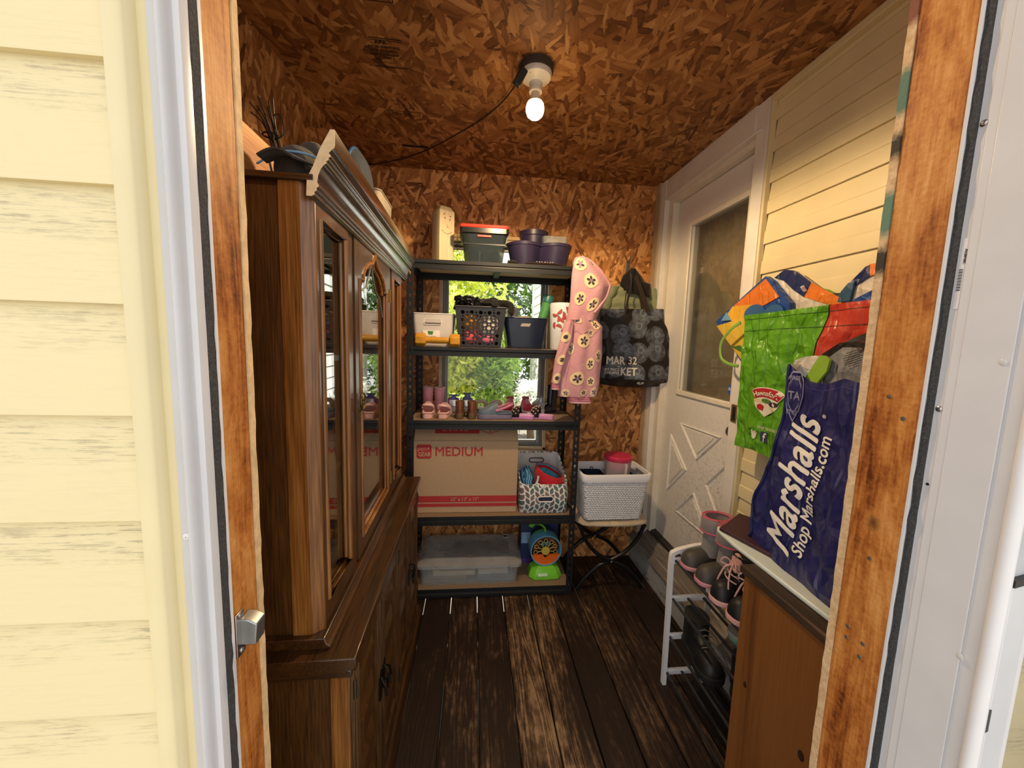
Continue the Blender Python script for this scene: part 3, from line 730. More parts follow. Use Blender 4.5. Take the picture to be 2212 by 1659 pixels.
# four lower doors: stiles, rails and stacked raised panels
dw = (L - .05) / 4
for i in range(4):
    y0 = .025 + dw * i; y1 = y0 + dw - .004
    d = obj('door', MB().box(-.030, -.012, y0, y0 + .042, .10, .70).box(-.030, -.012, y1 - .042, y1, .10, .70).box(-.030, -.013, y0 + .042, y1 - .042, .10, .145).box(-.030, -.013, y0 + .042, y1 - .042, .655, .70), M_OAK, hu, smooth=0, bevel=.002)
    pn = MB()
    for k in range(4):
        za = .147 + .127 * k; zb = za + .124; a, b = y0 + .044, y1 - .044; e = .034
        q0 = [(-.027, a, za), (-.027, b, za), (-.027, b, zb), (-.027, a, zb)]; q1 = [(-.015, a + e, za + e), (-.015, b - e, za + e), (-.015, b - e, zb - e), (-.015, a + e, zb - e)]
        pn.loft([q0, q1])
    obj('raised_panel', pn, M_OAK, d, smooth=0)
    fl_ = MB()
    for s_ in ((y0 + .010), (y0 + .020), (y0 + .030), (y1 - .012), (y1 - .022), (y1 - .032)): fl_.tube([(-.012, s_, .11), (-.012, s_, .69)], .0026, 6)
    obj('fluting', fl_, M_OAK, d)
    hy = y1 - .020 if i % 2 == 0 else y0 + .020
    h = obj('pull', MB().prism(rrect(hy - .016, hy + .016, .385, .475, .014), 'yz', -.013, -.009), mat('1f1a14', .4, .7), d, bevel=.001)
    obj('bail', MB().tube([(-.009, hy, .455), (.004, hy - .012, .44), (.008, hy - .014, .41), (.008, hy, .395), (.008, hy + .014, .41), (.004, hy + .012, .44), (-.009, hy, .455)], .003, 8), mat('1f1a14', .4, .7), h)
    hg = y0 + .003 if i % 2 == 0 else y1 - .003
    for z in (.17, .63): obj('hinge', MB().tube([(-.012, hg, z), (-.012, hg, z + .045)], .0045, 8), mat('4a4538', .4, .8), d)
# upper case, open inside
FX = -.082; U0, U1 = .045, 1.035; ZB, ZT = .765, 1.722
up = obj('upper_case', MB().box(-.385, FX - .02, U0, U0 + .016, ZB, ZT).box(-.385, FX - .02, U1 - .016, U1, ZB, ZT).box(-.385, -.375, U0, U1, ZB, ZT).box(-.385, FX - .02, U0, U1, ZT - .016, ZT).box(-.385, FX - .02, U0, U1, ZB, ZB + .014), M_OAK, hu, smooth=0, bevel=.0015)
obj('case_foot', MB().prism([(-.39, .750), (-.062, .750), (-.062, .758), (-.070, .764), (-.074, .776), (-.39, .776)], 'xz', U0 - .016, U1 + .016), M_OAKY, hu, bevel=.002)
obj('corner_post', MB().prism([(FX - .062, U0 - .003), (FX - .022, U0 - .003), (FX, U0 + .014), (FX, U0 + .020), (FX - .03, U0 + .020), (FX - .062, U0 + .01)], 'xy', ZB + .01, ZT), M_OAKL, up, smooth=20, bevel=.0015)
obj('corner_post', MB().prism([(FX - .062, U1 + .003), (FX - .022, U1 + .003), (FX, U1 - .014), (FX, U1 - .020), (FX - .03, U1 - .020), (FX - .062, U1 - .01)], 'xy', ZB + .01, ZT), M_OAKL, up, smooth=20, bevel=.0015)
for z in (1.06, 1.36): obj('shelf_board', MB().box(-.374, FX - .05, U0 + .017, U1 - .017, z, z + .016), M_OAKY, up)
def sash(name, y0, y1, sw, parent, arch=False, z0=.782, z1=1.716):
    """door or fixed light: frame, inner bead, pane"""
    mb = MB(); a, b = y0 + sw, y1 - sw; c, d = z0 + .05, z1 - .055
    mb.box(FX - .02, FX, y0, a, z0, z1).box(FX - .02, FX, b, y1, z0, z1).box(FX - .02, FX, a, b, z0, c)
    if not arch:
        mb.box(FX - .02, FX, a, b, d, z1); top = [(a, d), (b, d)]
    else:
        m = (a + b) / 2; hw = (b - a) / 2
        half = [(0, .215), (.02, .21), (.06, .17), (.16, .135), (.30, .125), (.50, .105), (.66, .075), (.78, .03), (.80, 0), (1.0, 0)]
        base_z = 1.588
        cur = [(m - hw * q, base_z + h_ * .51) for q, h_ in reversed(half)] + [(m + hw * q, base_z + h_ * .51) for q, h_ in half[1:]]
        lo_r = [(FX - .02, y, z) for y, z in cur]; 
        mb.loft([[(FX - .02, y, z1) for y, z in cur], [(FX, y, z1) for y, z in cur], [(FX, y, z) for y, z in cur], [(FX - .02, y, z) for y, z in cur], [(FX - .02, y, z1) for y, z in cur]], closed=False)
        top = cur
    o = obj(name, mb, M_OAK, parent, smooth=25)
    path = [(a, c), (b, c)] + list(reversed(top)) ; bd = MB()
    rings = []
    n = len(path); cen = ((a + b) / 2, (c + d) / 2)
    P = [Vector((FX - .001, y, z)) for y, z in path]
    bd.tube(P, .0065, 8, closed=True); 
    P2 = [Vector((FX - .009, y + (cen[0] - y) / abs(cen[0] - y + 1e-9) * .009 if abs(y - cen[0]) > .012 else y, z + (.009 if z < cen[1] else -.009))) for y, z in path]
    bd.tube(P2, .005, 8, closed=True)
    obj('bead', bd, M_OAKL, o)
    obj('pane', MB().box(FX - .0165, FX - .0135, a - .004, b + .004, c - .004, d + .03), glass('hutch_glass', (.86, .88, .88), 2.0), o)
    return o
sash('side_light', U0 + .0155, .268, .024, up)
mid = sash('door', .318, .765, .046, up, True)
sash('side_light', .812, U1 - .0155, .024, up)
obj('stile', MB().box(FX - .02, FX - .004, .268, .316, ZB + .01, ZT).box(FX - .02, FX - .004, .767, .812, ZB + .01, ZT), M_OAK, up, smooth=0, bevel=.003)
for z in (.84, 1.56): obj('hinge', MB().tube([(FX + .001, .767, z), (FX + .001, .767, z + .05)], .005, 8).box(FX - .001, FX + .002, .757, .777, z + .004, z + .046), mat('8a6f35', .35, .9), mid)
hp = MB().tube([(FX + .012, .341 + .022 * math.cos(2 * PI * k / 24), 1.245 + .022 * math.sin(2 * PI * k / 24)) for k in range(24)], .0024, 8, closed=True)
for a in range(4):
    an = a * PI / 2 + PI / 4; hp.ball((FX + .012, .341 + .0075 * math.cos(an), 1.245 + .0075 * math.sin(an)), (.002, .005, .005), 8, 6)
hp.tube([(FX + .012, .341, 1.223), (FX + .012, .341, 1.238)], .0018, 6)
hp.tube([(FX, .341, 1.215), (FX + .012, .341, 1.223)], .003, 6).prism(rrect(.333, .349, 1.19, 1.225, .006), 'yz', FX - .001, FX + .002)
obj('ring_pull', hp, M_BRASS, mid)
# lead tracery behind the arch
tr_ = MB()
mm = .5415
for s_ in (-1, 1): tr_.tube([(FX - .012, mm + s_ * .003, 1.685), (FX - .012, mm + s_ * .02, 1.63), (FX - .012, mm + s_ * .06, 1.58), (FX - .012, mm + s_ * .12, 1.56), (FX - .012, mm + s_ * .16, 1.50)], .002, 6)
obj('tracery', tr_, mat('8f928f', .4, .6), mid)
# crown moulding: sawn end left raw
def bead_run(a, b, n, r):
    """n small reeds between two profile points"""
    out = []; d = Vector((b[0] - a[0], b[1] - a[1])); nn = Vector((d.y, -d.x)).normalized()
    for i in range(n):
        for k in range(1, 7):
            t_ = (i + k / 7) / n; h = math.sin(PI * k / 7) * r; out.append((a[0] + d.x * t_ + nn.x * h, a[1] + d.y * t_ + nn.y * h))
    return out
cp = [(-.088, 1.690), (-.078, 1.690)] + bead_run((-.078, 1.691), (-.066, 1.713), 3, .0028) + [(-.068, 1.716), (-.066, 1.728), (-.061, 1.740), (-.055, 1.748)] + bead_run((-.055, 1.749), (-.043, 1.768), 3, .0028) + [(-.046, 1.770), (-.040, 1.776)] + bead_run((-.040, 1.777), (-.035, 1.784), 1, .002) + [(-.034, 1.786), (-.034, 1.812), (-.042, 1.812), (-.062, 1.775), (-.074, 1.745), (-.086, 1.722)]
cr = MB(); cr.prism(cp, 'xz', .035, 1.105)
M_CROWN = wood('crown_oak', OAK, 'y', 1.5, .22, .6, .05, .9, 3)
cro = obj('crown_moulding', cr, M_CROWN, hu, smooth=25)
obj('sawn_end', MB().prism(cp, 'xz', .0338, .0352), mat('e3cba0', .8, var=.12, vscale=60), cro, smooth=0)
obj('top_panel', MB().box(-.39, -.074, U0 - .012, U1 + .012, ZT - .004, ZT + .008), M_OAKX, hu, bevel=.002)

# ------------------------------------------------------------------ steel shelving unit
M_STEEL = mat('1d2023', .45, .3, var=.08)
sh = thing('shelving_unit', 'black steel five tier shelving unit in front of the window', 'shelving unit', (-.341, 1.981, 0))
SW, SD, SH = .922, .356, 1.826
def keyhole():
    P = []
    for k in range(11):
        a = PI * 1.30 - k * (PI * 1.6 / 10); P.append((.0062 * math.cos(a), .0045 + .0062 * math.sin(a)))
    P += [(.0030, -.0095), (-.0030, -.0095)]
    return P
def slotted(mb, fn, w, h, pitch=.0385, z0=.022):
    """strip of steel with keyhole slots; fn(u, z)"""
    K = keyhole(); n = len(K)
    # boundary of a cell, matched by angle
    z = 0.0; c = z0
    def quad(za, zb): mb.add([fn(0, za), fn(w, za), fn(w, zb), fn(0, zb)], [(0, 1, 2, 3)])
    while c + pitch / 2 < h:
        za, zb = c - pitch / 2, c + pitch / 2
        if za > z: quad(z, za)
        B = []
        for x, y in K:
            a = math.atan2(y, x); t = min((w / 2) / max(abs(math.cos(a)), 1e-6), (pitch / 2) / max(abs(math.sin(a)), 1e-6))
            B.append((t * math.cos(a), t * math.sin(a)))
        # add corners
        ring = [(k, b) for k, b in zip(K, B)]
        vs = [fn(w / 2 + k[0], c + k[1]) for k, b in ring] + [fn(w / 2 + b[0], c + b[1]) for k, b in ring]
        fs = []
        for i in range(n):
            j = (i + 1) % n; fs.append((i, j, n + j, n + i))
        base_i = len(vs)
        for cx, cy in ((w / 2, pitch / 2), (-w / 2, pitch / 2), (-w / 2, -pitch / 2), (w / 2, -pitch / 2)):
            ca = math.atan2(cy, cx)
            for i in range(n):
                j = (i + 1) % n; a0, a1 = math.atan2(B[i][1], B[i][0]), math.atan2(B[j][1], B[j][0])
                d = (a0 - a1) % (2 * PI); e = (a0 - ca) % (2 * PI)
                if e < d:
                    vs.append(fn(w / 2 + cx, c + cy)); fs.append((n + i, n + j, len(vs) - 1)); break
        mb.add(vs, fs); z = zb; c += pitch
    if z < h: quad(z, h)
    return mb
def post(x, y, sx, sy):
    mb = MB()
    slotted(mb, lambda u, z: (x + sx * u, y, z), .034, SH)
    slotted(mb, lambda u, z: (x, y + sy * u, z), .034, SH)
    return obj('post', mb, M_STEEL, sh, smooth=0, solid=.0022, normals=False)
posts = [post(0, 0, 1, 1), post(SW, 0, -1, 1), post(0, SD, 1, -1), post(SW, SD, -1, -1)]
M_PB = mat('86705a', .75, var=.15, vscale=120, bump=.2, bscale=200)
TIERS = (.052, .472, 1.003, 1.388, 1.822)
def beam(x0, x1, y, z, sgn):
    p = [(y, z), (y, z - .017), (y + sgn * .005, z - .022), (y + sgn * .004, z - .026), (y - sgn * .004, z - .029), (y - sgn * .004, z - .046), (y + sgn * .012, z - .046), (y + sgn * .012, z - .012), (y + sgn * .026, z - .012), (y + sgn * .026, z)]
    return MB().prism(p, 'yz', x0, x1)
for z in TIERS:
    obj('beam', beam(.003, SW - .003, .001, z, 1), M_STEEL, sh, smooth=20)
    obj('beam', beam(.003, SW - .003, SD - .001, z, -1), M_STEEL, sh, smooth=20)
    for x, s_ in ((.002, 1), (SW - .002, -1)):
        p = [(x, z), (x, z - .046), (x + s_ * .010, z - .046), (x + s_ * .010, z - .012), (x + s_ * .026, z - .012), (x + s_ * .026, z)]
        obj('side_beam', MB().prism(p, 'xz', .028, SD - .028), M_STEEL, sh, smooth=0)
    obj('shelf_board', MB().box(.012, SW - .012, .006, SD - .006, z - .011, z - .0005 + .0015), M_PB if z < 1.6 else mat('b9a27c', .7), sh, bevel=.001)
    if z > 1.6:
        obj('centre_brace', MB().box(SW / 2 - .016, SW / 2 + .016, .03, SD - .03, z - .028, z - .011), M_STEEL, sh)
SX, SY = -.341, 1.981

# ------------------------------------------------------------------ ceiling lamp
LX, LYY = .200, 1.45
lp = thing('ceiling_lamp', 'white porcelain lamp holder with a lit bulb on the ceiling', 'lamp', (LX, LYY, CZ))
obj('mounting_box', MB().lathe([(.060, 0), (.060, -.022), (.057, -.026)], 28), mat('3a332c', .8), lp)
hold = obj('lamp_holder', MB().lathe([(.055, -.022), (.056, -.034), (.052, -.042), (.036, -.050), (.024, -.058), (.020, -.072), (.0195, -.078), (.023, -.079), (.023, -.088), (.018, -.089)], 32), mat('d9d4c8', .25, var=.03), lp)
obj('pull_slot', MB().ball((-.02, -.032, -.040), (.013, .008, .008), 12, 8), mat('6d655a', .5), hold)
eb = NB('lit_bulb'); em = eb.n('ShaderNodeEmission', {'Color': (1.0, .66, .32), 'Strength': 26.0}); eb.t.links.new(em.outputs[0], eb.out.inputs[0])
bulb = obj('bulb', MB().lathe([(.0265, -.122), (.030, -.128), (.0325, -.140), (.032, -.152), (.027, -.165), (.018, -.173), (.006, -.177)], 28), eb.m, lp)
obj('bulb_neck', MB().lathe([(.0135, -.088), (.0165, -.098), (.020, -.110), (.0265, -.122)], 24), mat('d8c8b0', .3), bulb)
sp = bpy.data.lights.new('bulb_light', 'SPOT'); sp.energy = 40; sp.color = (1.0, .69, .37); sp.spot_size = math.radians(178); sp.spot_blend = .3; sp.shadow_soft_size = .03
spo = bpy.data.objects.new('bulb_light', sp); COL.objects.link(spo); spo.parent = lp; spo.location = (0, 0, -.215)
pl_ = obj('plug', MB().obox((-.060, -.03, -.062), (.028, .020, .060), (.2, .45, .3)), M_BLACK, lp, bevel=.004)
cdp = [(-.060, -.03, -.050), (-.066, .03, -.035), (-.072, .109, -.015), (-.115, .212, -.015), (-.189, .333, -.015), (-.272, .439, -.013), (-.416, .611, -.010), (-.579, .762, -.008), (-.719, .845, -.008), (-.821, .895, -.006)]
def smooth_path(P, n=6):
    P = [Vector(p) for p in P]; out = []
    for i in range(len(P) - 1):
        a, b, c, d = P[max(i - 1, 0)], P[i], P[i + 1], P[min(i + 2, len(P) - 1)]
        for k in range(n):
            t = k / n; out.append(.5 * ((2 * b) + (c - a) * t + (2 * a - 5 * b + 4 * c - d) * t * t + (3 * b - a - 3 * c + d) * t ** 3))
    return out + [P[-1]]
obj('cord', MB().tube(smooth_path(cdp), .0028, 6), mat('1c120c', .6), lp)

# ------------------------------------------------------------------ brown cabinet by the right jamb
M_CAB = wood('stained_pine', [(.2, '4a2810'), (.45, '6f431c'), (.7, '815126'), (.95, '92602f')], 'z', 1.2, .5, 0, .08, .4, 2)
cb = thing('side_cabinet', 'brown stained wooden cabinet standing inside the right door jamb', 'cabinet', (.75, .60, 0))
sp_ = obj('side_panel', MB().box(0, .018, .0, .308, 0, .815), M_CAB, cb, smooth=0, bevel=.002)
kn = MB()
for y, z, r in ((.086, .52, .012), (.045, .51, .006), (.265, .52, .008)): kn.prism(circ(y, z, r * .7, 16, r), 'yz', -.0006, .001)
obj('knot', kn, mat('2c130a', .6, var=.5, vscale=120), sp_, smooth=0)
obj('body', MB().box(.018, .36, .290, .308, 0, .815).box(.018, .36, 0, .018, 0, .815).box(.342, .36, .018, .29, 0, .815).box(.018, .342, .018, .29, .06, .08), M_CAB, cb, smooth=0)
obj('top_board', MB().box(-.008, .365, -.005, .318, .815, .836), wood('worn_top', [(.2, '1c130c'), (.6, '3c2b1d'), (.9, '6b543c')], 'y', 2, .7, 0, .5, .6, 5), cb, bevel=.003)

# ------------------------------------------------------------------ shoe rack
M_RACKW = mat('e8e8ea', .4, var=.04); M_ROD = mat('3a3c40', .35, .5)
rk = thing('shoe_rack', 'white framed shoe rack with dark rods beside the door sill', 'shoe rack', (.83, 1.392, 0))
def rack_frame(y):
    path = smooth_path([(0, y, 0), (-.003, y, .2), (-.006, y, .4), (-.009, y, .565), (.004, y, .592), (.05, y, .606), (.11, y, .617), (.150, y, .612), (.165, y, .59), (.168, y, .4), (.165, y, .2), (.168, y, 0)], 4)
    mb = MB().tube(path, .011, 4, sq=(.014, .011))
    f = obj('end_frame', mb, M_RACKW, rk, smooth=50, bevel=.002)
    for z in (.055, .218, .388, .556):
        m = MB(); m.box(.0, .165, y - .006, y + .006, z - .012, z + .012)
        obj('rail', m, M_RACKW, f, bevel=.002)
        kx = MB()
        for x in (.02, .075, .13): kx.box(x, x + .018, y - .009, y - .006, z - .008, z + .008)
        obj('rail_rib', kx, M_RACKW, f, bevel=.001)
rack_frame(0); rack_frame(-.455)
for z in (.055, .218, .388, .556):
    for x in (.008, .075, .142):
        obj('rod', MB().tube([(x, .002, z), (x, -.457, z)], .0058, 10), M_ROD, rk)

# ------------------------------------------------------------------ folding stool with cushion
M_TUBE = mat('17181a', .35, .4)
stl = thing('folding_stool', 'black folding stool with padded beige seat against the back wall', 'stool', (.815, 2.15, 0))
for y in (-.135, .165):
    for s_ in (1, -1):
        obj('leg', MB().tube(smooth_path([(s_ * -.195, y + .004 * s_, .008), (s_ * -.16, y + .004 * s_, .06), (s_ * -.085, y + .004 * s_, .135), (0, y + .004 * s_, .176), (s_ * .085, y + .004 * s_, .225), (s_ * .155, y + .004 * s_, .305), (s_ * .19, y + .004 * s_, .385)], 5), .0115, 10), M_TUBE, stl)
    obj('rivet', MB().ball((.0, y - .016, .176), (.006, .003, .006), 12, 8), M_SCREW, stl)
for s_ in (-1, 1):
    obj('crossbar', MB().tube([(s_ * .19, -.14, .388), (s_ * .19, .17, .388)], .011, 10), M_TUBE, stl)
def cushion(u, v):
    a = 2 * PI * u; ex = .45
    def q(x): return math.copysign(abs(x) ** ex, x)
    t = -PI / 2 + PI * v; rr = math.cos(t) ** .55 if math.cos(t) > 0 else 0
    x, y = .218 * q(math.cos(a)) * rr, .182 * q(math.sin(a)) * rr
    w_ = .006 * nz3(x * 16, y * 16, 3) * rr
    tuft = sum(.012 * math.exp(-((x - px) ** 2 + (y - py) ** 2) / .0012) for px in (-.09, .09) for py in (-.07, .07))
    return (x, y, .412 + .026 * math.sin(t) + w_ - (tuft if v > .5 else 0))
obj('cushion', MB().grid(cushion, 72, 16, True), fabric('b9ab95', crease=.8, cs=30), stl, smooth=80)
# ------------------------------------------------------------------ helpers for soft things
def sack(nu, nv, front, back, face_mat, bottom=True, top=False):
    """closed tube of two panels; front(s,t), back(s,t) -> point; face_mat(side, s, t) -> slot"""
    mb = MB(); rows = []
    for j in range(nv + 1):
        t = j / nv
        rows.append([Vector(front(i / nu, t)) for i in range(nu + 1)] + [Vector(back(1 - i / nu, t)) for i in range(nu + 1)])
    n = len(rows[0]); mb.v = [p for r in rows for p in r]
    for j in range(nv):
        for i in range(n):
            k = (i + 1) % n
            mb.f.append([j * n + i, j * n + k, (j + 1) * n + k, (j + 1) * n + i])
            if i < nu: sd, s = 'f', (i + .5) / nu
            elif i == nu: sd, s = 'e1', 1
            elif i == n - 1: sd, s = 'e0', 0
            else: sd, s = 'b', 1 - (i - nu - .5) / nu
            mb.mi.append(face_mat(sd, s, (j + .5) / nv))
    if bottom: mb.f.append(list(reversed(range(n)))); mb.mi.append(face_mat('e0', 0, 0))
    if top: mb.f.append(list(range(nv * n, nv * n + n))); mb.mi.append(face_mat('e0', 0, 1))
    return mb
def bil(a, b, c, d, s, t):
    """corners: a (0,0) b (1,0) c (1,1) d (0,1)"""
    return tuple(lerp(lerp(p, q, s), lerp(v, w, s), t) for p, q, w, v in zip(a, b, c, d))

# ------------------------------------------------------------------ things on the hutch
t = thing('lumber_offcut', 'short bright pine board lying on the back of the china hutch top', 'board', (-.485, .82, 1.732))
obj('board', MB().box(-.019, .019, -.15, .20, 0, .114), wood('offcut', [(.2, '8e4d1c'), (.5, 'c98a4c'), (.9, 'e4b679')], 'y', 1.4, .6, 0, .1, .6, 3), t, bevel=.002)
t = thing('cable_tie_bundle', 'bundle of thin black cable ties sticking up over the pine board', 'cable ties', (-.478, .985, 1.866))
rnd = random.Random(3)
bd = MB()
for k in range(9):
    a = rnd.uniform(-.012, .012); b = rnd.uniform(-.012, .012)
    bd.tube(smooth_path([(.015 + a, b, -.02), (.004 + a, b, .02), (-.006 + a * 1.5, b * 1.5, .05), (-.02 + a * 2.5, b * 2, .082 + a)], 4), .0016, 5)
obj('ties', bd, mat('191919', .35), t)
obj('band', MB().tube([(.002 + .017 * math.cos(k * PI / 6), .015 * math.sin(k * PI / 6), .015) for k in range(12)], .002, 6, closed=True), M_BLACK, t)
obj('loose_tie', MB().tube(smooth_path([(.0, 0, .0), (.03, .0, .02), (.026, 0, .055), (.014, 0, .06), (.012, 0, .03)], 5), .0015, 5), M_BLACK, t)
obj('loose_strand', MB().tube(smooth_path([(0, 0, -.012), (-.05, -.03, -.008), (-.10, -.07, -.03)], 5), .0015, 5), M_BLACK, t)
t = thing('baseball_cap', 'grey cap with pale blue piping tucked behind the hutch crown moulding', 'cap', (-.375, .905, 1.735))
obj('crown', MB().ball((0, 0, .028), (.048, .075, .058), 24, 12).ball((.015, .03, .078), (.035, .045, .034), 16, 8), fabric('4a4743', crease=.7, cs=40), t)
obj('brim', MB().grid(lambda u, v: (-.0 + .046 * (u - .5) * 2 * (1 - .3 * v), -.055 - .062 * v, .032 + .014 * math.cos((u - .5) * PI) - .012 * v), 14, 6), fabric('3a3836'), t, solid=.004)
obj('piping', MB().tube(smooth_path([(-.05, -.028, .028), (-.042, -.050, .046), (-.012, -.068, .050), (.025, -.064, .052), (.05, -.04, .052)], 6), .0022, 8).tube(smooth_path([(-.045, -.050, .046), (-.05, -.066, .03), (-.052, -.078, .02)], 5), .002, 8), mat('7fb0d8', .5), t)
t = thing('folding_fan_hat', 'round dark mesh hat with blue rim standing behind the crown moulding', 'hat', (-.418, 1.46, 1.735))
hm = MB()
hm.lathe([(.137, 0), (.132, .012), (.11, .03), (.07, .04), (.004, .044)], 32, (0, 0, 0), 'x').xf(Matrix.Scale(1.22, 4, Vector((0, 0, 1)))).xf(Matrix.Translation((0, 0, .170)))
obj('crown', hm, fabric('1c2430', crease=.6, cs=60), t)
obj('rim', MB().tube([(0, .138 * math.cos(2 * PI * k / 40), .170 + .166 * math.sin(2 * PI * k / 40)) for k in range(40)], .0055, 8, closed=True), mat('24507e', .5), t)
obj('inner_ring', MB().tube([(.012, .122 * math.cos(2 * PI * k / 40), .170 + .148 * math.sin(2 * PI * k / 40)) for k in range(40)], .003, 8, closed=True), mat('9aa4a8', .4), t)
obj('strap', MB().tube(smooth_path([(.0, .05, .012), (.02, .09, .02), (.028, .12, .005), (.04, .14, .012)], 5), .004, 6), mat('24507e', .5), t)
t = thing('storage_cube', 'grey fabric storage cube at the far end of the hutch top', 'storage box', (-.488, 1.71, 1.735))
obj('body', MB().loft([rrect(-.10, .10, -.10, .10, .02) and [(x, y, 0) for x, y in rrect(-.10, .10, -.10, .10, .02)], [(x, y, .265) for x, y in rrect(-.112, .112, -.112, .112, .02)]]), fabric('8b8274', crease=.4), t)
obj('rim', MB().tube([(x, y, .265) for x, y in rrect(-.112, .112, -.112, .112, .02)], .004, 6, closed=True), fabric('766e62'), t)
obj('handle_tab', MB().box(.108, .126, -.02, .02, .17, .20), M_BLACK, t, bevel=.004)

# stamps printed on the ceiling boards
ceil = [o for o in COL.objects if o.name == 'ceiling'][0]
INK = mat('1e120a', .9)
def stamp(x, y, s, lines, fr=(.15, .11), nm='stamp'):
    f = plane_map((x, y, CZ - .0005), (1, 0, 0), (0, 1, 0)); g = lambda a, b: f(a, -b + 0) 
    # read from below facing the back wall: x to the right, text up toward the door
    h = plane_map((x, y, CZ - .0006), (1, 0, 0), (0, -1, 0))
    for (dx, dy, sz, body) in lines: letters(body, sz, h, INK, ceil, nm, bold=.0003)
    bx = MB()
    for (a, b, c, d) in fr: 
        bx.add([h(a, c), h(b, c), h(b, d), h(a, d)], [(0, 1, 2, 3)])
    obj(nm + '_rule', bx, INK, ceil, smooth=0, normals=False)
def lets(x, y, dx, dy, sz, body, **kw): letters(body, sz, plane_map((x + dx, y - dy, CZ - .0006), (1, 0, 0), (0, -1, 0)), INK, ceil, 'stamp', **kw)
for (x, y) in ((-.395, 1.53),):
    lets(x, y, .045, .105, .022, 'APA', bold=.0006); lets(x, y, .02, .088, .014, 'RATED SHEATHING', sx=.85, bold=.0004)
    lets(x, y, .02, .070, .016, '24/16  7/16 INCH', sx=.8, bold=.0003); lets(x, y, .02, .054, .013, 'SIZED FOR SPACING', sx=.8, bold=.0003)
    lets(x, y, .03, .038, .014, 'EXPOSURE 1', sx=.85, bold=.0003); lets(x, y, .02, .016, .013, 'THICKNESS 0.418 IN.', sx=.72)
def rules(x, y, L):
    bx = MB(); h = plane_map((x, y, CZ - .0006), (1, 0, 0), (0, -1, 0))
    for (a, b, c, d) in L: bx.add([h(a, c), h(b, c), h(b, d), h(a, d)], [(0, 1, 2, 3)])
    obj('stamp_rule', bx, INK, ceil, smooth=0, normals=False)
rules(-.395, 1.53, [(.03, .135, .128, .132), (.03, .135, .120, .123), (.0, .14, -.003, .001), (.02, .13, -.007, -.005), (.0, .05, .030, .0315), (.09, .13, .030, .0315)])
rules(-.39, 1.83, [(.0, .135, 0, .0025), (.0, .135, .027, .0295), (0, .003, 0, .029), (.132, .135, 0, .029), (.01, .09, .10, .102), (.055, .057, .05, .1), (.10, .102, .05, .1), (.055, .1, .05, .052)])
lets(-.39, 1.83, .015, .006, .02, 'MILL 113', bold=.0006); lets(-.39, 1.83, .065, .06, .03, '1', bold=.001)
rules(-.385, 2.11, [(0, .13, .0, .022), (.0, .13, .03, .032)])
rules(-.39, 1.26, [(.0, .135, 0, .003), (0, .003, 0, .09), (.132, .135, 0, .09), (.085, .087, 0, .09)])
lets(-.39, 1.26, .03, .012, .018, 'SPACING', sx=.7, bold=.0005)

# ------------------------------------------------------------------ top shelf
ZT5 = 1.8235
t = thing('snowman_post', 'pale square wooden post painted with a snowman face on the top shelf', 'wooden post', (-.178, 2.135, ZT5), math.radians(33))
pp = rrect(-.0445, .0445, -.0445, .0445, .004, 2)
pw = MB(); pw.loft([[(x, y, 0) for x, y in pp], [(x, y, .272) for x, y in pp], [(x * .62, y * .62, .298) for x, y in pp]])
post_b = obj('post', pw, wood('pale_pine', [(.2, 'b7a684'), (.5, 'cabb9b'), (.9, 'd9ccb0')], 'z', 1.3, .7, 0, .1, .5, 3), t, smooth=30)
fm = plane_map((0, -.0449, .20), (1, 0, 0), (0, 0, 1))
fc = MB()
for (x, y, a) in ((-.018, .052, .7), (.018, .046, -.5), (-.013, .033, -.9), (.016, .029, .9)):
    fc.prism([(x + .005 * math.cos(q) * math.cos(a) - .0022 * math.sin(q) * math.sin(a), y + .2 + .005 * math.cos(q) * math.sin(a) + .0022 * math.sin(q) * math.cos(a)) for q in [k * PI / 6 for k in range(12)]], 'xz', -.0453, -.0440)
for k in range(6):
    x = -.027 + .0105 * k; y = -.028 - .017 * math.sin(PI * (k + .6) / 6.2); a = -.6 + .25 * k
    fc.prism([(x + .0045 * math.cos(q) * math.cos(a) - .0014 * math.sin(q) * math.sin(a), y + .2 + .0045 * math.cos(q) * math.sin(a) + .0014 * math.sin(q) * math.cos(a)) for q in [k2 * PI / 6 for k2 in range(12)]], 'xz', -.0453, -.0440)
obj('painted_face', fc, M_BLACK, post_b, smooth=0)
obj('painted_nose', MB().prism([(-.004, .206), (.010, .186), (.001, .184)], 'xz', -.0453, -.0440), mat('d08a52', .7), post_b, smooth=0)
# roll of wire netting
t = thing('wire_netting_roll', 'small roll of black hexagonal wire netting behind the red lidded bin', 'wire netting', (-.075, 2.275, ZT5))
wnm = MB()
for i in range(9):
    for j in range(6):
        th = i * .7; z = .02 + j * .03 + (.015 if i % 2 else 0); r = .036
        def q(a, zz): return (r * math.cos(a), r * math.sin(a) , zz)
        wnm.tube([q(th, z), q(th, z + .012), q(th + .35, z + .0225)], .0011, 4, cap=False); wnm.tube([q(th, z + .012), q(th - .35, z + .0225)], .0011, 4, cap=False)
obj('netting', wnm, M_BLACK, t)
def rect_ring(x0, x1, y0, y1, z, r=.012, n=4): return [(x, y, z) for x, y in rrect(x0, x1, y0, y1, r, n)]
def bin_shell(w0, d0, w1, d1, h, r=.015, th=.003):
    """open tapered bin, double walled; front at y=0"""
    mb = MB()
    R = [rect_ring(-w0 / 2, w0 / 2, (d1 - d0) / 2, (d1 + d0) / 2, 0, r), rect_ring(-w1 / 2, w1 / 2, 0, d1, h, r),
         rect_ring(-w1 / 2 + th, w1 / 2 - th, th, d1 - th, h, r), rect_ring(-w0 / 2 + th, w0 / 2 - th, (d1 - d0) / 2 + th, (d1 + d0) / 2 - th, th, r)]
    return mb.loft(R, True, True, True)
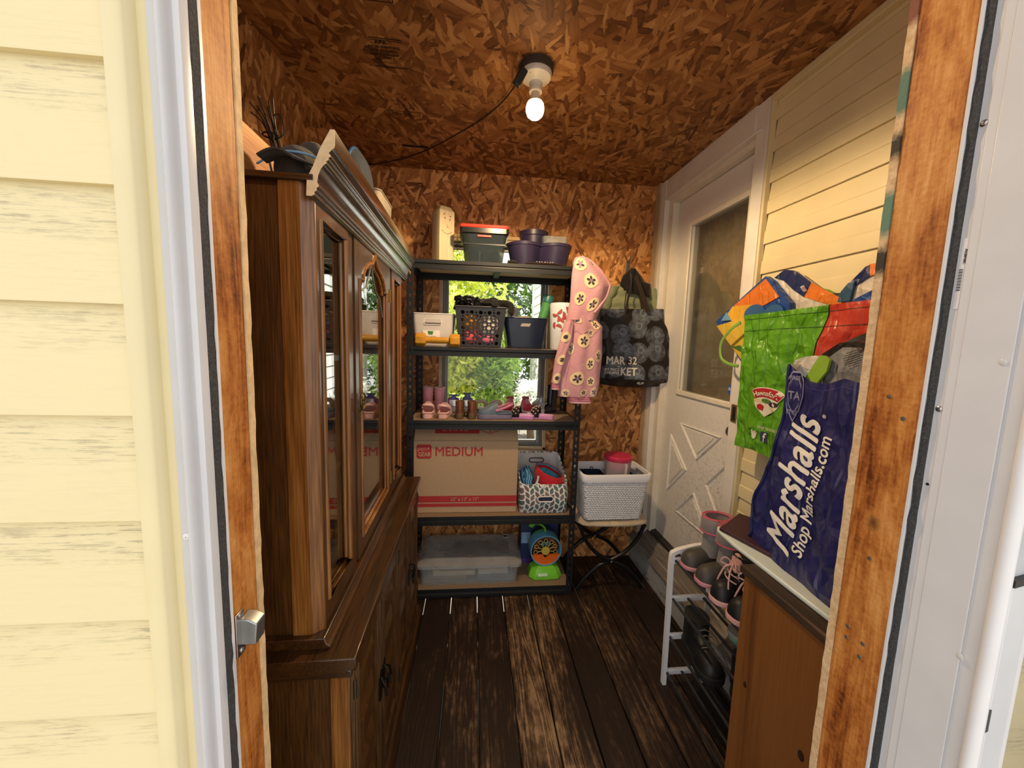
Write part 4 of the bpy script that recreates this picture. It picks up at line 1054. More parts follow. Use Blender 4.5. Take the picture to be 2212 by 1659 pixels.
t = thing('lidded_bin', 'clear plastic bin with dark rim and red lid on the top shelf', 'storage bin', (.040, 2.0, ZT5))
CLR = clear_plastic('smoky_plastic', '39423f', .36, .12)
obj('body', bin_shell(.195, .24, .235, .28, .152), CLR, t)
rb = MB().loft([rect_ring(-.118, .118, -.001, .281, .140, .015), rect_ring(-.125, .125, -.006, .286, .144, .015), rect_ring(-.125, .125, -.006, .286, .168, .015), rect_ring(-.118, .118, 0, .28, .168, .015)])
obj('rim', rb, mat('17191a', .3), t)
obj('lid', MB().loft([rect_ring(-.124, .124, -.004, .284, .168, .015), rect_ring(-.126, .126, -.007, .287, .172, .015), rect_ring(-.124, .124, -.004, .284, .184, .015), rect_ring(-.115, .115, .005, .275, .187, .015)]), mat('b8382f', .35), t)
obj('latch', MB().box(-.036, .036, -.004, .004, .124, .134), mat('cf5b50', .35), t, bevel=.003)
rbs = MB()
rbs.box(-.108, .108, .006, .010, .088, .094)
obj('ridge', rbs, mat('111414', .3), t)
for k, (x, c) in enumerate(((-.05, '3b3f3e'), (.01, '6c5f62'), (.06, '57585c'))):
    tag(obj('folded_cloth', MB().ball((.040 + x, 2.14, ZT5 + .048), (.028, .08, .040), 14, 8, .7), fabric(c, crease=1)), ('dark grey', 'mauve grey', 'mid grey')[k] + ' bundle seen through the clear red lidded bin', 'cloth', 'cloths inside the clear bin')
M_PURP = mat('2a2440', .4, var=.08)
def planter(r0, r1, h, lobes, c=(0, 0)):
    mb = MB(); rings = []
    prof = [(r0, 0), (r0 + (r1 - r0) * .8, h * .86), (r1 * .98, h * .88), (r1, h), (r1 * .95, h), (r1 * .93, h * .86), (r0 * .95, .006)]
    for rr, z in prof:
        ring = []
        for k in range(72):
            a = 2 * PI * k / 72
            if lobes:
                best = 0
                R_ = r1 * .58
                for m in range(lobes):
                    am = 2 * PI * m / lobes - PI / 2 + (PI / 3 if lobes == 3 else 0); cx, cy = R_ * math.cos(am), R_ * math.sin(am)
                    b = cx * math.cos(a) + cy * math.sin(a); rs = rr * .60; disc = b * b - (R_ * R_ - rs * rs)
                    if disc > 0: best = max(best, b + math.sqrt(disc))
                d = max(best, rr * .5)
            else: d = rr
            ring.append((c[0] + d * math.cos(a), c[1] + d * math.sin(a), z))
        rings.append(ring)
    return mb.loft(rings)
t = thing('trefoil_planter', 'dark purple three lobed planter pot at the front of the top shelf', 'planter', (.338, 2.138, ZT5))
obj('pot', planter(.112, .160, .118, 3), M_PURP, t)
t = thing('round_planter', 'taller dark purple pot standing behind the three lobed planter', 'planter', (.326, 2.232, ZT5 + .022))
obj('pot', planter(.056, .084, .200, 0), M_PURP, t)
t = thing('clear_tub', 'clear plastic tub resting in the purple planter on the right', 'tub', (.425, 2.13, ZT5 + .085))
obj('tub', MB().loft([rect_ring(-.06, .06, -.045, .045, 0, .02), rect_ring(-.07, .07, -.055, .055, .085, .02), rect_ring(-.067, .067, -.052, .052, .085, .02), rect_ring(-.057, .057, -.042, .042, .004, .02)]), clear_plastic('clear_tub', 'aeb8bb', .25, .1), t)
obj('content', MB().ball((0, 0, .03), (.05, .035, .022), 14, 8), mat('6b2f2c', .6), t)
t = thing('winter_glove', 'black glove lying between the red lidded bin and the purple planter', 'glove', (.19, 2.03, ZT5))
gl = MB().ball((0, .02, .014), (.026, .04, .014), 14, 8)
for k in range(4): gl.tube([(-.018 + .012 * k, -.005, .014), (-.022 + .014 * k, -.03, .012)], [.0075, .006], 8)
gl.tube([(.02, .03, .014), (.034, .01, .012)], [.008, .006], 8)
obj('glove', gl, fabric('15110f', crease=.8, cs=50), t)
t = thing('knit_cap', 'dark brown cap with pale print lying flat at the top shelf edge', 'cap', (.36, 2.012, ZT5))
obj('brim', MB().ball((0, -.001, .008), (.11, .026, .0075), 24, 8), fabric('2a1a18', crease=.5), t)
cpm = MB()
for k in range(7): cpm.tube([(-.05 + .014 * k, -.020 + .004 * (k % 2), .0155), (-.043 + .014 * k, -.010 - .004 * (k % 2), .0165)], .0016, 5)
obj('print', cpm, mat('cfc9c2', .7), t)

# ------------------------------------------------------------------ second shelf
ZT4 = 1.3895
t = thing('white_bin', 'white translucent plastic bin at the left end of the second shelf', 'storage bin', (-.215, 2.02, ZT4))
WBIN = clear_plastic('milky_plastic', 'e3dfdc', .8, .3)
obj('body', bin_shell(.19, .22, .215, .26, .168, .02), WBIN, t)
obj('rim', MB().tube(rect_ring(-.1075, .1075, 0, .26, .168, .02), .003, 6, closed=True), mat('f0edea', .35), t)
hs_ = obj('hand_slot', MB().prism(rrect(-.047, .043, .112, .142, .008), 'xz', -.0005, .0025).xf(Matrix.Translation((0, .006, 0))), mat('5f5753', .5), t, smooth=0)
obj('slot_rim', MB().tube([(x, .0045, z) for x, z in rrect(-.047, .043, .112, .142, .008)], .002, 6, closed=True), mat('f0edea', .35), t)
tagp = obj('label_card', MB().box(-.052, .036, .0045, .0065, .035, .082), mat('e9e6e2', .5), t)
obj('green_bowl_print', MB().prism([(-.028, .078), (.002, .078), (-.002, .060), (-.023, .060)], 'xz', .0035, .005), mat('3f7d3a', .6), tagp, smooth=0)
letters('dry erase', .013, plane_map((-.034, .0040, .047), (1, 0, 0), (0, 0, 1)), mat('4b4644', .7), tagp)
tag(obj('paper_bundle', MB().box(-.27, -.16, 2.06, 2.20, ZT4 + .02, ZT4 + .135), mat('7c4a3f', .7), None, bevel=.01), 'reddish bundle seen through the slot of the white bin', 'bundle')
t = thing('dumbbell', 'yellow hex dumbbell lying in front of the white bin', 'dumbbell', (-.187, 1.998, ZT4), 0)
M_YEL = mat('c28c1e', .55, var=.12, vscale=40, bump=.3, bscale=120)
for s_ in (-1, 1): obj('hex_head', MB().lathe([(.024, s_ * .060), (.0345, s_ * .064), (.0355, s_ * .070), (.0355, s_ * .106), (.033, s_ * .112), (.02, s_ * .114)], 6, (0, .0, .0315), 'x', a0=PI / 6), M_YEL, t, smooth=20, bevel=.003)
obj('handle', MB().lathe([(.0155, -.062), (.0165, -.03), (.017, 0), (.0165, .03), (.0155, .062)], 20, (0, 0, .0315), 'x'), M_YEL, t)

# black crate with round holes
t = thing('perforated_crate', 'black plastic crate with round holes full of clothes on the second shelf', 'crate', (.030, 1.995, ZT4 + .0025))
CW0, CW1, CH, CD = .216, .262, .207, .25
def crate_front(x, z): # x in -1..1 at height z
    k = z / CH; return (x * lerp(CW0, CW1, k) / 2, lerp(.02, 0, k), z)
holes = []
cols = 9
for r_ in range(9):
    for c_ in range(cols):
        x = -.088 + .022 * c_; z = .020 + .0195 * r_ + .002
        holes.append((x, z, .0098 if (r_ + c_) % 2 == 0 else .0046))
cf = MB()
# front sheet: cells with a round hole each
dx, dz = .022, .0195
def hole_cell(cx, cz, r):
    n = 16; vs = []; fs = []
    for k in range(n):
        a = 2 * PI * k / n + PI / n; ca, sa = math.cos(a), math.sin(a); tt = min(dx / 2 / max(abs(ca), 1e-6), dz / 2 / max(abs(sa), 1e-6))
        vs.append((cx + r * ca, cz + r * sa)); 
    for k in range(n):
        a = 2 * PI * k / n + PI / n; ca, sa = math.cos(a), math.sin(a); m_ = max(abs(ca) / (dx / 2), abs(sa) / (dz / 2)); vs.append((cx + ca / m_, cz + sa / m_))
    for k in range(n): fs.append((k, (k + 1) % n, n + (k + 1) % n, n + k))
    for sx_, sz_ in ((1, 1), (-1, 1), (-1, -1), (1, -1)):
        ca = math.atan2(sz_ * dz, sx_ * dx) % (2 * PI)
        for k in range(n):
            a0 = (2 * PI * k / n + PI / n) % (2 * PI); a1 = a0 + 2 * PI / n
            if a0 <= ca < a1 or a0 <= ca + 2 * PI < a1: vs.append((cx + sx_ * dx / 2, cz + sz_ * dz / 2)); fs.append((n + k, n + (k + 1) % n, len(vs) - 1)); break
    return vs, fs
def FP(x, z): k = z / CH; return (x * lerp(.96, 1.06, k), lerp(.02, 0, k), z)
for (x, z, r) in holes:
    vs, fs = hole_cell(x, z, r); cf.add([FP(a, b) for a, b in vs], fs)
za, zb = .022 - dz / 2, .022 + 8 * dz + dz / 2; xa = .088 + dx / 2
cf.add([FP(-xa, 0), FP(xa, 0), FP(xa, za), FP(-xa, za)], [(0, 1, 2, 3)]); cf.add([FP(-xa, zb), FP(xa, zb), FP(xa, CH), FP(-xa, CH)], [(0, 1, 2, 3)])
for s_ in (-1, 1):
    cf.add([FP(s_ * xa, 0), crate_front(s_, 0), crate_front(s_, CH), FP(s_ * xa, CH)], [(0, 1, 2, 3)])
CRM = mat('211f20', .4, var=.06)
obj('front_panel', cf, CRM, t, smooth=0, solid=.003)
cs_ = MB()
for s_ in (-1, 1): cs_.add([crate_front(s_, 0), crate_front(s_, CH), (s_ * CW1 / 2, CD, CH), (s_ * CW0 / 2, CD - .02, 0)], [(0, 1, 2, 3)])
cs_.add([(-CW0 / 2, CD - .02, 0), (CW0 / 2, CD - .02, 0), (CW1 / 2, CD, CH), (-CW1 / 2, CD, CH)], [(0, 1, 2, 3)])
cs_.add([(-CW0 / 2, .02, .001), (CW0 / 2, .02, .001), (CW0 / 2, CD - .02, .001), (-CW0 / 2, CD - .02, .001)], [(0, 1, 2, 3)])
obj('shell', cs_, CRM, t, smooth=0, solid=.003)
obj('rim', MB().tube([(x, y, CH) for x, y in rrect(-CW1 / 2 - .004, CW1 / 2 + .004, -.004, CD + .002, .012)], .004, 6, closed=True), mat('4a494d', .3), t)
crate_x, crate_y = .030, 1.995
cg = 'clothes packed in the perforated crate'
for (x, y, z, rx, ry, rz_, c, nm) in ((-.055, .068, .130, .045, .06, .05, 'b9791f', 'mustard'), (.045, .068, .115, .055, .06, .060, 'cfc4bb', 'pale grey'), (-.05, .072, .058, .045, .06, .045, 'd9555c', 'coral'), (.035, .072, .045, .055, .06, .03, 'c96d86', 'pink')):
    tag(obj('garment', MB().ball((crate_x + x, crate_y + y, ZT4 + z), (rx, ry, rz_), 16, 10, .75), fabric(c, crease=1)), nm + ' garment showing through the holes of the black crate', 'clothes', cg)
def blob(c, r, amp, sc, seed, n=32, m=20):
    mb = MB()
    mb.grid(lambda u, v: (lambda d: Vector(c) + Vector((d.x * r[0], d.y * r[1], d.z * r[2])) * (1 + amp * nz3(d.x * sc + seed, d.y * sc, d.z * sc) + .5 * amp * nz3(d.x * sc * 2.3 + seed, d.y * sc * 2.3, d.z * sc * 2.3)))(Vector((math.cos(2 * PI * u) * math.cos((v - .5) * PI * .98), math.sin(2 * PI * u) * math.cos((v - .5) * PI * .98), math.sin((v - .5) * PI)))), n, m, True)
    return mb
t = thing('black_bag', 'crumpled shiny black plastic bag heaped on the left of the black crate', 'bag', (-.035, 2.09, ZT4 + .205))
obj('heap', blob((0, 0, .022), (.075, .09, .040), .5, 2.2, 2), crinkle('0c0d10', .22, 40, 1.0, .02), t, smooth=60)
obj('loose_end', blob((-.05, -.05, .045), (.022, .018, .018), .6, 2.6, 8, 20, 12), crinkle('0c0d10', .22, 40, 1.0, .02), t, smooth=60)
t = thing('black_coat', 'matte black coat folded over the right of the black crate', 'coat', (.085, 2.07, ZT4 + .207))
obj('fold', blob((0, .02, .022), (.075, .10, .034), .35, 2.0, 5), fabric('101010', crease=.8, cs=26), t, smooth=70)
obj('sleeve', MB().tube(smooth_path([(.01, -.02, .024), (.05, -.045, .026), (.085, -.065, .022), (.103, -.075, .004), (.100, -.08, -.020), (.092, -.08, -.028)], 6), .0185, 14), fabric('101010', crease=.8, cs=26), t)

t = thing('navy_bin', 'navy translucent plastic bin right of the perforated crate', 'storage bin', (.273, 2.005, ZT4))
obj('body', bin_shell(.182, .22, .232, .26, .162, .02), clear_plastic('navy_plastic', '17243c', .86, .2), t)
obj('rim', MB().tube(rect_ring(-.116, .116, 0, .26, .162, .02), .0035, 6, closed=True), mat('22324c', .3), t)
obj('hand_slot', MB().prism([(-.045 + .012, .118), (.015, .118), (.03, .145), (-.02, .145)], 'xz', -.0005, .003).xf(Matrix.Translation((0, .004, 0))), mat('a39a92', .5), t, smooth=0)
tag(obj('canvas_roll', MB().tube([(.20, 2.10, ZT4 + .150), (.30, 2.16, ZT4 + .168)], .018, 12), fabric('a39683')), 'beige canvas roll peeking out of the navy bin', 'roll')
t = thing('bubble_tube', 'green ribbed bubble wand tube leaning out of the navy bin', 'toy tube', (.340, 2.10, ZT4 + .05), 0)
ax = Vector((.055, .02, .19)).normalized(); q = ax.to_track_quat('Z', 'Y').to_matrix().to_4x4()
prof = []
for k in range(24): prof += [(.0255, k * .009), (.0272, k * .009 + .0045)]
obj('tube', MB().lathe(prof + [(.018, .216)], 18).xf(q), mat('4f8f55', .4), t)
obj('cap', MB().lathe([(.028, .214), (.029, .222), (.029, .246), (.026, .256), (.016, .259)], 18).xf(q), mat('2c6a66', .4), t)
t = thing('white_cup', 'off white plastic cup behind the sleeve of the black coat', 'cup', (.222, 2.285, ZT4))
obj('cup', MB().lathe([(.028, 0), (.036, .235), (.033, .235), (.026, .004)], 24), mat('d9d6d2', .4), t)
t = thing('fruit_pitcher', 'white pitcher printed with watermelon slices beside the pink hoodie', 'pitcher', (.474, 2.065, ZT4))
pm_ = MB().lathe([(.056, 0), (.060, .01), (.068, .235), (.066, .25), (.062, .25), (.056, .012)], 40)
po_ = obj('jug', pm_, mat('dfe6ee', .3, var=.04), t)
rind = MB(); fl2 = MB(); rr_ = random.Random(5)
slots = [(-.5, .205), (-.2, .185), (.12, .21), (.4, .19), (-.62, .165), (-.33, .15), (.0, .16), (.3, .15), (-.5, .12), (-.15, .115), (.18, .12), (.5, .118), (-.85, .19), (-.8, .13)]
for (a, z) in slots:
    rot = rr_.uniform(0, 6.28); R0 = .0625 + z * .027
    for (mb, rad, off) in ((rind, .0185, .0008), (fl2, .0150, .0013)):
        pts = [(rad * math.cos(q_), rad * math.sin(q_)) for q_ in [PI * k / 10 for k in range(11)]]
        def mp(x, y, a=a, z=z, rot=rot, R0=R0, off=off):
            X, Z_ = x * math.cos(rot) - y * math.sin(rot), x * math.sin(rot) + y * math.cos(rot); an = -PI / 2 + a * .95 + X / R0
            return ((.0605 + .0275 * (z + Z_) / .25 * .0 + lerp(.0602, .0682, (z + Z_) / .235) - .0605 + off) * math.cos(an), (lerp(.0602, .0682, (z + Z_) / .235) + off) * math.sin(an), z + Z_)
        patch(mb, pts, mp)
obj('rind_print', rind, mat('6d7f8c', .5), po_, smooth=0, normals=False); obj('slice_print', fl2, mat('b8483f', .5), po_, smooth=0, normals=False)
obj('handle', MB().tube(smooth_path([(.045, .045, .21), (.075, .075, .2), (.08, .08, .12), (.045, .045, .06)], 5), .007, 8), mat('dfe6ee', .3, var=.04), t)

# ------------------------------------------------------------------ shoes
FOOT = [(0, .30), (.02, .52), (.06, .68), (.15, .78), (.35, .76), (.5, .80), (.68, 1.0), (.82, .98), (.92, .82), (.97, .58), (1.0, .26)]
US = (0, .015, .04, .09, .16, .25, .35, .45, .55, .65, .75, .83, .9, .95, .98, 1.0)
def sole(L, W, z0, z1, flare=1.04, us=US):
    mb = MB(); rings = []
    for u in us:
        w = W / 2 * sm(FOOT, u); y = u * L
        rings.append([(-w, y, z0), (w, y, z0), (w * flare, y, lerp(z0, z1, .6)), (w, y, z1), (-w, y, z1), (-w * flare, y, lerp(z0, z1, .6))])
    return mb.loft(rings)
def upper(L, W, z0, prof, narrow=.94, us=US, e=.75, n=14):
    """prof: table of height above z0 along the foot"""
    mb = MB(); rings = []
    for u in us:
        w = W / 2 * sm(FOOT, u) * narrow; h = max(sm(prof, u), .003); y = lerp(.015, .985, u) * L
        ring = [(-w, y, z0 - .002)]
        for k in range(n + 1):
            a = PI - PI * k / n; c, s_ = math.cos(a), math.sin(a)
            ring.append((w * math.copysign(abs(c) ** .9, c) * (1 - .12 * s_), y, z0 + h * s_ ** e))
        ring.append((w, y, z0 - .002)); rings.append(ring)
    return mb.loft(rings)
def shoe(name, label, cat, loc, rz, L, W, H, c_up, c_sole, c_in=None, sole_h=.018, kind='low', group=None, accents=()):
    t = thing(name, label, cat, loc, rz, group)
    up_m = c_up if isinstance(c_up, bpy.types.Material) else fabric(c_up, crease=.25, var=.1)
    obj('sole', sole(L, W, 0, sole_h), c_sole if isinstance(c_sole, bpy.types.Material) else mat(c_sole, .6), t, bevel=.002)
    hi = H - sole_h
    if kind == 'low': prof = [(0, hi * .92), (.06, hi), (.3, hi * .88), (.45, hi * .86), (.62, hi * .62), (.8, hi * .46), (.93, hi * .36), (1, hi * .16)]
    else: prof = [(0, hi * .95), (.06, hi), (.3, hi * .96), (.42, hi * .85), (.55, hi * .6), (.7, hi * .42), (.9, hi * .34), (1, hi * .16)]
    u_ = obj('upper', upper(L, W, sole_h, prof), up_m, t, smooth=60)
    ow = W * .26; oy0, oy1 = L * .05, L * .42
    pts = [((oy0 + oy1) / 2 + (oy1 - oy0) / 2 * math.sin(2 * PI * k / 24), ow * math.cos(2 * PI * k / 24)) for k in range(24)]
    op = MB(); z_ = H + .0
    op.loft([[(x * .98, y, H - .004 - (.06 * hi if y > L * .2 else 0)) for y, x in pts], [(x, y, H + .0015 - (.10 * hi if y > L * .25 else 0)) for y, x in pts]])
    obj('dark_opening', op, mat(c_in or '2a2422', .9), t)  # dark patch on the closed top; shade of the opening put into colour
    obj('collar', MB().tube([(x * 1.04, y, H + .0005 - (.10 * hi if y > L * .25 else 0)) for y, x in pts], .0035, 6, closed=True), up_m, t)
    return t
def laces(t, L, W, H, sole_h, c, n=4, name='laces'):
    mb = MB(); hi = H - sole_h
    for k in range(n):
        u = .45 + .07 * k; h = sole_h + hi * lerp(.86, .6, k / max(n - 1, 1)); w = W * .2
        mb.tube([(-w, u * L, h * .93), (0, u * L + .004, h + .003), (w, u * L, h * .93)], .0022, 6)
    obj(name, mb, mat(c, .7), t)
Z3 = 1.0045
def clog(label, loc, rz, L, W, H, c, c_strap, c_in, group, sole_c=None, cat='clog', name='clog'):
    """moulded clog: deep footbed, domed toe, heel strap"""
    t = thing(name, label, cat, loc, rz, group); m = mat(c, .55, var=.06); sh_ = H * .30
    obj('sole', sole(L, W, 0, sh_, 1.06), mat(sole_c or c, .6, var=.06), t, bevel=.003)
    us = (.42, .46, .5, .56, .63, .7, .78, .85, .91, .96, .985, 1.0)
    hi = H - sh_
    obj('toe_dome', upper(L, W * 1.02, sh_, [(.42, hi), (.5, hi * .97), (.65, hi * .78), (.8, hi * .56), (.93, hi * .42), (1, hi * .2)], .97, us, .6), m, t, smooth=60)
    rim = MB(); P = []
    for k in range(19):
        u = .44 * (1 - abs(k - 9) / 9) ; sgn = -1 if k < 9 else 1
        uu = .44 - u; w = W / 2 * sm(FOOT, uu) * .96 * (sgn if k != 9 else 0)
        P.append((w, uu * L + (.004 if k == 9 else 0), sh_ + .006))
    rim.tube(P, .0055, 8); obj('heel_rim', rim, m, t)
    obj('footbed', MB().prism([(W / 2 * sm(FOOT, u) * .86 * s_, u * L) for s_, us_ in ((1, (.03, .1, .2, .3, .43)), (-1, (.43, .3, .2, .1, .03))) for u in us_], 'xy', sh_ - .002, sh_ + .0025), mat(c_in, .8), t)  # darker than the clog: inner shade put into the colour
    obj('opening', MB().loft([[(W * .40 * math.cos(a), L * .425, sh_ + (hi * .9) * math.sin(a) ** .7) for a in [PI * k / 12 for k in range(13)]], [(W * .36 * math.cos(a), L * .418, sh_ + (hi * .80) * math.sin(a) ** .7) for a in [PI * k / 12 for k in range(13)]]]), mat(c_in, .9), t)  # plate over the mouth, shade of the inside put into its colour
    sp_ = MB().tube(smooth_path([(-W * .44, L * .46, sh_ + hi * .35), (-W * .46, L * .22, sh_ + hi * .62), (-W * .30, L * .03, sh_ + hi * .85), (0, -L * .02, sh_ + hi * .92), (W * .30, L * .03, sh_ + hi * .85), (W * .46, L * .22, sh_ + hi * .62), (W * .44, L * .46, sh_ + hi * .35)], 5), .0045, 8, sq=(.0022, .0065))
    obj('heel_strap', sp_, mat(c_strap, .5), t)
    rv = MB()
    for s_ in (-1, 1): obj('rivet', MB().ball((s_ * W * .455, L * .46, sh_ + hi * .35), (.004, .007, .007), 10, 8), mat(c_strap, .5), t)
    return t
g3 = 'shoes on the third shelf'
clog('left of the two pale pink clogs at the front left of the shoe shelf', (-.240, 2.012, Z3), .05, .165, .070, .084, 'd9aca6', 'e0b6b2', '7a4f52', g3)
clog('right of the two pale pink clogs, next to the brown boots', (-.162, 2.012, Z3), -.08, .165, .070, .080, 'd9aca6', 'e0b6b2', '7a4f52', g3)
def boot(label, loc, rz, L, W, H, shaft_h, c, c_sole, c_in, group, sole_h=.014, trim=None, name='boot', cat='boot', top_w=None, shm=None, fold=None):
    t = thing(name, label, cat, loc, rz, group)
    m = c if isinstance(c, bpy.types.Material) else fabric(c, crease=.35, cs=30)
    obj('sole', sole(L, W, 0, sole_h), mat(c_sole, .6), t, bevel=.002)
    obj('foot', upper(L, W, sole_h, [(0, H), (.3, H * 1.02), (.45, H * .92), (.6, H * .66), (.8, H * .5), (.93, H * .4), (1, H * .18)]), m, t, smooth=60)
    tw = top_w or W * .92
    sh_ = MB(); rings = []
    for (k, zz) in ((0, sole_h + H * .35), (.25, sole_h + H * .8), (.6, lerp(sole_h + H, shaft_h, .5)), (1, shaft_h)):
        wx = lerp(W * .78, tw, k) / 2; wy = lerp(L * .27, tw * .60, k); cy = lerp(L * .25, L * .23, k)
        rings.append([(wx * math.cos(a), cy + wy * math.sin(a), zz) for a in [2 * PI * q_ / 24 for q_ in range(24)]])
    inner = [[((p[0]) * .9, L * .23 + (p[1] - L * .23) * .9, shaft_h) for p in rings[-1]], [((p[0]) * .86, L * .23 + (p[1] - L * .23) * .86, shaft_h - .035) for p in rings[-1]]]
    obj('shaft', MB().loft(rings + inner), shm or m, t, smooth=60)
    obj('lining', MB().loft([[(p[0] * .885, L * .23 + (p[1] - L * .23) * .885, shaft_h - .034) for p in rings[-1]], [(p[0] * .885, L * .23 + (p[1] - L * .23) * .885, shaft_h - .030) for p in rings[-1]]]), mat(c_in, .95), t)
    if trim: obj('top_trim', MB().tube([((p[0]) * .96, L * .23 + (p[1] - L * .23) * .96, shaft_h) for p in rings[-1]], .004, 8, closed=True), mat(trim, .6), t)
    return t
boot('left of the two pink boots behind the pale pink clogs', (-.262, 2.20, Z3), .0, .13, .062, .05, .142, 'e0a0ae', 'c08590', '6d5152', g3, trim='d9b3ad')
boot('right of the two pink boots, beside the colourful sneakers', (-.196, 2.20, Z3), .0, .13, .062, .05, .142, 'e0a0ae', 'c08590', '6d5152', g3, trim='d9b3ad')
for x, s_, w_ in ((-.115, 'left', 'left one of the pair of shiny multicolour sneakers standing behind the brown boots'), (-.033, 'right', 'right one of the pair of shiny multicolour sneakers behind the brown boots')):
    t = shoe('sneaker', w_, 'sneaker', (x, 2.215, Z3), .0, .125, .084, .10 if s_ == 'left' else .112, mat('7f8fc4', .2, .4, var=.5, vscale=60), 'e9e9ec', '3a2f6b', .03, group=g3)
    obj('heel_patch', MB().prism(rrect(-.024, .024, .034, .074, .006), 'xz', -.003, .004), mat('dff0f2', .15, .5, var=.3, vscale=80), t, bevel=.002)
    obj('side_panel', MB().ball((-.026, .02, .065), (.008, .02, .02), 10, 8).ball((.026, .02, .065), (.008, .02, .02), 10, 8), mat('b04a8e', .3), t)
    obj('heel_tab', MB().prism(rrect(-.012, .012, .07, .096, .006), 'xz', .0, .008), mat('5a58a8', .3), t, bevel=.002)
M_LEATH = mat('6e4026', .4, var=.2, vscale=30)
boot('left brown leather ankle boot seen from the heel', (-.071, 2.015, Z3), 0.0, .15, .056, .05, .094, M_LEATH, '5c4a2c', '1d1410', g3, sole_h=.026)
boot('right brown leather ankle boot, beside the blue clog', (-.006, 2.015, Z3), .0, .15, .056, .05, .094, M_LEATH, '5c4a2c', '1d1410', g3, sole_h=.026)
t = clog('slate blue clog with pink heel strap turned sideways on the shoe shelf', (.214, 2.055, Z3), PI / 2 + .05, .19, .078, .090, '5a6b80', 'd17f9c', '38485c', g3, '77708c')
obj('sole_print', MB().box(.0405, .0418, .02, .165, .008, .021), mat('6d2f55', .6, var=.5, vscale=90), t)
obj('toe_print', MB().ball((.022, .145, .046), (.012, .026, .014), 12, 8), mat('d6a58c', .6), t)
def slide(label, loc, rz, L, W):
    t = thing('slide_sandal', label, 'sandal', loc, rz, g3)
    obj('sole', sole(L, W, 0, .022, 1.05), mat('c58ac6', .5, var=.06), t, bevel=.003)
    obj('footbed', sole(L * .95, W * .86, .020, .0245).xf(Matrix.Translation((0, L * .025, 0))), mat('d5a3d6', .6), t)
    st = MB(); rings = []
    for u, hh in ((.50, .056), (.56, .058), (.66, .054), (.76, .044), (.80, .041)):
        w = W / 2 * sm(FOOT, u) * 1.03
        rings.append([(w * math.cos(a), u * L, .010 + hh * math.sin(a) ** .8) for a in [PI * k / 16 for k in range(17)]])
    o = obj('strap', MB().loft(rings, closed=False), fabric('15131a', crease=.1), t, solid=.004)
    dm_ = MB(); k0 = 0
    for i, u in enumerate((.54, .62, .70, .77)):
        for k in range(5):
            a = PI * (k + .5 + (.5 if i % 2 else 0)) / 5.5; w = W / 2 * sm(FOOT, u) * 1.03 + .0025
            hh = pl([(.5, .056), (.56, .058), (.66, .054), (.76, .044), (.8, .041)], u) + .002
            dm_.ball((w * math.cos(a), u * L, .010 + hh * math.sin(a) ** .8), (.0042, .0042, .0042), 8, 6)
    obj('dot_print', dm_, mat(('d9b9a0'), .6, var=.3, vscale=70), o)
slide('left black spotted slide sandal with lilac sole', (.335, 2.030, Z3), math.radians(68), .155, .066)
slide('right black spotted slide sandal with lilac sole nearest the shelf end', (.445, 2.035, Z3), math.radians(68), .155, .066)
def flat_sandal(label, loc, rz):
    t = thing('flat_sandal', label, 'sandal', loc, rz, g3)
    obj('sole', sole(.12, .066, 0, .022), mat('b09a80', .7), t)
    st = MB().tube(smooth_path([(-.032, .03, .016), (-.030, .01, .055), (0, .0, .072), (.030, .01, .055), (.032, .03, .016)], 5), .004, 8, sq=(.003, .009))
    obj('heel_cup', st, mat('c9b49a', .7), t); obj('toe_strap', MB().tube(smooth_path([(-.033, .08, .016), (-.02, .08, .052), (.02, .08, .052), (.033, .08, .016)], 5), .004, 8, sq=(.003, .012)), mat('c9b49a', .7), t)
flat_sandal('left of the two beige sandals behind the blue clog', (.055, 2.20, Z3), .1); flat_sandal('right of the two beige sandals behind the blue clog', (.128, 2.20, Z3), -.1)
for x, lb, rz in ((.232, 'left of the two red child sneakers behind the spotted slides', -.25), (.315, 'right of the two red child sneakers behind the spotted slides', .2)):
    t = shoe('child_sneaker', lb, 'sneaker', (x, 2.325, Z3), PI + rz, .125, .076, .082, 'c23a48', 'e8d7d6', '5b1a20', .014, group=g3); laces(t, .125, .076, .082, .014, 'e3b7bb', 4)
t = shoe('running_shoe', 'silver grey running shoe in front of the dark rain boot', 'sneaker', (.402, 2.19, Z3), .1, .13, .07, .105, mat('9ba1a8', .3, .3, var=.4, vscale=60), 'd9dade', '4c5a78', .03, group=g3)
obj('heel_patch', MB().prism(rrect(-.02, .02, .034, .07, .006), 'xz', -.002, .004), mat('c9ccd6', .2, .6), t, bevel=.002)
boot('dark glittery rain boot at the right end of the shoe shelf', (.505, 2.28, Z3), PI / 2 + .5, .13, .065, .055, .165, mat('191a2c', .2, .2, var=.8, vscale=300), '14141c', '0c0c10', g3, name='rain_boot')

# ------------------------------------------------------------------ fourth shelf: carton and fabric bin
ZT2 = .4735
M_CARD = mat('b99c7c', .8, var=.06, vscale=120); M_RED = mat('b22f31', .7, var=.06)
t = thing('cardboard_box', 'large brown cardboard moving box on the fourth shelf', 'cardboard box', (-.314, 2.03, ZT2))
BWd, BHh = .568, .408
bx = obj('carton', MB().box(0, BWd, .001, .30, 0, BHh), M_CARD, t, bevel=.003)
F = lambda off=.0012: plane_map((0, .001, 0), (1, 0, 0), (0, 0, 1), off)
def rect(mb, x0, x1, y0, y1, fn): return mb.add([fn(x0, y0), fn(x1, y0), fn(x1, y1), fn(x0, y1)], [(0, 1, 2, 3)])
pr = MB(); rect(pr, .0, BWd, .062, .098, F()); rect(pr, 0, BWd, .036, .055, F()); patch(pr, rrect(.016, .096, .310, .388, .012), F())
obj('red_print', pr, M_RED, bx, smooth=0, normals=False)
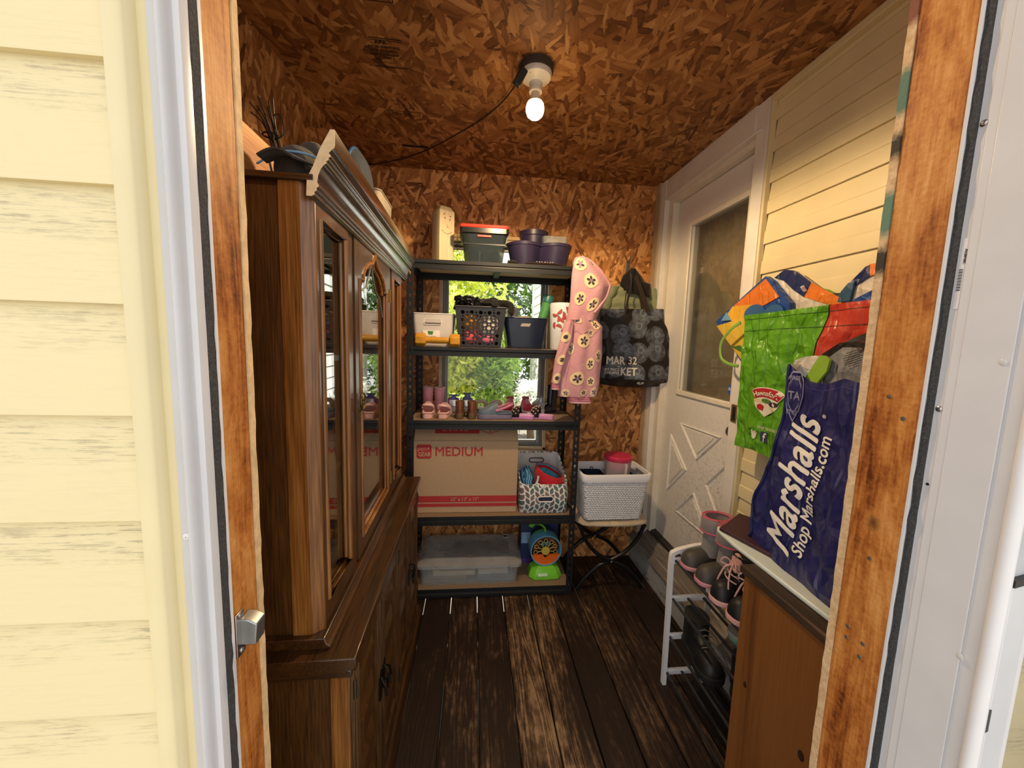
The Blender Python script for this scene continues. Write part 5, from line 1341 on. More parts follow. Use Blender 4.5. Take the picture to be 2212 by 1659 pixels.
letters('MEDIUM', .070, plane_map((.112, .001, .326), (1, 0, 0), (0, 0, 1), .0014), M_RED, bx, bold=.0008, sx=1.0)
CARD_T = mat('c9a58a', .8)
letters('pen+', .036, plane_map((.021, .001, .354), (1, 0, 0), (0, 0, 1), .002), CARD_T, bx, sx=.9)
letters('GEAR', .034, plane_map((.026, .001, .322), (1, 0, 0), (0, 0, 1), .002), CARD_T, bx, bold=.0009, sx=.76)
letters('22" x 13" x 15"', .027, plane_map((.200, .001, .0705), (1, 0, 0), (0, 0, 1), .002), CARD_T, bx, bold=.0003, sx=.93)
fa = math.radians(42)   # raised top flap leaning back
fd = Vector((0, math.sin(fa), math.cos(fa)))
fo = Vector((0, .004, BHh + .001))
flp = MB(); flp.hexa([fo + Vector((.002, 0, 0)), fo + Vector((BWd - .002, 0, 0)), fo + Vector((BWd - .002, .004, 0)), fo + Vector((.002, .004, 0))] + [fo + fd * .098 + Vector(o) for o in ((.002, 0, 0), (BWd - .002, 0, 0), (BWd - .002, .004, 0), (.002, .004, 0))])
fl_o = obj('top_flap', flp, M_CARD, t, smooth=0)
FM = plane_map(fo, (1, 0, 0), fd, .0012)
pr2 = MB(); rect(pr2, .11, .352, .043, .098, FM)
for (a, b) in (((.352, .06), (.352, .098)), ((.352, .066), (.412, .044)), ((.412, .044), (.470, .066)), ((.470, .066), (.470, .098)), ((.412, .046), (.412, .098))):
    d = Vector((b[0] - a[0], b[1] - a[1])).normalized() * .0018; n_ = (-d.y, d.x)
    pr2.add([FM(a[0] + n_[0], a[1] + n_[1]), FM(b[0] + n_[0], b[1] + n_[1]), FM(b[0] - n_[0], b[1] - n_[1]), FM(a[0] - n_[0], a[1] - n_[1])], [(0, 1, 2, 3)])
obj('red_print', pr2, M_RED, fl_o, smooth=0, normals=False)
letters('22" x 13" x 15"', .026, plane_map(fo + fd * .057 + Vector((.148, 0, 0)), (1, 0, 0), fd, .002), CARD_T, fl_o, bold=.0003, sx=.93)

# leaf printed fabric bin
lfm = NB('leaf_print'); lo3 = lfm.obj(); sp3 = lfm.n('ShaderNodeSeparateXYZ', {0: lo3})
cx_ = lfm.math('MULTIPLY', lfm.math('ADD', sp3.outputs[0], lfm.math('MULTIPLY', sp3.outputs[1], .8)), 36.0); ci = lfm.math('FLOOR', cx_); fx_ = lfm.math('FRACT', cx_)
par = lfm.math('MULTIPLY', lfm.math('SUBTRACT', lfm.math('MODULO', lfm.math('ADD', ci, 100), 2.0), .5), 2.0)
zz_ = lfm.math('ADD', lfm.math('MULTIPLY', sp3.outputs[2], 29.0), lfm.math('MULTIPLY', lfm.math('MULTIPLY', fx_, par), .55))
fz_ = lfm.math('FRACT', zz_); zi = lfm.math('FLOOR', zz_)
ax_ = lfm.math('ABSOLUTE', lfm.math('SUBTRACT', fx_, .5)); az_ = lfm.math('ABSOLUTE', lfm.math('SUBTRACT', fz_, .5))
inside = lfm.math('MULTIPLY', lfm.math('LESS_THAN', ax_, .40), lfm.math('LESS_THAN', lfm.math('ADD', az_, lfm.math('MULTIPLY', lfm.math('POWER', ax_, 2.0), .9)), .41))
rn = lfm.n('ShaderNodeTexWhiteNoise', {'Vector': lfm.n('ShaderNodeCombineXYZ', {0: ci, 1: zi}).outputs[0]}, noise_dimensions='2D').outputs[0]
lcol = lfm.ramp(rn, [(.0, '4f6a70'), (.35, '6c6468'), (.6, '5a7479'), (.85, '857b80')], 'CONSTANT')
M_LEAFP = lfm.fin(lfm.mix(inside, 'e6e2dc', lcol), .85)
t = thing('fabric_bin', 'leaf patterned fabric bin right of the cardboard box on the fourth shelf', 'fabric bin', (.268, 2.0, ZT2))
fbw, fbd = .272, .30
def fb_ring(k, z, inn=0.):
    # k: 0 bottom .. 1 top; the front edge droops
    pts = rrect(inn, fbw - inn, .012 + inn, fbd - inn, .03, 6); out = []
    for x, y in pts:
        fy = min(max(y / fbd, 0), 1); top = lerp(.150, .268, fy ** .8); bul = .016 * math.sin(PI * k) * (1 - fy)
        xx = fbw / 2 + (x - fbw / 2) * (lerp(.98, 1.0, k) + .03 * math.sin(PI * k)); out.append((xx + .004 * nz3(x * 20, z * 9, 1), y - bul + .004 * nz3(x * 25, k * 4, 3), top * k + .001))
    return out
obj('outer', MB().loft([fb_ring(k / 8, k) for k in range(9)], True, True, False), M_LEAFP, t, smooth=60)
obj('lining', MB().loft([fb_ring(1, 1), fb_ring(1, 1, .006), fb_ring(.5, 1, .008), fb_ring(.04, 1, .010)], True, False, True), fabric('d6d4d2', crease=.2), t, smooth=60)
obj('binding', MB().tube(fb_ring(1, 1, .003), .0045, 6, closed=True), M_LEAFP, t)
grm = obj('grommet', MB().tube([(x, -.012, z) for x, z in rrect(.098, .186, .076, .106, .0145, 6)], .0035, 8, closed=True), mat('ece9e4', .35), t)
obj('slot', MB().prism(rrect(.1, .184, .078, .104, .0125, 6), 'xz', -.0108, -.0098), mat('27304f', .7), grm, smooth=0)
obj('grommet', MB().tube([(x, .288, z) for x, z in rrect(.09, .18, .205, .232, .013, 6)], .003, 8, closed=True), M_BLACK, t)
t = thing('swimwear', 'folded blue patterned cloth in the left of the leaf print bin', 'clothes', (.316, 2.12, ZT2 + .10))
wvm = NB('wavy_blue'); wv_ = wvm.n('ShaderNodeTexWave', {'Vector': wvm.obj(), 'Scale': 22.0, 'Distortion': 7.0, 'Detail': 1.0})
obj('cloth', blob((.0, 0, .045), (.040, .10, .085), .22, 1.8, 3), wvm.fin(wvm.ramp(wv_.outputs[1], [(.35, '1d5f93'), (.6, '2c7fb5'), (.75, '7fb4dc')]), .8), t, smooth=70)
t = thing('swim_vest', 'bright red padded swim vest with aqua lining in the leaf print bin', 'swim vest', (.450, 2.10, ZT2 + .10))
vr = lambda z, k, d: [((.088 * k) * math.cos(a), (.085 * k) * math.sin(a) + d, z + .012 * math.sin(a) - .028 * math.cos(a) * (1 if z > .05 else 0) + .006 * nz3(a * 2, z * 30, 2)) for a in [2 * PI * q_ / 40 for q_ in range(40)]]
obj('shell', MB().loft([vr(0, .92, 0), vr(.03, 1.0, 0), vr(.08, 1.0, .0), vr(.115, .95, .0), vr(.12, .86, .0), vr(.09, .80, .0)], True, True, False), fabric('b3202e', crease=.45, cs=26), t, smooth=60)
obj('lining', MB().loft([vr(.116, .84, 0), vr(.06, .80, 0), vr(.03, .6, 0)], True, False, True), fabric('3fa0bd', crease=1.0, cs=40, var=.35), t, smooth=60)
sb = obj('buckle_strap', MB().grid(lambda u, v: (-.085 + .06 * u, -.062 - .030 * math.sin(PI * (.2 + .5 * u)), .052 - .02 * u + .022 * v), 10, 2), fabric('dcdcdc', crease=.1), t, solid=.003)
obj('buckle', MB().tube(smooth_path([(-.10, -.06, .05), (-.09, -.075, .065), (-.082, -.075, .085), (-.078, -.07, .11)], 4), .006, 8), mat('d9dadc', .4), sb)

# ------------------------------------------------------------------ bottom shelf: tote, bubble toy, carton
ZT1 = .0535
t = thing('storage_tote', 'long clear plastic storage tote with lid on the bottom shelf', 'storage tote', (-.003, 2.008, ZT1))
TOTE = clear_plastic('frosted_plastic', 'dcdede', .20, .2)
obj('tub', MB().loft([rect_ring(-.272, .272, .015, .315, 0, .03, 6), rect_ring(-.285, .285, .004, .326, .118, .03, 6), rect_ring(-.282, .282, .007, .323, .118, .03, 6), rect_ring(-.269, .269, .018, .312, .004, .03, 6)]), TOTE, t)
lid = MB().loft([rect_ring(-.298, .298, -.008, .338, .108, .03, 6), rect_ring(-.298, .298, -.008, .338, .124, .03, 6), rect_ring(-.284, .284, .006, .324, .130, .03, 6), rect_ring(-.262, .262, .030, .300, .146, .05, 6), rect_ring(-.24, .24, .05, .28, .148, .05, 6)], True, False, True)
lid_o = obj('lid', lid, clear_plastic('frosted_lid', 'e2e3e2', .33, .2), t, smooth=50)
obj('badge', MB().lathe([(.020, .1475), (.019, .1495), (.0, .1495)], 24, (.222, .262, 0)), mat('1b1b1c', .4), lid_o)
obj('badge_ring', MB().tube([(.222 + .018 * math.cos(2 * PI * k / 24), .262 + .018 * math.sin(2 * PI * k / 24), .1498) for k in range(24)], .0018, 6, closed=True), M_WHITE, lid_o)
for s_ in (-1, 1): obj('clip', MB().box(s_ * .298 - .006, s_ * .298 + .006, .12, .21, .098, .132), clear_plastic('clip_plastic', '5b6066', .7), t, bevel=.004)
gb_ = 'books and papers inside the clear tote'
for i, (x0, x1, y0, y1, z0, z1, c, nm) in enumerate(((-.24, -.02, .03, .24, .006, .030, '8e8c86', 'grey'), (-.21, .03, .05, .27, .031, .052, 'd0cabc', 'cream'), (-.16, .02, .06, .22, .053, .074, '8b877c', 'taupe'), (.04, .25, .03, .26, .006, .034, '6d8496', 'slate blue'), (.05, .22, .05, .25, .035, .058, 'c6c7c4', 'light grey'), (-.10, .24, .16, .30, .075, .095, '4b4540', 'dark brown'))):
    o = tag(obj('book', MB().box(x0, x1, y0 + 2.008, y1 + 2.008, z0 + ZT1, z1 + ZT1), mat(c, .6), None, bevel=.002), nm + (' book lying low in the clear tote' if i in (0, 3) else ' book stacked in the middle of the clear tote' if i < 5 else ' folder on top of the books in the clear tote'), 'book', gb_)
t = thing('comic_box', 'thin flat box with orange lettering inside the clear tote', 'box', (-.15, 2.11, ZT1 + .0765))
obj('box', MB().box(0, .17, .0, .05, 0, .024), mat('4c5a86', .6), t, bevel=.001); obj('top', MB().box(.0, .17, 0, .05, .024, .0255), mat('6a6478', .6), t)
letters('MARVEL', .036, plane_map((.045, .012, .0262), (1, 0, 0), (0, 1, 0)), mat('c4633a', .6), t, bold=.001)

t = thing('bubble_fan', 'green and blue toy bubble fan with orange tray on the bottom shelf', 'toy', (.440, 2.095, ZT1), .03)
GRN = mat('78cc38', .3, var=.05); BLU = mat('62b4e0', .3, var=.05); ORG = mat('fb7424', .35, var=.04)
obj('base', MB().loft([[(x * 1.0, y, 0) for x, y in ((-.070, -.062), (.072, -.062), (.096, -.03), (.096, .04), (-.096, .04), (-.096, -.03))], [(x * 1.0, y, .012) for x, y in ((-.072, -.064), (.074, -.064), (.098, -.032), (.098, .042), (-.098, .042), (-.098, -.032))], [(x, y, .052) for x, y in ((-.058, -.052), (.060, -.052), (.084, -.022), (.084, .034), (-.084, .034), (-.084, -.022))], [(x, y, .075) for x, y in ((-.04, -.03), (.04, -.03), (.05, -.01), (.05, .03), (-.05, .03), (-.05, -.01))]]), GRN, t, bevel=.005)
obj('sticker', MB().obox((-.02, -.0605, .034), (.055, .002, .017), (-.28, 0, 0)), mat('c9efc9', .3), t)
FZ = .166; FR = .093
dr_ = MB()
dr_.lathe([(FR * .98, .05), (FR, .03), (FR, -.03), (FR * .99, -.036), (FR * .93, -.036), (FR * .91, -.028), (FR * .9, .0)], 48, (0, 0, FZ), 'y', cap=False)
obj('drum', dr_, BLU, t)
obj('back_cover', MB().lathe([(FR * .985, .012), (FR * 1.0, .05), (FR * .8, .085), (.04, .10), (.003, .10)], 40, (0, 0, FZ), 'y'), GRN, t)
gr_ = MB()
obj('back_plate', MB().lathe([(FR * .91, -.004), (.002, -.004)], 40, (0, 0, FZ), 'y', cap=False), mat('3a1c12', .6), t)
for k in range(37):
    a = math.radians(-8 + 196 * k / 36); gr_.tube([(.052 * math.cos(a), -.010, FZ + .012 + .052 * math.sin(a)), (.072 * math.cos(a), -.010, FZ + .006 + .072 * math.sin(a))], .0013, 4)
obj('grille', gr_, mat('c0703f', .4), t)
tray = [(FR * .925 * math.cos(a), FZ + FR * .925 * math.sin(a)) for a in [math.radians(180 + 16 + 148 * k / 24) for k in range(25)]]
notch = [(.018 * math.cos(a), FZ - .0255 + .016 * math.sin(a)) for a in [-PI * k / 8 for k in range(9)]]
zt = FZ + FR * .925 * math.sin(math.radians(196))
obj('tray', MB().prism([(x, z) for x, z in tray] + [(x, min(z, zt)) for x, z in [(.018, zt)] + [(.016 * math.cos(-PI * k / 8), zt + .019 * math.sin(-PI * k / 8)) for k in range(9)] + [(-.018, zt)]], 'xz', -.034, -.026), ORG, t, smooth=0)
whl = MB(); YLW = mat('e0c455', .35)
whl.lathe([(.024, -.018), (.025, -.026), (.022, -.030), (.012, -.031), (.010, -.034), (.002, -.034)], 24, (0, 0, FZ - .006), 'y')
wh_o = obj('wand_hub', whl, YLW, t)
for k in range(8):
    a = math.radians(-8 + 196 * k / 6) if k < 7 else math.radians(-75)
    c_ = (.060 * math.cos(a), .060 * math.sin(a) + FZ - .006) if k < 7 else None
    w1 = MB().tube([(.022 * math.cos(a), -.022, FZ - .006 + .022 * math.sin(a)), ((.049 if k < 7 else .040) * math.cos(a), -.022, FZ - .006 + (.049 if k < 7 else .04) * math.sin(a))], .0022, 6)
    if c_: w1.tube([(c_[0] + .0115 * math.cos(2 * PI * q_ / 8), -.022, c_[1] + .0115 * math.sin(2 * PI * q_ / 8)) for q_ in range(8)], .0018, 6, closed=True)
    obj('wand', w1, YLW, wh_o)
for s_ in (-1, 1): obj('blade', MB().ball((s_ * .013, -.014, FZ + .032), (.008, .002, .014), 12, 8), mat('3f8f96', .4), t)
obj('handle', MB().tube(smooth_path([(.0, .02, FZ + FR - .006), (.0, .025, FZ + FR + .016), (-.02, .05, FZ + FR + .026), (-.05, .085, FZ + FR + .02), (-.07, .10, FZ + FR - .01)], 5), .012, 10, sq=(.016, .007)), GRN, t)
t = thing('blue_toy_carton', 'dark blue printed toy carton behind the bubble fan', 'box', (.31, 2.215, ZT1))
obj('carton', MB().box(0, .235, 0, .11, 0, .252), mat('23345f', .5, var=.3, vscale=10), t, bevel=.002)
obj('print_panel', MB().box(.004, .062, -.0012, .0, .13, .20), mat('8fb2dd', .5, var=.3, vscale=40), t); obj('print_strip', MB().box(.0, .235, -.0012, .0, .0, .03), mat('5a3f86', .5), t)

# ------------------------------------------------------------------ stool load: white basket, pitcher
t = thing('white_basket', 'white woven look plastic basket on the folding stool', 'basket', (.808, 1.965, .440), .02)
wm_ = NB('woven_white'); wo3 = wm_.obj(); ws = wm_.n('ShaderNodeSeparateXYZ', {0: wo3})
u_ = wm_.math('MULTIPLY', wm_.math('ADD', ws.outputs[0], ws.outputs[1]), 62.0); v_ = wm_.math('MULTIPLY', ws.outputs[2], 88.0)
sh_ = wm_.math('MULTIPLY', wm_.math('MODULO', wm_.math('FLOOR', v_), 2.0), .5); fu = wm_.math('FRACT', wm_.math('ADD', u_, sh_)); fv = wm_.math('FRACT', v_)
hgt = wm_.math('MULTIPLY', wm_.math('SINE', wm_.math('MULTIPLY', fu, PI)), wm_.math('SINE', wm_.math('MULTIPLY', fv, PI)))
hole = wm_.math('MULTIPLY', wm_.math('LESS_THAN', hgt, .22), 1.0)
wm_.bump(hgt, .9, .004)
M_WOVEN = wm_.fin(wm_.mix(hole, 'f2f5fb', 'b9bec8'), .4)
BW0, BW1, BD0, BD1, BH = .335, .395, .20, .245, .27
def bk(k, inn=0.): w_ = lerp(BW0, BW1, k) / 2 - inn; d_ = lerp(BD0, BD1, k) / 2 - inn; return rect_ring(-w_, w_, .1225 - d_, .1225 + d_, k * BH, .028, 6)
obj('walls', MB().loft([bk(0), bk(.2), bk(.5), bk(.85), bk(.85, .004), bk(.5, .004), bk(.02, .004)]), M_WOVEN, t, smooth=50)
def bkr(z, o): w_ = BW1 / 2 + o; d_ = BD1 / 2 + o; return rect_ring(-w_, w_, .1225 - d_, .1225 + d_, z, .03, 6)
obj('rim', MB().loft([bkr(BH - .044, -.006), bkr(BH - .042, .001), bkr(BH - .006, .007), bkr(BH, .005), bkr(BH, -.006), bkr(BH - .044, -.010), bkr(BH - .044, -.006)], True, False, False), mat('f2f4fa', .3, var=.03), t, smooth=40)
obj('handle_slot', MB().box(BW1 / 2 - .014, BW1 / 2 - .0105, .07, .17, BH - .036, BH - .016), mat('8a8d92', .4), t)
t = thing('navy_basket', 'dark navy plastic basket inside the white basket', 'basket', (.700, 2.00, .50))
obj('body', bin_shell(.12, .15, .14, .17, .175, .015), mat('17283d', .4), t)
obj('hang_loop', MB().tube([(.02 + .008 * math.cos(2 * PI * k / 16), .165, .182 + .008 * math.sin(2 * PI * k / 16)) for k in range(16)], .002, 6, closed=True), mat('17283d', .4), t)
t = thing('dark_pouch', 'black pouch at the right side of the white basket', 'pouch', (.952, 2.125, .56))
obj('pouch', blob((0, 0, .05), (.026, .040, .055), .15, 1.6, 4, 20, 12), fabric('14161c', crease=.6), t, smooth=60)
t = thing('lidded_pitcher', 'translucent pitcher with pink lid standing in the white basket', 'pitcher', (.858, 2.105, .50), .1)
obj('jug', MB().lathe([(.055, 0), (.062, .02), (.078, .255), (.075, .255), (.058, .02)], 36), clear_plastic('pitcher_plastic', 'd9cdd2', .45, .2), t)
obj('lid', MB().lathe([(.0745, .215), (.076, .262), (.082, .264), (.083, .278), (.076, .284), (.03, .288), (.002, .288)], 36), mat('c42c55', .35, var=.06), t)
obj('handle', MB().tube([(.010, -.064, .02), (.010, -.084, .25)], .01, 8, sq=(.014, .006)), clear_plastic('pitcher_handle', 'ece6e8', .7, .2), t)

# ------------------------------------------------------------------ shoes on the rack
gk = 'shoes on the white shoe rack'
RZ0 = .388; RT = .5625
def rack_boot(label, y, rz, shade):
    t = thing('snow_boot', label, 'boot', (1.018, y, RT), rz, gk)
    L_, W_b = .185, .088
    obj('sole', sole(L_, W_b, 0, .016), mat('c98a94', .6), t, bevel=.003)
    obj('rubber_foot', upper(L_, W_b, .014, [(0, .058), (.3, .06), (.45, .062), (.6, .058), (.8, .054), (.93, .046), (1, .022)]), mat('45423f', .55, var=.1), t, smooth=60)
    rings = []
    for (k, wz, ww, cy) in ((0, .05, .080, .30), (.3, .085, .076, .29), (.6, .12, .074, .28), (1, .160, .082, .27)):
        rings.append([(ww / 2 * math.cos(a), L_ * cy + ww * .62 * math.sin(a), wz) for a in [2 * PI * q_ / 24 for q_ in range(24)]])
    obj('shaft', MB().loft(rings), fabric('85807e', crease=.3), t, smooth=60)
    cu = []
    for (ww, wz) in ((.090, .140), (.100, .148), (.102, .195), (.096, .205), (.080, .203), (.074, .165)):
        cu.append([(ww / 2 * math.cos(a), L_ * .27 + ww * .6 * math.sin(a), wz) for a in [2 * PI * q_ / 28 for q_ in range(28)]])
    obj('cuff', MB().loft(cu), fabric('8d8784', crease=.2), t, smooth=60)
    for (ww, wz) in ((.101, .147), (.094, .204), (.078, .203)):
        obj('cuff_trim', MB().tube([(ww / 2 * math.cos(a), L_ * .27 + ww * .6 * math.sin(a), wz) for a in [2 * PI * q_ / 28 for q_ in range(28)]], .0028, 6, closed=True), mat('c4566e', .6), t)
    obj('inside', MB().loft([[(.072 / 2 * math.cos(a), L_ * .27 + .072 * .6 * math.sin(a), z) for a in [2 * PI * q_ / 20 for q_ in range(20)]] for z in (.172, .176)]), mat('8d5c60', .95), t)
    return t
rack_boot('farther grey snow boot with pink trim on the shoe rack top', 1.342, PI / 2 + .03, 0)
rack_boot('nearer grey snow boot with pink trim on the shoe rack top', 1.246, PI / 2 + .06, 0)
def lace_boot(label, y, rz):
    t = thing('lace_up_boot', label, 'boot', (1.005, y, RT), rz, gk)
    L_, W_b = .18, .086
    obj('sole', sole(L_, W_b, 0, .018, 1.05), mat('d3a2a0', .6), t, bevel=.003)
    obj('rubber_foot', upper(L_, W_b, .016, [(0, .06), (.3, .062), (.45, .064), (.6, .062), (.8, .058), (.93, .05), (1, .024)]), mat('15161a', .5), t, smooth=60)
    sm_ = NB('spotted_black'); so3 = sm_.n('ShaderNodeTexVoronoi', {'Vector': sm_.obj(), 'Scale': 85.0}, feature='F1')
    m_ = sm_.fin(sm_.mix(sm_.math('LESS_THAN', so3.outputs['Distance'], .2), '121216', 'b9a9a8'), .8)
    rings = []
    for (k, wz, ww, cy) in ((0, .055, .078, .34), (.3, .09, .074, .32), (.6, .12, .076, .30), (1, .150, .084, .28)):
        rings.append([(ww / 2 * math.cos(a), L_ * cy + ww * .62 * math.sin(a), wz + (.012 * math.sin(a) if k == 1 else 0)) for a in [2 * PI * q_ / 24 for q_ in range(24)]])
    obj('shaft', MB().loft(rings), m_, t, smooth=60)
    obj('tongue', MB().ball((0, L_ * .52, .128), (.024, .012, .04), 14, 10), fabric('c79a92'), t)
    lc = MB()
    for k in range(4):
        z = .075 + .018 * k; y_ = L_ * (.68 - .045 * k)
        lc.tube(smooth_path([(-.026, y_ - .008, z), (-.01, y_ + .006, z + .006), (.012, y_ + .004, z + .012), (.026, y_ - .01, z + .016)], 3), .0026, 6)
    for s_ in (-1, 1):
        lc.tube(smooth_path([(0, L_ * .60, .132), (s_ * .022, L_ * .68, .145), (s_ * .034, L_ * .72, .125), (s_ * .012, L_ * .66, .122), (0, L_ * .61, .130)], 5), .0026, 6)
        lc.tube(smooth_path([(0, L_ * .60, .132), (s_ * .012, L_ * .72, .118), (s_ * .02, L_ * .78, .085), (s_ * .026, L_ * .80, .06)], 5), .0028, 6)
    obj('laces', lc, mat('d2a79f', .7), t)
    obj('inside', MB().loft([[(.07 / 2 * math.cos(a), L_ * .28 + .07 * .6 * math.sin(a), z + .010 * math.sin(a)) for a in [2 * PI * q_ / 20 for q_ in range(20)]] for z in (.149, .152)]), mat('0d0d0f', .95), t)
lace_boot('black spotted boot with pink laces next to the grey boots', 1.150, PI / 2 + .10)
lace_boot('black spotted boot with pink laces half hidden by the brown cabinet', 1.060, PI / 2 + .10)
t = thing('mermaid_slipper', 'shiny mint green child shoe on the rack under the black boots', 'shoe', (1.030, 1.135, .452), math.radians(95), gk)
t.rotation_euler = (0, PI, math.radians(95))
MINT = mat('8fc4b0', .25, .3, var=.15)
obj('sole', sole(.13, .07, 0, .012), mat('9a9a98', .6), t); obj('upper', upper(.13, .07, .011, [(0, .04), (.2, .042), (.45, .038), (.6, .046), (.8, .042), (1, .016)]), MINT, t, smooth=60)
obj('strap', MB().tube(smooth_path([(-.034, .05, .02), (-.03, .045, .055), (.0, .04, .068), (.03, .045, .055), (.034, .05, .02)], 4), .006, 8, sq=(.003, .008)), MINT, t)
def work_boot(label, x, y, z, rz, L_=.26):
    t = thing('work_boot', label, 'boot', (x, y, z), rz, gk); M_ = mat('131314', .5, var=.2, vscale=30, bump=.3)
    W_b = .10
    obj('sole', sole(L_, W_b, 0, .028), mat('0d0d0d', .7), t, bevel=.003)
    obj('vamp', upper(L_, W_b, .026, [(0, .085), (.25, .09), (.4, .085), (.6, .062), (.8, .052), (.93, .044), (1, .02)]), M_, t, smooth=60)
    rings = [[(ww / 2 * math.cos(a), L_ * cy + ww * .66 * math.sin(a), wz) for a in [2 * PI * q_ / 24 for q_ in range(24)]] for (wz, ww, cy) in ((.05, .088, .26), (.10, .084, .25), (.148, .086, .24))]
    obj('ankle', MB().loft(rings), M_, t, smooth=60)
    lc = MB()
    for k in range(5): lc.tube([(-.024, L_ * (.66 - .06 * k), .085 + .012 * k), (0, L_ * (.68 - .06 * k), .094 + .012 * k), (.024, L_ * (.66 - .06 * k), .085 + .012 * k)], .0024, 6)
    lc.tube(smooth_path([(.0, L_ * .5, .135), (-.04, L_ * .55, .11), (-.056, L_ * .7, .06), (-.06, L_ * .95, .03), (-.05, L_ * 1.1, .006)], 5), .0022, 6)
    obj('laces', lc, mat('5d574f', .7), t)
work_boot('big black work boot on the lower rack tiers near the end frame', .905, 1.365, .226, math.radians(174), .225)
work_boot('second black work boot on the rack near the brown cabinet', .948, 1.125, .226, math.radians(174), .155)
# ------------------------------------------------------------------ hoodie hung on the shelf corner
t = thing('hooded_jacket', 'pink child hoodie with cream dots hanging from the right shelf post', 'hoodie', (.545, 1.925, 1.13))
HL = [(0, .500), (.10, .497), (.24, .475), (.42, .462), (.60, .452), (.85, .428), (1, .425)]   # left edge, top to bottom
HR = [(0, .560), (.10, .625), (.3, .640), (.45, .652), (.7, .650), (.93, .645), (1, .625)]
def hood_pt(u, v, side):
    """v 0 bottom .. 1 top; u across"""
    z = lerp(1.152, 1.565, v); tt = 1 - v
    l = pl([(0, .462), (.2, .472), (.5, .462), (.8, .438), (1, .440)], tt); r = pl([(0, .612), (.12, .655), (.5, .663), (.85, .655), (1, .640)], tt)
    x = lerp(l, r, u); d = .030 * math.sin(PI * min(max(u, 0.0), 1)) ** .6 + .006
    fold = .010 * math.sin(u * 15 + 2.2 * math.sin(v * 3)) * (.4 + .6 * tt) + .005 * nz3(u * 5, v * 6, 2)
    return (x - .545, (-d - fold * .8 if side == 'f' else d * .7), z - 1.13)
M_PINK = fabric('c795a0', crease=.35, cs=16, var=.05); M_RIB = fabric('d8aab0', crease=.1); M_STR = mat('b0436b', .8)
M_CREAM = mat('dfc9a2', .85, var=.05); M_DOT = mat('3d3540', .85); M_LILAC = mat('96809f', .85)
body = sack(30, 34, lambda s, v: hood_pt(s, v, 'f'), lambda s, v: hood_pt(s, v, 'b'), lambda sd, s, v: 0, True, True)
# printed cream dots with a plain abstract spot inside
def dots(mb, fn, L, off):
    for (u, v, ru, rv, sp_) in L:
        f0 = lambda o: (lambda a, b: Vector(fn(a, b)) + Vector((0, -o, 0)))
        patch(mb, circ(u, v, ru, 18, rv), f0(off), 1)
        for k in range(5):   # plain five-petal flower
            an = 2 * PI * k / 5 + u * 9; ca, sa = math.cos(an), math.sin(an)
            patch(mb, [(u + ru * (.40 * ca + .27 * math.cos(q) * ca - .17 * math.sin(q) * sa), v + rv * (.40 * sa + .27 * math.cos(q) * sa + .17 * math.sin(q) * ca)) for q in [2 * PI * j / 12 for j in range(12)]], f0(off + .0006), 2 if sp_ or k % 2 else 3)
        patch(mb, circ(u, v, ru * .16, 10, rv * .16), f0(off + .0010), 3)
dots(body, lambda a, b: hood_pt(a, b, 'f'), [(.44, .70, .17, .085, 1), (.40, .235, .17, .085, 1), (.13, .60, .085, .075, 0), (.86, .52, .10, .08, 0), (.66, .42, .10, .075, 1), (.16, .05, .11, .05, 0), (.60, .06, .10, .045, 1), (.87, .07, .09, .06, 0), (.30, .95, .12, .04, 0), (.78, .90, .11, .06, 1), (.62, .80, .08, .05, 0), (.74, .20, .09, .06, 1)], .0022)
bo_ = obj('body', body, [M_PINK, M_CREAM, M_DOT, M_LILAC], t, smooth=60)
# hood
def hood_fn(u, v, side):
    z = lerp(1.545, 1.855, v); tt = 1 - v
    l = pl([(0, .495), (.06, .488), (.3, .482), (.7, .480), (.86, .470), (1, .468)], tt); r = pl([(0, .555), (.06, .590), (.2, .640), (.42, .688), (.62, .672), (.85, .632), (1, .612)], tt)
    x = lerp(l, r, u); d = .042 * math.sin(PI * u) ** .6 * (.45 + .55 * math.sin(PI * min(v * .75 + .12, 1))) + .006
    f = .008 * math.sin(u * 9 + v * 4) + .004 * nz3(u * 4, v * 5, 9)
    return (x - .545, (-d - f - .004 if side == 'f' else d * .6), z - 1.13)
hd = sack(26, 26, lambda s, v: hood_fn(s, v, 'f'), lambda s, v: hood_fn(s, v, 'b'), lambda sd, s, v: 0, True, True)
dots(hd, lambda a, b: hood_fn(a, b, 'f'), [(.44, .62, .16, .115, 1), (.62, .25, .15, .11, 1), (.22, .34, .15, .11, 1), (.22, .88, .20, .10, 0), (.75, .90, .12, .05, 0)], .0022)
obj('hood', hd, [M_PINK, M_CREAM, M_DOT, M_LILAC], t, smooth=60)
he = MB().tube([Vector(hood_fn(lerp(.80, .96, math.sin(PI * k / 24)), lerp(.96, .12, k / 24), 'f')) + Vector((0, -.002, 0)) for k in range(25)], .0065, 8)
obj('hood_edge', he, M_PINK, t, smooth=60)
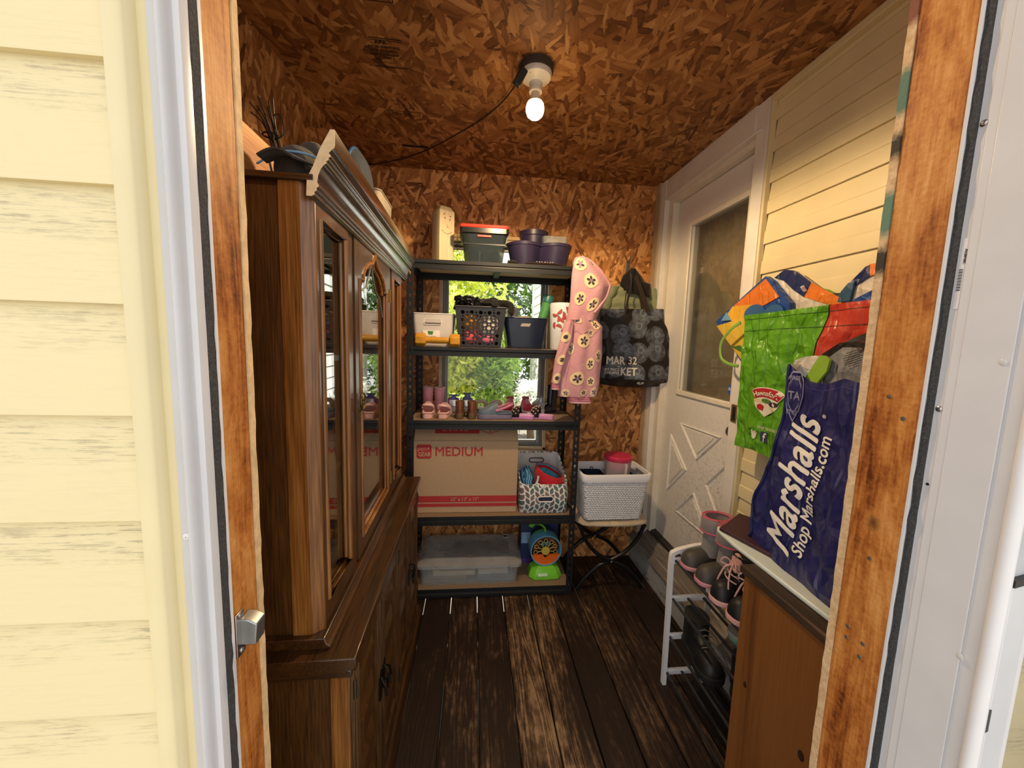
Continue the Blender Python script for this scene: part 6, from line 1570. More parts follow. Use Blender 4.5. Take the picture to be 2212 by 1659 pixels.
# left sleeve and shoulder tab
def sleeve(u, a):
    z = lerp(.405, .095, u); cx = pl([(0, -.072), (.3, -.085), (.6, -.110), (1, -.128)], u); r = pl([(0, .022), (.3, .030), (1, .022)], u)
    return Vector((cx + r * math.cos(a), -.030 + .022 * math.sin(a) + .003 * math.sin(a * 5 + u * 6), z))
sl = MB().loft([[sleeve(k / 20, 2 * PI * j / 22) for j in range(22)] for k in range(21)])
slo = sl
for (u, a0) in ((.25, 4.4), (.62, 4.9), (.92, 4.6)):
    fn = lambda p, q, u=u, a0=a0: sleeve(u + p, a0 + q) + Vector((.0015 * math.cos(a0 + q), .0022 * math.sin(a0 + q), 0))
    patch(sl, circ(0, 0, .085, 16, .95), fn, 1); fn2 = lambda p, q, u=u, a0=a0: sleeve(u + p, a0 + q) + Vector((.002 * math.cos(a0 + q), .003 * math.sin(a0 + q), 0))
    patch(sl, circ(0, 0, .035, 10, .4), fn2, 2)
so1 = obj('sleeve', sl, [M_PINK, M_CREAM, M_DOT, M_LILAC], t, smooth=60)
def band(mbs, rings_fn, z0, z1, nm, par):
    o = obj(nm, MB().loft([rings_fn(z0, 1), rings_fn(lerp(z0, z1, .5), 1.04), rings_fn(z1, 1)]), M_RIB, par, smooth=60)
    sb_ = MB()
    for k in (.22, .42, .62): sb_.loft([rings_fn(lerp(z0, z1, k), 1.05), rings_fn(lerp(z0, z1, k + .10), 1.05)], True, False, False)
    obj('stripes', sb_, M_STR, o, smooth=60); return o
band(None, lambda z, s: [(-.128 + .020 * s * math.cos(2 * PI * j / 22), -.030 + .020 * s * math.sin(2 * PI * j / 22), z) for j in range(22)], .098, .060, 'cuff', so1)
band(None, lambda z, s: [(lerp(.000, .012, (.03 - z) / .04) + .058 * s * math.cos(2 * PI * j / 30), -.006 + .026 * s * math.sin(2 * PI * j / 30) , z) for j in range(30)], .030, -.012, 'hem', t)
pk = MB().grid(lambda u, v: Vector(hood_pt(lerp(.18, .72, u) - .10 * (1 - v), lerp(.08, .86, v), 'f')) + Vector((0, -.0012, 0)), 14, 20)
obj('front_seams', MB().tube([Vector(hood_pt(.15, v, 'f')) + Vector((0, -.001, 0)) for v in [k / 16 for k in range(1, 16)]], .0016, 5).tube([Vector(hood_pt(lerp(.16, .80, k / 14), .80 + .02 * math.sin(k), 'f')) + Vector((0, -.001, 0)) for k in range(15)], .0016, 5), mat('b98489', .85), bo_)

# ------------------------------------------------------------------ coat hook, green jacket, blueberry tote
t = thing('wall_hook', 'small metal coat hook on the chipboard above the black tote bag', 'hook', (.945, 2.36, 1.90))
obj('plate', MB().box(-.012, .012, -.004, 0, -.03, .055), mat('7d7468', .4, .7), t, bevel=.002)
obj('prong', MB().tube(smooth_path([(0, -.003, -.01), (0, -.03, -.022), (0, -.055, -.012), (0, -.062, .012)], 5), .005, 8).tube(smooth_path([(0, -.003, .04), (0, -.03, .05), (0, -.04, .07)], 5), .0045, 8), mat('7d7468', .4, .7), t)
t = thing('puffer_jacket', 'sage green padded jacket with black collar hanging behind the tote bag', 'jacket', (.955, 2.310, 1.30))
SAGE = fabric('8c9270', crease=.9, cs=18)
def jk(u, v, s_):
    z = lerp(1.30, 1.795, v); w = pl([(0, .235), (.6, .222), (.8, .200), (.92, .135), (1.0, .075)], v)
    x = (u - .5) * 2 * w; q = .022 * abs(math.sin(v * 22)) * (1 - v * .3) ; d = (.020 + q + .006 * nz3(u * 6, v * 9, 4)) * math.sin(PI * min(max(u, .02), .98)) ** .5
    return (x + .012 * (v < .8), -d if s_ == 'f' else .03 * math.sin(PI * u) ** .5, z - 1.30)
jb = obj('body', sack(30, 44, lambda s, v: jk(s, v, 'f'), lambda s, v: jk(s, v, 'b'), lambda *a: 0, True, True), SAGE, t, smooth=60)
obj('collar', MB().loft([[(.075 * k * math.cos(a) + .0, -.012 + .034 * math.sin(a), z + .020 * math.sin(a) * f_) for a in [2 * PI * j / 26 for j in range(26)]] for (k, z, f_) in ((1.02, .455, 0), (1.0, .500, .4), (.8, .545, .6), (.35, .580, .5), (.1, .590, .2))]), fabric('17140f', crease=.6), t, smooth=60)
def jc(u, v):
    zz = lerp(.44, .520, v); return (lerp(-.05, .10, u), -.054 + .006 * v - .012 * math.sin(PI * u), zz - .02 * u)
obj('inner_panel', MB().grid(jc, 10, 6), fabric('17140f', crease=.6), t, solid=.004)
sl_ = MB()
for sg in (-1, 1):
    rings = []
    for k in range(13):
        v = k / 12; z = lerp(.478, .06, v); cx = sg * sm([(0, .118), (.22, .168), (.5, .205), (1, .212)], v); rr2 = .036 + .014 * min(1, v * 3) + .005 * abs(math.sin(v * 18))
        rings.append([(cx + rr2 * math.cos(a), -.008 + .034 * math.sin(a), z) for a in [2 * PI * j / 16 for j in range(16)]])
    obj('sleeve', MB().loft(rings), SAGE, t, smooth=60)

bb = NB('blueberry_print'); ob = bb.obj(); sb2 = bb.n('ShaderNodeSeparateXYZ', {0: ob})
pv = bb.n('ShaderNodeCombineXYZ', {0: sb2.outputs[0], 1: sb2.outputs[2]}).outputs[0]
pv = bb.n('ShaderNodeVectorMath', {0: pv, 1: bb.n('ShaderNodeVectorMath', {0: bb.noise(pv, 9, 2).outputs[1], 1: (.012, .012, 0)}, operation='MULTIPLY').outputs[0]}, operation='ADD').outputs[0]
def berry(seed, sc):
    vo = bb.n('ShaderNodeTexVoronoi', {'Vector': bb.mapping(pv, (sc, sc, 1), (0, 0, 0), (seed, seed * .7, 0)), 'Scale': 1.0, 'Randomness': .5}, voronoi_dimensions='2D', feature='F1')
    loc = bb.n('ShaderNodeVectorMath', {0: bb.mapping(pv, (sc, sc, 1), (0, 0, 0), (seed, seed * .7, 0)), 1: vo.outputs['Position']}, operation='SUBTRACT').outputs[0]
    return vo.outputs['Distance'], vo.outputs['Color'], loc
d1, c1, l1 = berry(.35, 8.8)
sl1 = bb.n('ShaderNodeSeparateXYZ', {0: l1})
inside_ = bb.ramp(d1, [(.50, (1, 1, 1)), (.56, (0, 0, 0))])
# bloom speckle of the printed berries and their star crowns
crown_d = bb.n('ShaderNodeVectorMath', {0: bb.n('ShaderNodeVectorMath', {0: l1, 1: (.10, .14, 0)}, operation='SUBTRACT').outputs[0]}, operation='LENGTH').outputs['Value']
crown = bb.ramp(crown_d, [(.0, (.0, .0, .0)), (.10, (.15, .15, .15)), (.14, (1, 1, 1)), (.17, (1, 1, 1)), (.20, (.0, .0, .0))])
spk = bb.noise(ob, 160, 4, .75).outputs[0]; bl_ = bb.noise(ob, 26, 4, .65).outputs[0]
topl = bb.ramp(sl1.outputs[1], [(.30, (.25, .25, .25)), (.62, (1, 1, 1))])
f_ = bb.math('MULTIPLY', bb.math('MULTIPLY', bb.ramp(bb.math('ADD', bb.math('MULTIPLY', spk, .5), bb.math('MULTIPLY', bl_, .6)), [(.44, (.05, .05, .05)), (.70, (1, 1, 1))]), inside_), .85)
bcol = bb.mix(f_, '17100e', '7d8796')
bcol = bb.mix(bb.math('MULTIPLY', bb.math('MULTIPLY', crown, inside_), .5), bcol, '8e98a6')
bb.bump(bb.noise(ob, 30, 3).outputs[0], .35, .006)
M_BERRY = bb.fin(bcol, .5, 0, .4)
t = thing('blueberry_tote', 'black shopping tote printed with blueberries hanging on the back wall', 'tote bag', (.985, 2.20, 1.17))
M_BAGK = crinkle('1a1512', .5, 18, .5, .006)
def tb(s, v, sd):
    z = lerp(1.172, 1.640, v) + (.016 * (s - .3) if v > .5 else .0) + (.03 * (s - .5) ** 2 * 2 if v < .1 else 0)
    l = lerp(.772, .748, v); r = pl([(0, 1.185), (.1, 1.212), (.5, 1.205), (1, 1.176)], v)
    x = lerp(l, r, s); d = (.055 + .02 * (1 - v)) * math.sin(PI * min(max(s, 0), 1)) ** .35 * (1 - .75 * v ** 2) * min(1, v * 6 + .35)
    w_ = .010 * nz3(s * 4, v * 4, 6) + .005 * math.sin(s * 14 + v * 3)
    return (x - .985, (2.235 - d * 1.15 - w_ if sd == 'f' else 2.245 + d * .12) - 2.20, z - 1.17)
tbm = sack(36, 36, lambda s, v: tb(s, v, 'f'), lambda s, v: tb(s, v, 'b'), lambda sd, s, v: 1 if v < .115 else 0)
tbo = obj('bag', tbm, [M_BERRY, M_BAGK], t, smooth=60)
def tmap(off=.0022):
    def f(x, y):
        # local x,z from the lower-left corner of the print
        v = min(max((y + .17) / .468 * 1.0, 0), 1) ; return None
    return f
def front_at(x, z, off):
    v = min(max((z) / .468, 0), 1)
    for _ in range(2):
        l = lerp(.772, .748, v); r = pl([(0, 1.185), (.1, 1.212), (.5, 1.205), (1, 1.176)], v); s = (x + .985 - l) / (r - l)
        p = tb(s, v, 'f'); v = min(max(v + (z - p[2]) / .468, 0), 1)
    return Vector((x, p[1] - off, z))
LET = mat('e2ddd0', .7, var=.04)
TXT = lambda body, x, z, size, **kw: letters(body, size, lambda a, b: front_at(x + a, z + b, .0028), LET, tbo, cuts=2, **kw)
TXT('MAR', -.205, .142, .066, bold=.0016, sx=.80); TXT('KET', -.120, .078, .066, bold=.0016, sx=.82)
TXT('32', -.080, .145, .062, bold=.0012, sx=.85)
TXT('BY PRICE', -.208, .103, .022, bold=.0004, sx=.92); TXT('CHOPPER', -.208, .083, .022, bold=.0004, sx=.85)
rl = MB()
for z in (.1265, .0765): rect(rl, -.208, -.124, z, z + .003, lambda a, b: front_at(a, b, .0028))
obj('lettering_rule', rl, LET, tbo, smooth=0, normals=False)
lf = MB()
for s_ in (-1, 1):
    patch(lf, [(.004 + s_ * .010 + .010 * math.cos(a), .034 + .0075 * math.sin(a)) for a in [2 * PI * k / 14 for k in range(14)]], lambda a, b: front_at(a, b, .003))
patch(lf, circ(.004, .030, .010, 14, .007), lambda a, b: front_at(a, b, .003)); obj('emblem', lf, LET, tbo, smooth=0, normals=False)
obj('emblem_centre', patch(MB(), circ(.004, .0335, .0055, 12, .004), lambda a, b: front_at(a, b, .0036)), M_BAGK, tbo, smooth=0, normals=False)
for (xa, xb, yo) in ((-.105, .020, -.012), (-.095, .010, .03)):
    obj('handle', MB().tube(smooth_path([(xa, yo, .455), (-.088, yo + .015, .53), (-.065, yo + .04, .63), (-.048, .085, .695), (-.038, .098, .712), (-.028, .085, .695), (-.018, yo + .04, .62), (.008, yo + .01, .53), (xb + .01, yo, .455)], 6), .012, 8, sq=(.003, .0125)), fabric('2e231a', crease=.2), t)

# ------------------------------------------------------------------ bags at the right wall
# green grocery bag with red panel
t = thing('green_grocery_bag', 'bright green and red reusable grocery bag hanging on the right wall', 'shopping bag', (1.05, 1.20, 1.05))
def gX(y, z):
    return 1.045 + .012 * nz3(y * 9, z * 7, 1) + .006 * nz3(y * 22, z * 18, 5) - .030 * math.exp(-((y - 1.18) ** 2) / .03) * (1.45 - z) + .009 * abs(nz3(y * 12 + z * 5, z * 8 - y * 4, 41)) + .006 * abs(nz3(y * 21 - z * 6, z * 19 + y * 5, 53))
def gp(s, v, sd):
    # s: 0 far .. 1 near
    far = pl([(0, 1.385), (.06, 1.392), (.5, 1.392), (.95, 1.402), (1, 1.410)], v); near = pl([(0, .90), (1, .885)], v)
    y = lerp(far, near, s); zb = 1.042 + .010 * math.sin(s * 6); zt = 1.556 + .012 * s
    z = lerp(zb, zt, v)
    if sd == 'f': x = gX(y, z)
    else: x = max(gX(y, z) + .008, 1.074)
    if s in (0, 1): x = x
    return (x - 1.05, y - 1.20, z - 1.05)
def gmat(sd, s, v):
    if sd != 'f': return 0
    y = gp(s, v, 'f')[1] + 1.20
    return 1 if y < lerp(1.125, 1.050, v) + .0 else 0
M_GRN = crinkle('5a9d1e', .38, 17, .9, .014, .10); M_REDB = crinkle('b83a28', .38, 17, .5, .010, .08)
gmb = sack(110, 110, lambda s, v: gp(s, v, 'f'), lambda s, v: gp(s, v, 'b'), gmat)
gbo = obj('bag', gmb, [M_GRN, M_REDB], t, smooth=60)
GM = lambda off: (lambda y, z: Vector((gX(y, z) - 1.05 - off, y - 1.20, z - 1.05)))
sm_b = MB(); thread = mat('1d3a10', .8)
for z0 in (.018, .062): sm_b.tube([Vector(gp(k / 50, 1 - z0 / .514, 'f')) + Vector((-.0008, 0, 0)) for k in range(51)], .0009, 4)
sm_b.tube([Vector((gX(y, z) - 1.0515, y - 1.20, z - 1.05)) for z, y in [(lerp(1.05, 1.565, k / 40), lerp(1.125, 1.050, k / 40)) for k in range(41)]], .0014, 4)
obj('stitching', sm_b, thread, gbo)
yl = MB()
arc = [(.93 + .135 * math.cos(a) - .0, 1.395 + .105 * math.sin(a)) for a in [lerp(.9, PI + .1, k / 18) for k in range(19)]]
inn = [(.905 + .11 * math.cos(a), 1.350 + .085 * math.sin(a)) for a in [lerp(PI + .1, .9, k / 18) for k in range(19)]]
def strip2(mb, A, B, fn):
    n = len(A); mb.add([fn(*p) for p in A] + [fn(*p) for p in B], [(k, k + 1, n + k + 1, n + k) for k in range(n - 1)]); return mb
def arcpts(cy, cz, ry, rz, a0, a1, n=24): return [(cy + ry * math.cos(a), cz + rz * math.sin(a)) for a in [lerp(a0, a1, k / n) for k in range(n + 1)]]
obj('dark_print', strip2(MB(), arcpts(.893, 1.36, .137, .125, 0, 1.57), arcpts(.893, 1.36, .0, .0, 0, 1.57), GM(.0022)), mat('1a1512', .5), gbo, smooth=0, normals=False)
obj('yellow_print', strip2(MB(), arcpts(.893, 1.36, .130, .118, 0, 1.57), arcpts(.893, 1.345, .100, .080, 0, 1.57), GM(.0030)), mat('c0ab45', .5), gbo, smooth=0, normals=False)
# store emblem: arched red banner with produce and lettering
bc_y, bc_z = 1.245, 1.135
def ban(u, w): # u 0..1 left to right (far to near), w height
    a = lerp(2.22, .92, u); return (bc_y - (.0) - (.105 + w) * math.cos(PI - a) * -1 * .86, 1.150 + (.105 + w) * math.sin(a) - .02)
GME = lambda off: (lambda y, z: GM(off)(y, 1.292 - (1.276 - z) * .66))
def bmap(off): 
    g = GME(off); return lambda u, w: g(*ban(u, w))
def bandp(mb, w0, w1, u0, u1, off): 
    f = bmap(off); n = 20; return mb.add([f(lerp(u0, u1, k / n), w0) for k in range(n + 1)] + [f(lerp(u0, u1, k / n), w1) for k in range(n + 1)], [(k, k + 1, n + 2 + k, n + 1 + k) for k in range(n)])
OFFW = mat('ddd9c8', .6); REDM = mat('a8202a', .5)
def polyp(mb, pts, off, G=None): return patch(mb, pts, (G or GME)(off))
out_ = [ban(0, -.018), ban(0, .040)] + [ban(k / 14, .041) for k in range(15)] + [ban(1, .040), ban(1, -.018), (bc_y - .052, 1.185), (bc_y - .045, 1.160), (bc_y, 1.115), (bc_y + .045, 1.160), (bc_y + .052, 1.185)]
obj('emblem_backing', polyp(MB(), out_, .0022), OFFW, gbo, smooth=0, normals=False)
obj('emblem_banner', bandp(MB(), -.012, .036, .025, .975, .0030), REDM, gbo, smooth=0, normals=False)
vs_, fs_ = text_mesh('Hannaford', .038, bold=.0006, cuts=1)
wd = max(v[0] for v in vs_)
hb_ = MB(); fmap = bmap(.0038); hb_.add([fmap(.06 + .88 * x / wd, y - .003) + Vector((-l, 0, 0)) for x, y, l in vs_], fs_)
obj('lettering', hb_, OFFW, gbo, smooth=0, normals=False)
for nm, (y, z, r1, r2), c in (('apple', (bc_y + .022, 1.165, .016, .016), 'a91f1d'), ('squash', (bc_y + .030, 1.198, .022, .010), 'd9cf9a'), ('leaf', (bc_y - .005, 1.203, .022, .012), '4d7f3c'), ('grapes', (bc_y - .034, 1.188, .017, .014), '3a2440'), ('pear', (bc_y - .018, 1.160, .019, .012), 'd5c78a'), ('plum', (bc_y + .002, 1.148, .012, .009), '5d1a1e')):
    obj(nm + '_print', polyp(MB(), circ(y, z, r1, 16, r2), .0032), mat(c, .5), gbo, smooth=0, normals=False)
vs_, fs_ = text_mesh('stay connected', .020, cuts=1); mb = MB(); g_ = GM(.0028); mb.add([g_(1.262 - x * .9, 1.142 + y) for x, y, l in vs_], fs_); obj('lettering', mb, OFFW, gbo, smooth=0, normals=False)
# small bird and square marks
bird = [(0, 0), (.012, -.006), (.024, -.002), (.032, .010), (.036, .022), (.042, .026), (.036, .028), (.034, .034), (.026, .036), (.020, .028), (.010, .032), (.002, .036), (.004, .022), (.004, .010)]
obj('bird_mark', polyp(MB(), [(1.298 - x * .85, 1.100 + y * .85) for x, y in bird], .0028, GM), OFFW, gbo, smooth=0, normals=False)
fbk = obj('square_mark', polyp(MB(), rrect(1.212, 1.246, 1.098, 1.134, .004), .0028, GM), mat('2c3b62', .5), gbo, smooth=0, normals=False)
vs_, fs_ = text_mesh('f', .046, bold=.001, cuts=1); mb = MB(); g_ = GM(.0036); mb.add([g_(1.234 - x, 1.098 + y) + Vector((-l, 0, 0)) for x, y, l in vs_], fs_); obj('lettering', mb, OFFW, gbo, smooth=0, normals=False)
obj('handle', MB().tube(smooth_path([(-.01, .215, .478), (-.014, .260, .455), (-.010, .322, .400), (-.008, .320, .340), (-.01, .27, .314), (-.01, .205, .308)], 6), .006, 8, sq=(.0025, .007)), mat('7fae4c', .5), t)
obj('hanging_loop', MB().tube(smooth_path([(.05, -.10, .50), (.075, -.08, .56), (.082, .0, .575), (.075, .08, .56), (.05, .10, .50)], 6), .006, 8, sq=(.0025, .008)), mat('7fae4c', .5), t)
t = thing('wall_peg', 'small white peg on the siding behind the green grocery bag', 'hook', (1.13, 1.20, 1.628))
obj('peg', MB().tube([(.008, 0, 0), (-.03, 0, 0), (-.04, 0, .012)], .006, 8), M_WHITE, t)

# blue and orange bag behind the green one
t = thing('blue_orange_bag', 'blue, orange and yellow shopping bag hanging behind the green bag', 'shopping bag', (1.10, 1.35, 1.45))
BL_ = crinkle('1f4a93', .35, 17, .6, .010); ORB = crinkle('d9772a', .35, 17, .6, .010); YEB = crinkle('dcaa2c', .35, 17, .5, .010); WHB = crinkle('cfc8ba', .4, 14, .9, .012); NVB = crinkle('1c2c5c', .35, 17, .6, .01)
def slab(nm, pts, m, x0, x1, par, wv=.004):
    """creased panel of given outline in the wall's plane"""
    mb = MB(); fn = lambda X: (lambda y, z: Vector((X - 1.10 + wv * nz3(y * 14, z * 14, X * 9), y - 1.35, z - 1.45)))
    a = patch(MB(), pts, fn(x0)); n = len(pts)
    mb.add(a.v, a.f); b0 = len(mb.v); b = patch(MB(), pts, fn(x1)); mb.add(b.v, [tuple(reversed(f)) for f in b.f])
    o1, o2 = 1 + n, b0 + 1 + n
    mb.f += [[o1 + k, o1 + (k + 1) % n, o2 + (k + 1) % n, o2 + k] for k in range(n)]; mb.mi += [0] * n
    return obj(nm, mb, m, par, smooth=40)
bb_ = slab('front_panel', [(1.640, 1.545), (1.61, 1.565), (1.365, 1.700), (1.335, 1.680), (1.24, 1.59), (1.22, 1.30), (1.395, 1.25), (1.435, 1.36), (1.50, 1.42)], BL_, 1.085, 1.105, t)
slab('orange_patch', [(1.525, 1.605), (1.36, 1.690), (1.285, 1.615), (1.40, 1.575)], ORB, 1.0825, 1.086, bb_)
slab('amber_patch', [(1.575, 1.555), (1.53, 1.602), (1.42, 1.600), (1.395, 1.55), (1.45, 1.52)], YEB, 1.0815, 1.086, bb_)
slab('yellow_patch', [(1.628, 1.525), (1.47, 1.548), (1.40, 1.54), (1.39, 1.34), (1.50, 1.425)], crinkle('d3b23c', .35, 17, .5, .01), 1.0805, 1.086, bb_)
slab('sky_patch', [(1.595, 1.545), (1.56, 1.580), (1.53, 1.545)], mat('6d9fc4', .4), 1.079, 1.083, bb_)
slab('blue_print', circ(1.395, 1.560, .055, 18, .038), mat('2c5d92', .8, bump=.6, bscale=300), 1.0785, 1.083, bb_); slab('blue_print', circ(1.300, 1.560, .045, 18, .03), mat('2c5d92', .8, bump=.6, bscale=300), 1.0785, 1.083, bb_)
slab('leaf_print', [(1.505, 1.432), (1.45, 1.42), (1.39, 1.36), (1.39, 1.40), (1.46, 1.44)], mat('3f6a2a', .5), 1.0785, 1.083, bb_)
slab('back_panel', [(1.345, 1.690), (1.30, 1.712), (1.255, 1.700), (1.12, 1.605), (1.05, 1.57), (1.05, 1.35), (1.30, 1.35)], WHB, 1.108, 1.118, t)
slab('back_hem', [(1.345, 1.692), (1.30, 1.714), (1.255, 1.702), (1.180, 1.650), (1.205, 1.605), (1.25, 1.635), (1.30, 1.675)], NVB, 1.104, 1.1078, t)
slab('back_hem_orange', [(1.182, 1.652), (1.045, 1.572), (1.075, 1.560), (1.207, 1.607)], ORB, 1.104, 1.1078, t)
t = thing('striped_beach_bag', 'blue, white and orange bag top beside the right door post', 'shopping bag', (1.10, 1.35, 1.45))
slab('liner', [(1.052, 1.575), (1.025, 1.640), (.960, 1.672), (.86, 1.67), (.86, 1.35), (1.04, 1.35)], WHB, 1.100, 1.116, t, .008)
slab('orange_hem', [(.992, 1.672), (.87, 1.674), (.86, 1.640), (.985, 1.640)], ORB, 1.0955, 1.0995, t)
slab('navy_hem', [(1.050, 1.600), (1.045, 1.625), (1.000, 1.668), (.988, 1.670), (.984, 1.640), (1.02, 1.62)], NVB, 1.0955, 1.0995, t)
slab('blue_fold', [(1.02, 1.578), (.87, 1.640), (.86, 1.55), (1.01, 1.55)], BL_, 1.092, 1.0998, t)
slab('teal_edge', [(1.068, 1.575), (1.060, 1.605), (1.040, 1.628), (1.022, 1.630), (1.030, 1.575)], crinkle('2a5270', .4, 17, .5, .01), 1.090, 1.0998, t)

# navy blue shop bag on the brown cabinet
t = thing('navy_shop_bag', 'navy blue store bag with white lettering standing on the brown cabinet', 'shopping bag', (.82, .88, .8365))
NAVY = crinkle('26285f', .30, 15, .9, .013, .12); LIN = crinkle('bdbab2', .45, 15, .9, .012); LINW = crinkle('dcdad4', .4, 15, .8, .012)
def mX(y, z):
    k = (z - .84) / .53; base = lerp(lerp(.806, .839, (y - .717) / .32), lerp(.855, .872, (y - .745) / .23), min(max(k, 0), 1))
    return base + .012 * nz3(y * 9, z * 7, 11) + .006 * nz3(y * 24, z * 15, 3) + .014 * math.exp(-((y - .86) ** 2) / .002) * max(0, k - .45) + .008 * abs(nz3(y * 11 + z * 4, z * 6 - y * 3, 21)) + .005 * abs(nz3(y * 17 - z * 7, z * 15 + y * 5, 33))
def mfar(v): return pl([(0, 1.040), (.07, 1.005), (.12, 1.010), (.2, 1.018), (.3, 1.012), (.40, 1.000), (.5, .982), (.62, .972), (.75, .966), (.9, .962), (1, .965)], v)
def mnear(v): return pl([(0, .722), (.3, .720), (.6, .732), (1, .748)], v)
def mp_(s, v, sd):
    y = lerp(mfar(v), mnear(v), s); zb = .838; zt = lerp(1.388, 1.358, s) - .030 * math.sin(PI * min(s * 1.3, 1)) * (s < .77)
    z = lerp(zb, zt, v)
    x = mX(y, z) if sd == 'f' else mX(y, z) + .035 + .085 * math.sin(PI * min(max(s, .05), .95)) * (1 - .35 * v)
    if sd == 'b': y += (.012 + .042 * math.sin(PI * v)) * (1 - s) ** 2
    return (x - .82, y - .88, z - .8365)
mmb = sack(90, 110, lambda s, v: mp_(s, v, 'f'), lambda s, v: mp_(s, v, 'b'), lambda sd, s, v: 1 if sd == 'e0' else (0 if sd != 'b' else 1))
mbo = obj('bag', mmb, [NAVY, LINW], t, smooth=60)
obj('seam_piping', MB().tube([Vector(mp_(0, k / 40, 'f')) + Vector((-.002, .001, 0)) for k in range(41)], .0035, 6), crinkle('1f2356', .35, 15, .4, .01), mbo, smooth=60)
obj('base_hem', MB().tube([Vector(mp_(k / 20, 0, 'f')) + Vector((-.003, 0, .004)) for k in range(21)], .004, 6), LINW, mbo, smooth=60)
st_ = MB()
for k in range(46): 
    s = k / 46; p, q_ = Vector(mp_(s, .965, 'f')), Vector(mp_(s + .010, .965, 'f')); st_.tube([p + Vector((-.0008, 0, 0)), q_ + Vector((-.0008, 0, 0))], .0006, 4)
obj('stitching', st_, mat('6a6fae', .6), mbo)
WT = mat('e9e7e0', .5, var=.04)
bd_ = Vector((-.014, .352)).normalized(); upv = Vector((bd_.y, -bd_.x))   # text runs up the bag, letter tops toward the far side
def mtext(body, size, org, length, hgt, shear, bold, nm='lettering'):
    vs, fs = text_mesh(body, size, bold=bold, shear=shear, cuts=2)
    x0 = min(v[0] for v in vs); x1 = max(v[0] for v in vs); y1 = max(v[1] for v in vs); mb = MB(); P = []
    for x, y, l in vs:
        a = (x - x0) / (x1 - x0) * length; b = y / y1 * hgt
        yy = org[0] + bd_.x * a + upv.x * b; zz = org[1] + bd_.y * a + upv.y * b
        P.append((mX(yy, zz) - .0028 - l - .82, yy - .88, zz - .8365))
    mb.add(P, fs); return obj(nm, mb, WT, mbo, smooth=0, normals=False)
mtext('Marshalls', .1, (.860, .888), .372, .090, .32, .0020)
mtext('Shop Marshalls.com', .1, (.818, .908), .312, .036, .12, .0020)
mtext('\u00ae', .1, (.832, 1.262), .010, .010, 0, .001)
# shield emblem near the top corner
ec = (.938, 1.305)
def em(pts, m_, nm, off): return obj(nm, patch(MB(), pts, lambda y, z: Vector((mX(y, z) - off - .82, y - .88, z - .8365))), m_, mbo, smooth=0, normals=False)
GRY = mat('8f90b0', .5)
def shield(k): return [(ec[0] + k * a * .030, ec[1] + k * b * .070) for a, b in ((0, -1.05), (.75, -.55), (1.0, .0), (.85, .6), (.4, .95), (-.4, .95), (-.85, .6), (-1.0, 0), (-.75, -.55))]
em(shield(1.0), GRY, 'emblem', .0024); em(shield(.92), NAVY, 'emblem_field', .0028); em(shield(.72), GRY, 'emblem_ring', .0032); em(shield(.66), NAVY, 'emblem_centre', .0036)
vs_, fs_ = text_mesh('TA', .03, bold=.001, cuts=1); mb = MB(); mb.add([(mX(ec[0] + .018 - x, ec[1] - .01 + y) - .0044 - l - .82, ec[0] + .018 - x - .88, ec[1] - .01 + y - .8365) for x, y, l in vs_], fs_); obj('lettering', mb, GRY, mbo, smooth=0, normals=False)
for bdy, zz in (('FREE', .042), ('STYLE', -.052)):
    vs_, fs_ = text_mesh(bdy, .016, bold=.0006, cuts=1); mb = MB(); wd = max(v[0] for v in vs_)
    mb.add([(mX(ec[0] + wd * .45 - x * .9, ec[1] + zz + y) - .0044 - l - .82, ec[0] + wd * .45 - x * .9 - .88, ec[1] + zz + y - .8365) for x, y, l in vs_], fs_); obj('lettering', mb, GRY, mbo, smooth=0, normals=False)

# folded grey bag stuffed inside
t = thing('folded_grey_bag', 'folded grey and black shopping bag stuffed into the navy bag', 'shopping bag', (.93, .88, 1.30))
GRB = crinkle('7f8183', .4, 16, .9, .012); DKB = crinkle('1c1715', .4, 16, .6, .010)
def gsl(nm, pts, m, x0, x1, par=None, wv=.006):
    mb = MB(); fn = lambda X: (lambda y, z: Vector((X - .93 + wv * nz3(y * 14, z * 14, X * 9) + .10 * (z - 1.40), y - .88, z - 1.30)))
    a = patch(MB(), pts, fn(x0)); n = len(pts); mb.add(a.v, a.f); b0 = len(mb.v); b = patch(MB(), pts, fn(x1)); mb.add(b.v, [tuple(reversed(f)) for f in b.f])
    mb.f += [[1 + n + k, 1 + n + (k + 1) % n, b0 + 1 + n + (k + 1) % n, b0 + 1 + n + k] for k in range(n)]; mb.mi += [0] * n
    return obj(nm, mb, m, par or t, smooth=40)
bk1 = gsl('black_layer', [(1.02, 1.375), (.985, 1.398), (.955, 1.424), (.915, 1.450), (.875, 1.454), (.83, 1.442), (.77, 1.42), (.77, 1.20), (1.0, 1.20)], DKB, .955, .975)
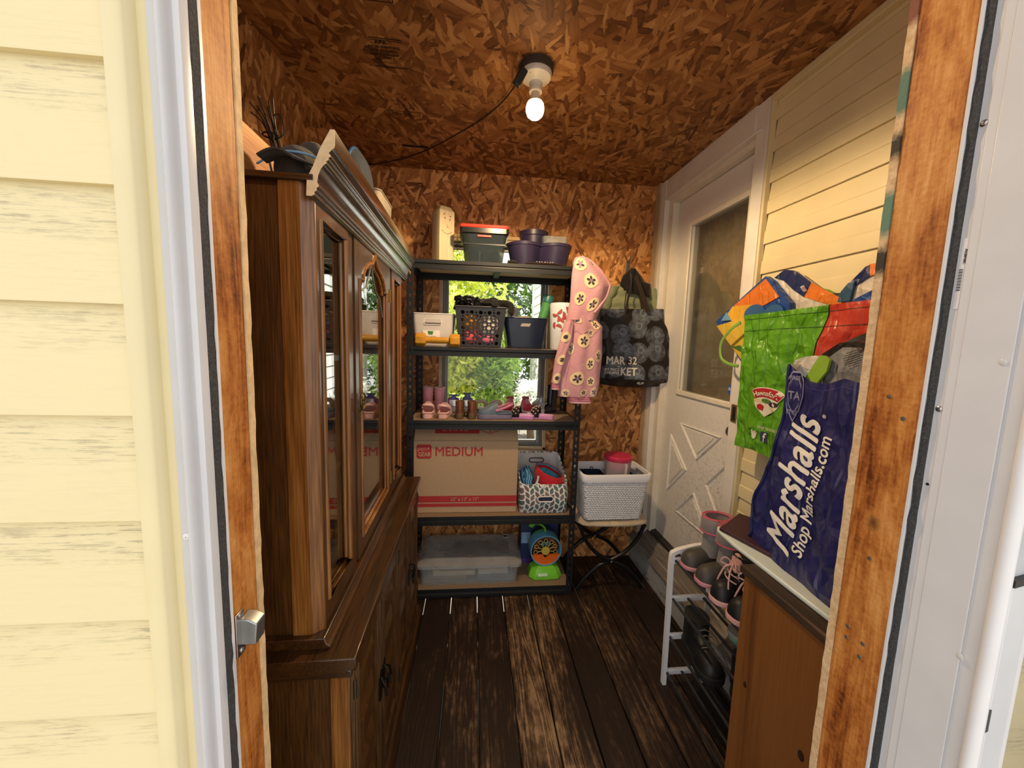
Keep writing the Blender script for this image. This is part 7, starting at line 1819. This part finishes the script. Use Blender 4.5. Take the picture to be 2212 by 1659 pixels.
gr1 = gsl('grey_layer', [(.985, 1.375), (.945, 1.392), (.915, 1.412), (.885, 1.438), (.855, 1.438), (.828, 1.415), (.80, 1.38), (.79, 1.20), (.98, 1.20)], GRB, .932, .950)
gsl('pale_flap', [(1.022, 1.374), (1.014, 1.398), (.98, 1.410), (.951, 1.414), (.928, 1.410), (.941, 1.374), (.979, 1.30), (1.015, 1.30)], LIN, .925, .931)
gsl('green_strip', [(.930, 1.415), (.915, 1.415), (.900, 1.405), (.905, 1.375), (.945, 1.30), (.985, 1.30), (.95, 1.374)], mat('86b03a', .4), .917, .924)
tx = MB()
for k in range(6): tx.obox((0, .852 - .88, 1.428 - 1.30 - .006 * k), (.0008, .040 - .004 * abs(k - 2), .0016), (-.35, 0, 0))
for i in range(len(tx.v)): tx.v[i].x += .932 - .93 + .10 * (tx.v[i].z + 1.30 - 1.40) - .007
obj('small_print', tx, mat('2a2a2c', .7), gr1)
t = thing('dark_tote', 'black bag slumped between the navy bag and the door post', 'bag', (.90, .664, .838))
obj('bag', blob((0, 0, .24), (.05, .05, .25), .18, 1.6, 12, 24, 18), fabric('15151a', crease=.8), t, smooth=60)

# papers under the bag
t = thing('maroon_binder', 'maroon folder lying flat under the navy bag on the brown cabinet', 'folder', (.87, 1.00, .8512))
obj('cover', MB().prism([(.785 - .87, 1.075 - 1.0), (.81 - .87, 1.09 - 1.0), (.925 - .87, 1.172 - 1.0), (.955 - .87, 1.115 - 1.0), (1.0 - .87, .90 - 1.0), (.86 - .87, .82 - 1.0)], 'xy', 0, .010), mat('3c1f2b', .55, bump=.1), t, bevel=.002)
t = thing('white_envelope', 'white plastic mailer sticking out below the maroon folder', 'mailer', (.87, 1.0, .8375))
obj('mailer', MB().prism([(.786 - .87, 1.085 - 1.0), (.800 - .87, 1.105 - 1.0), (.90 - .87, 1.10 - 1.0), (.90 - .87, .68 - 1.0), (.782 - .87, .66 - 1.0), (.779 - .87, 1.0 - 1.0)], 'xy', 0, .0125), mat('cfdcd8', .35, var=.06, bump=.3, bscale=40), t, bevel=.004)
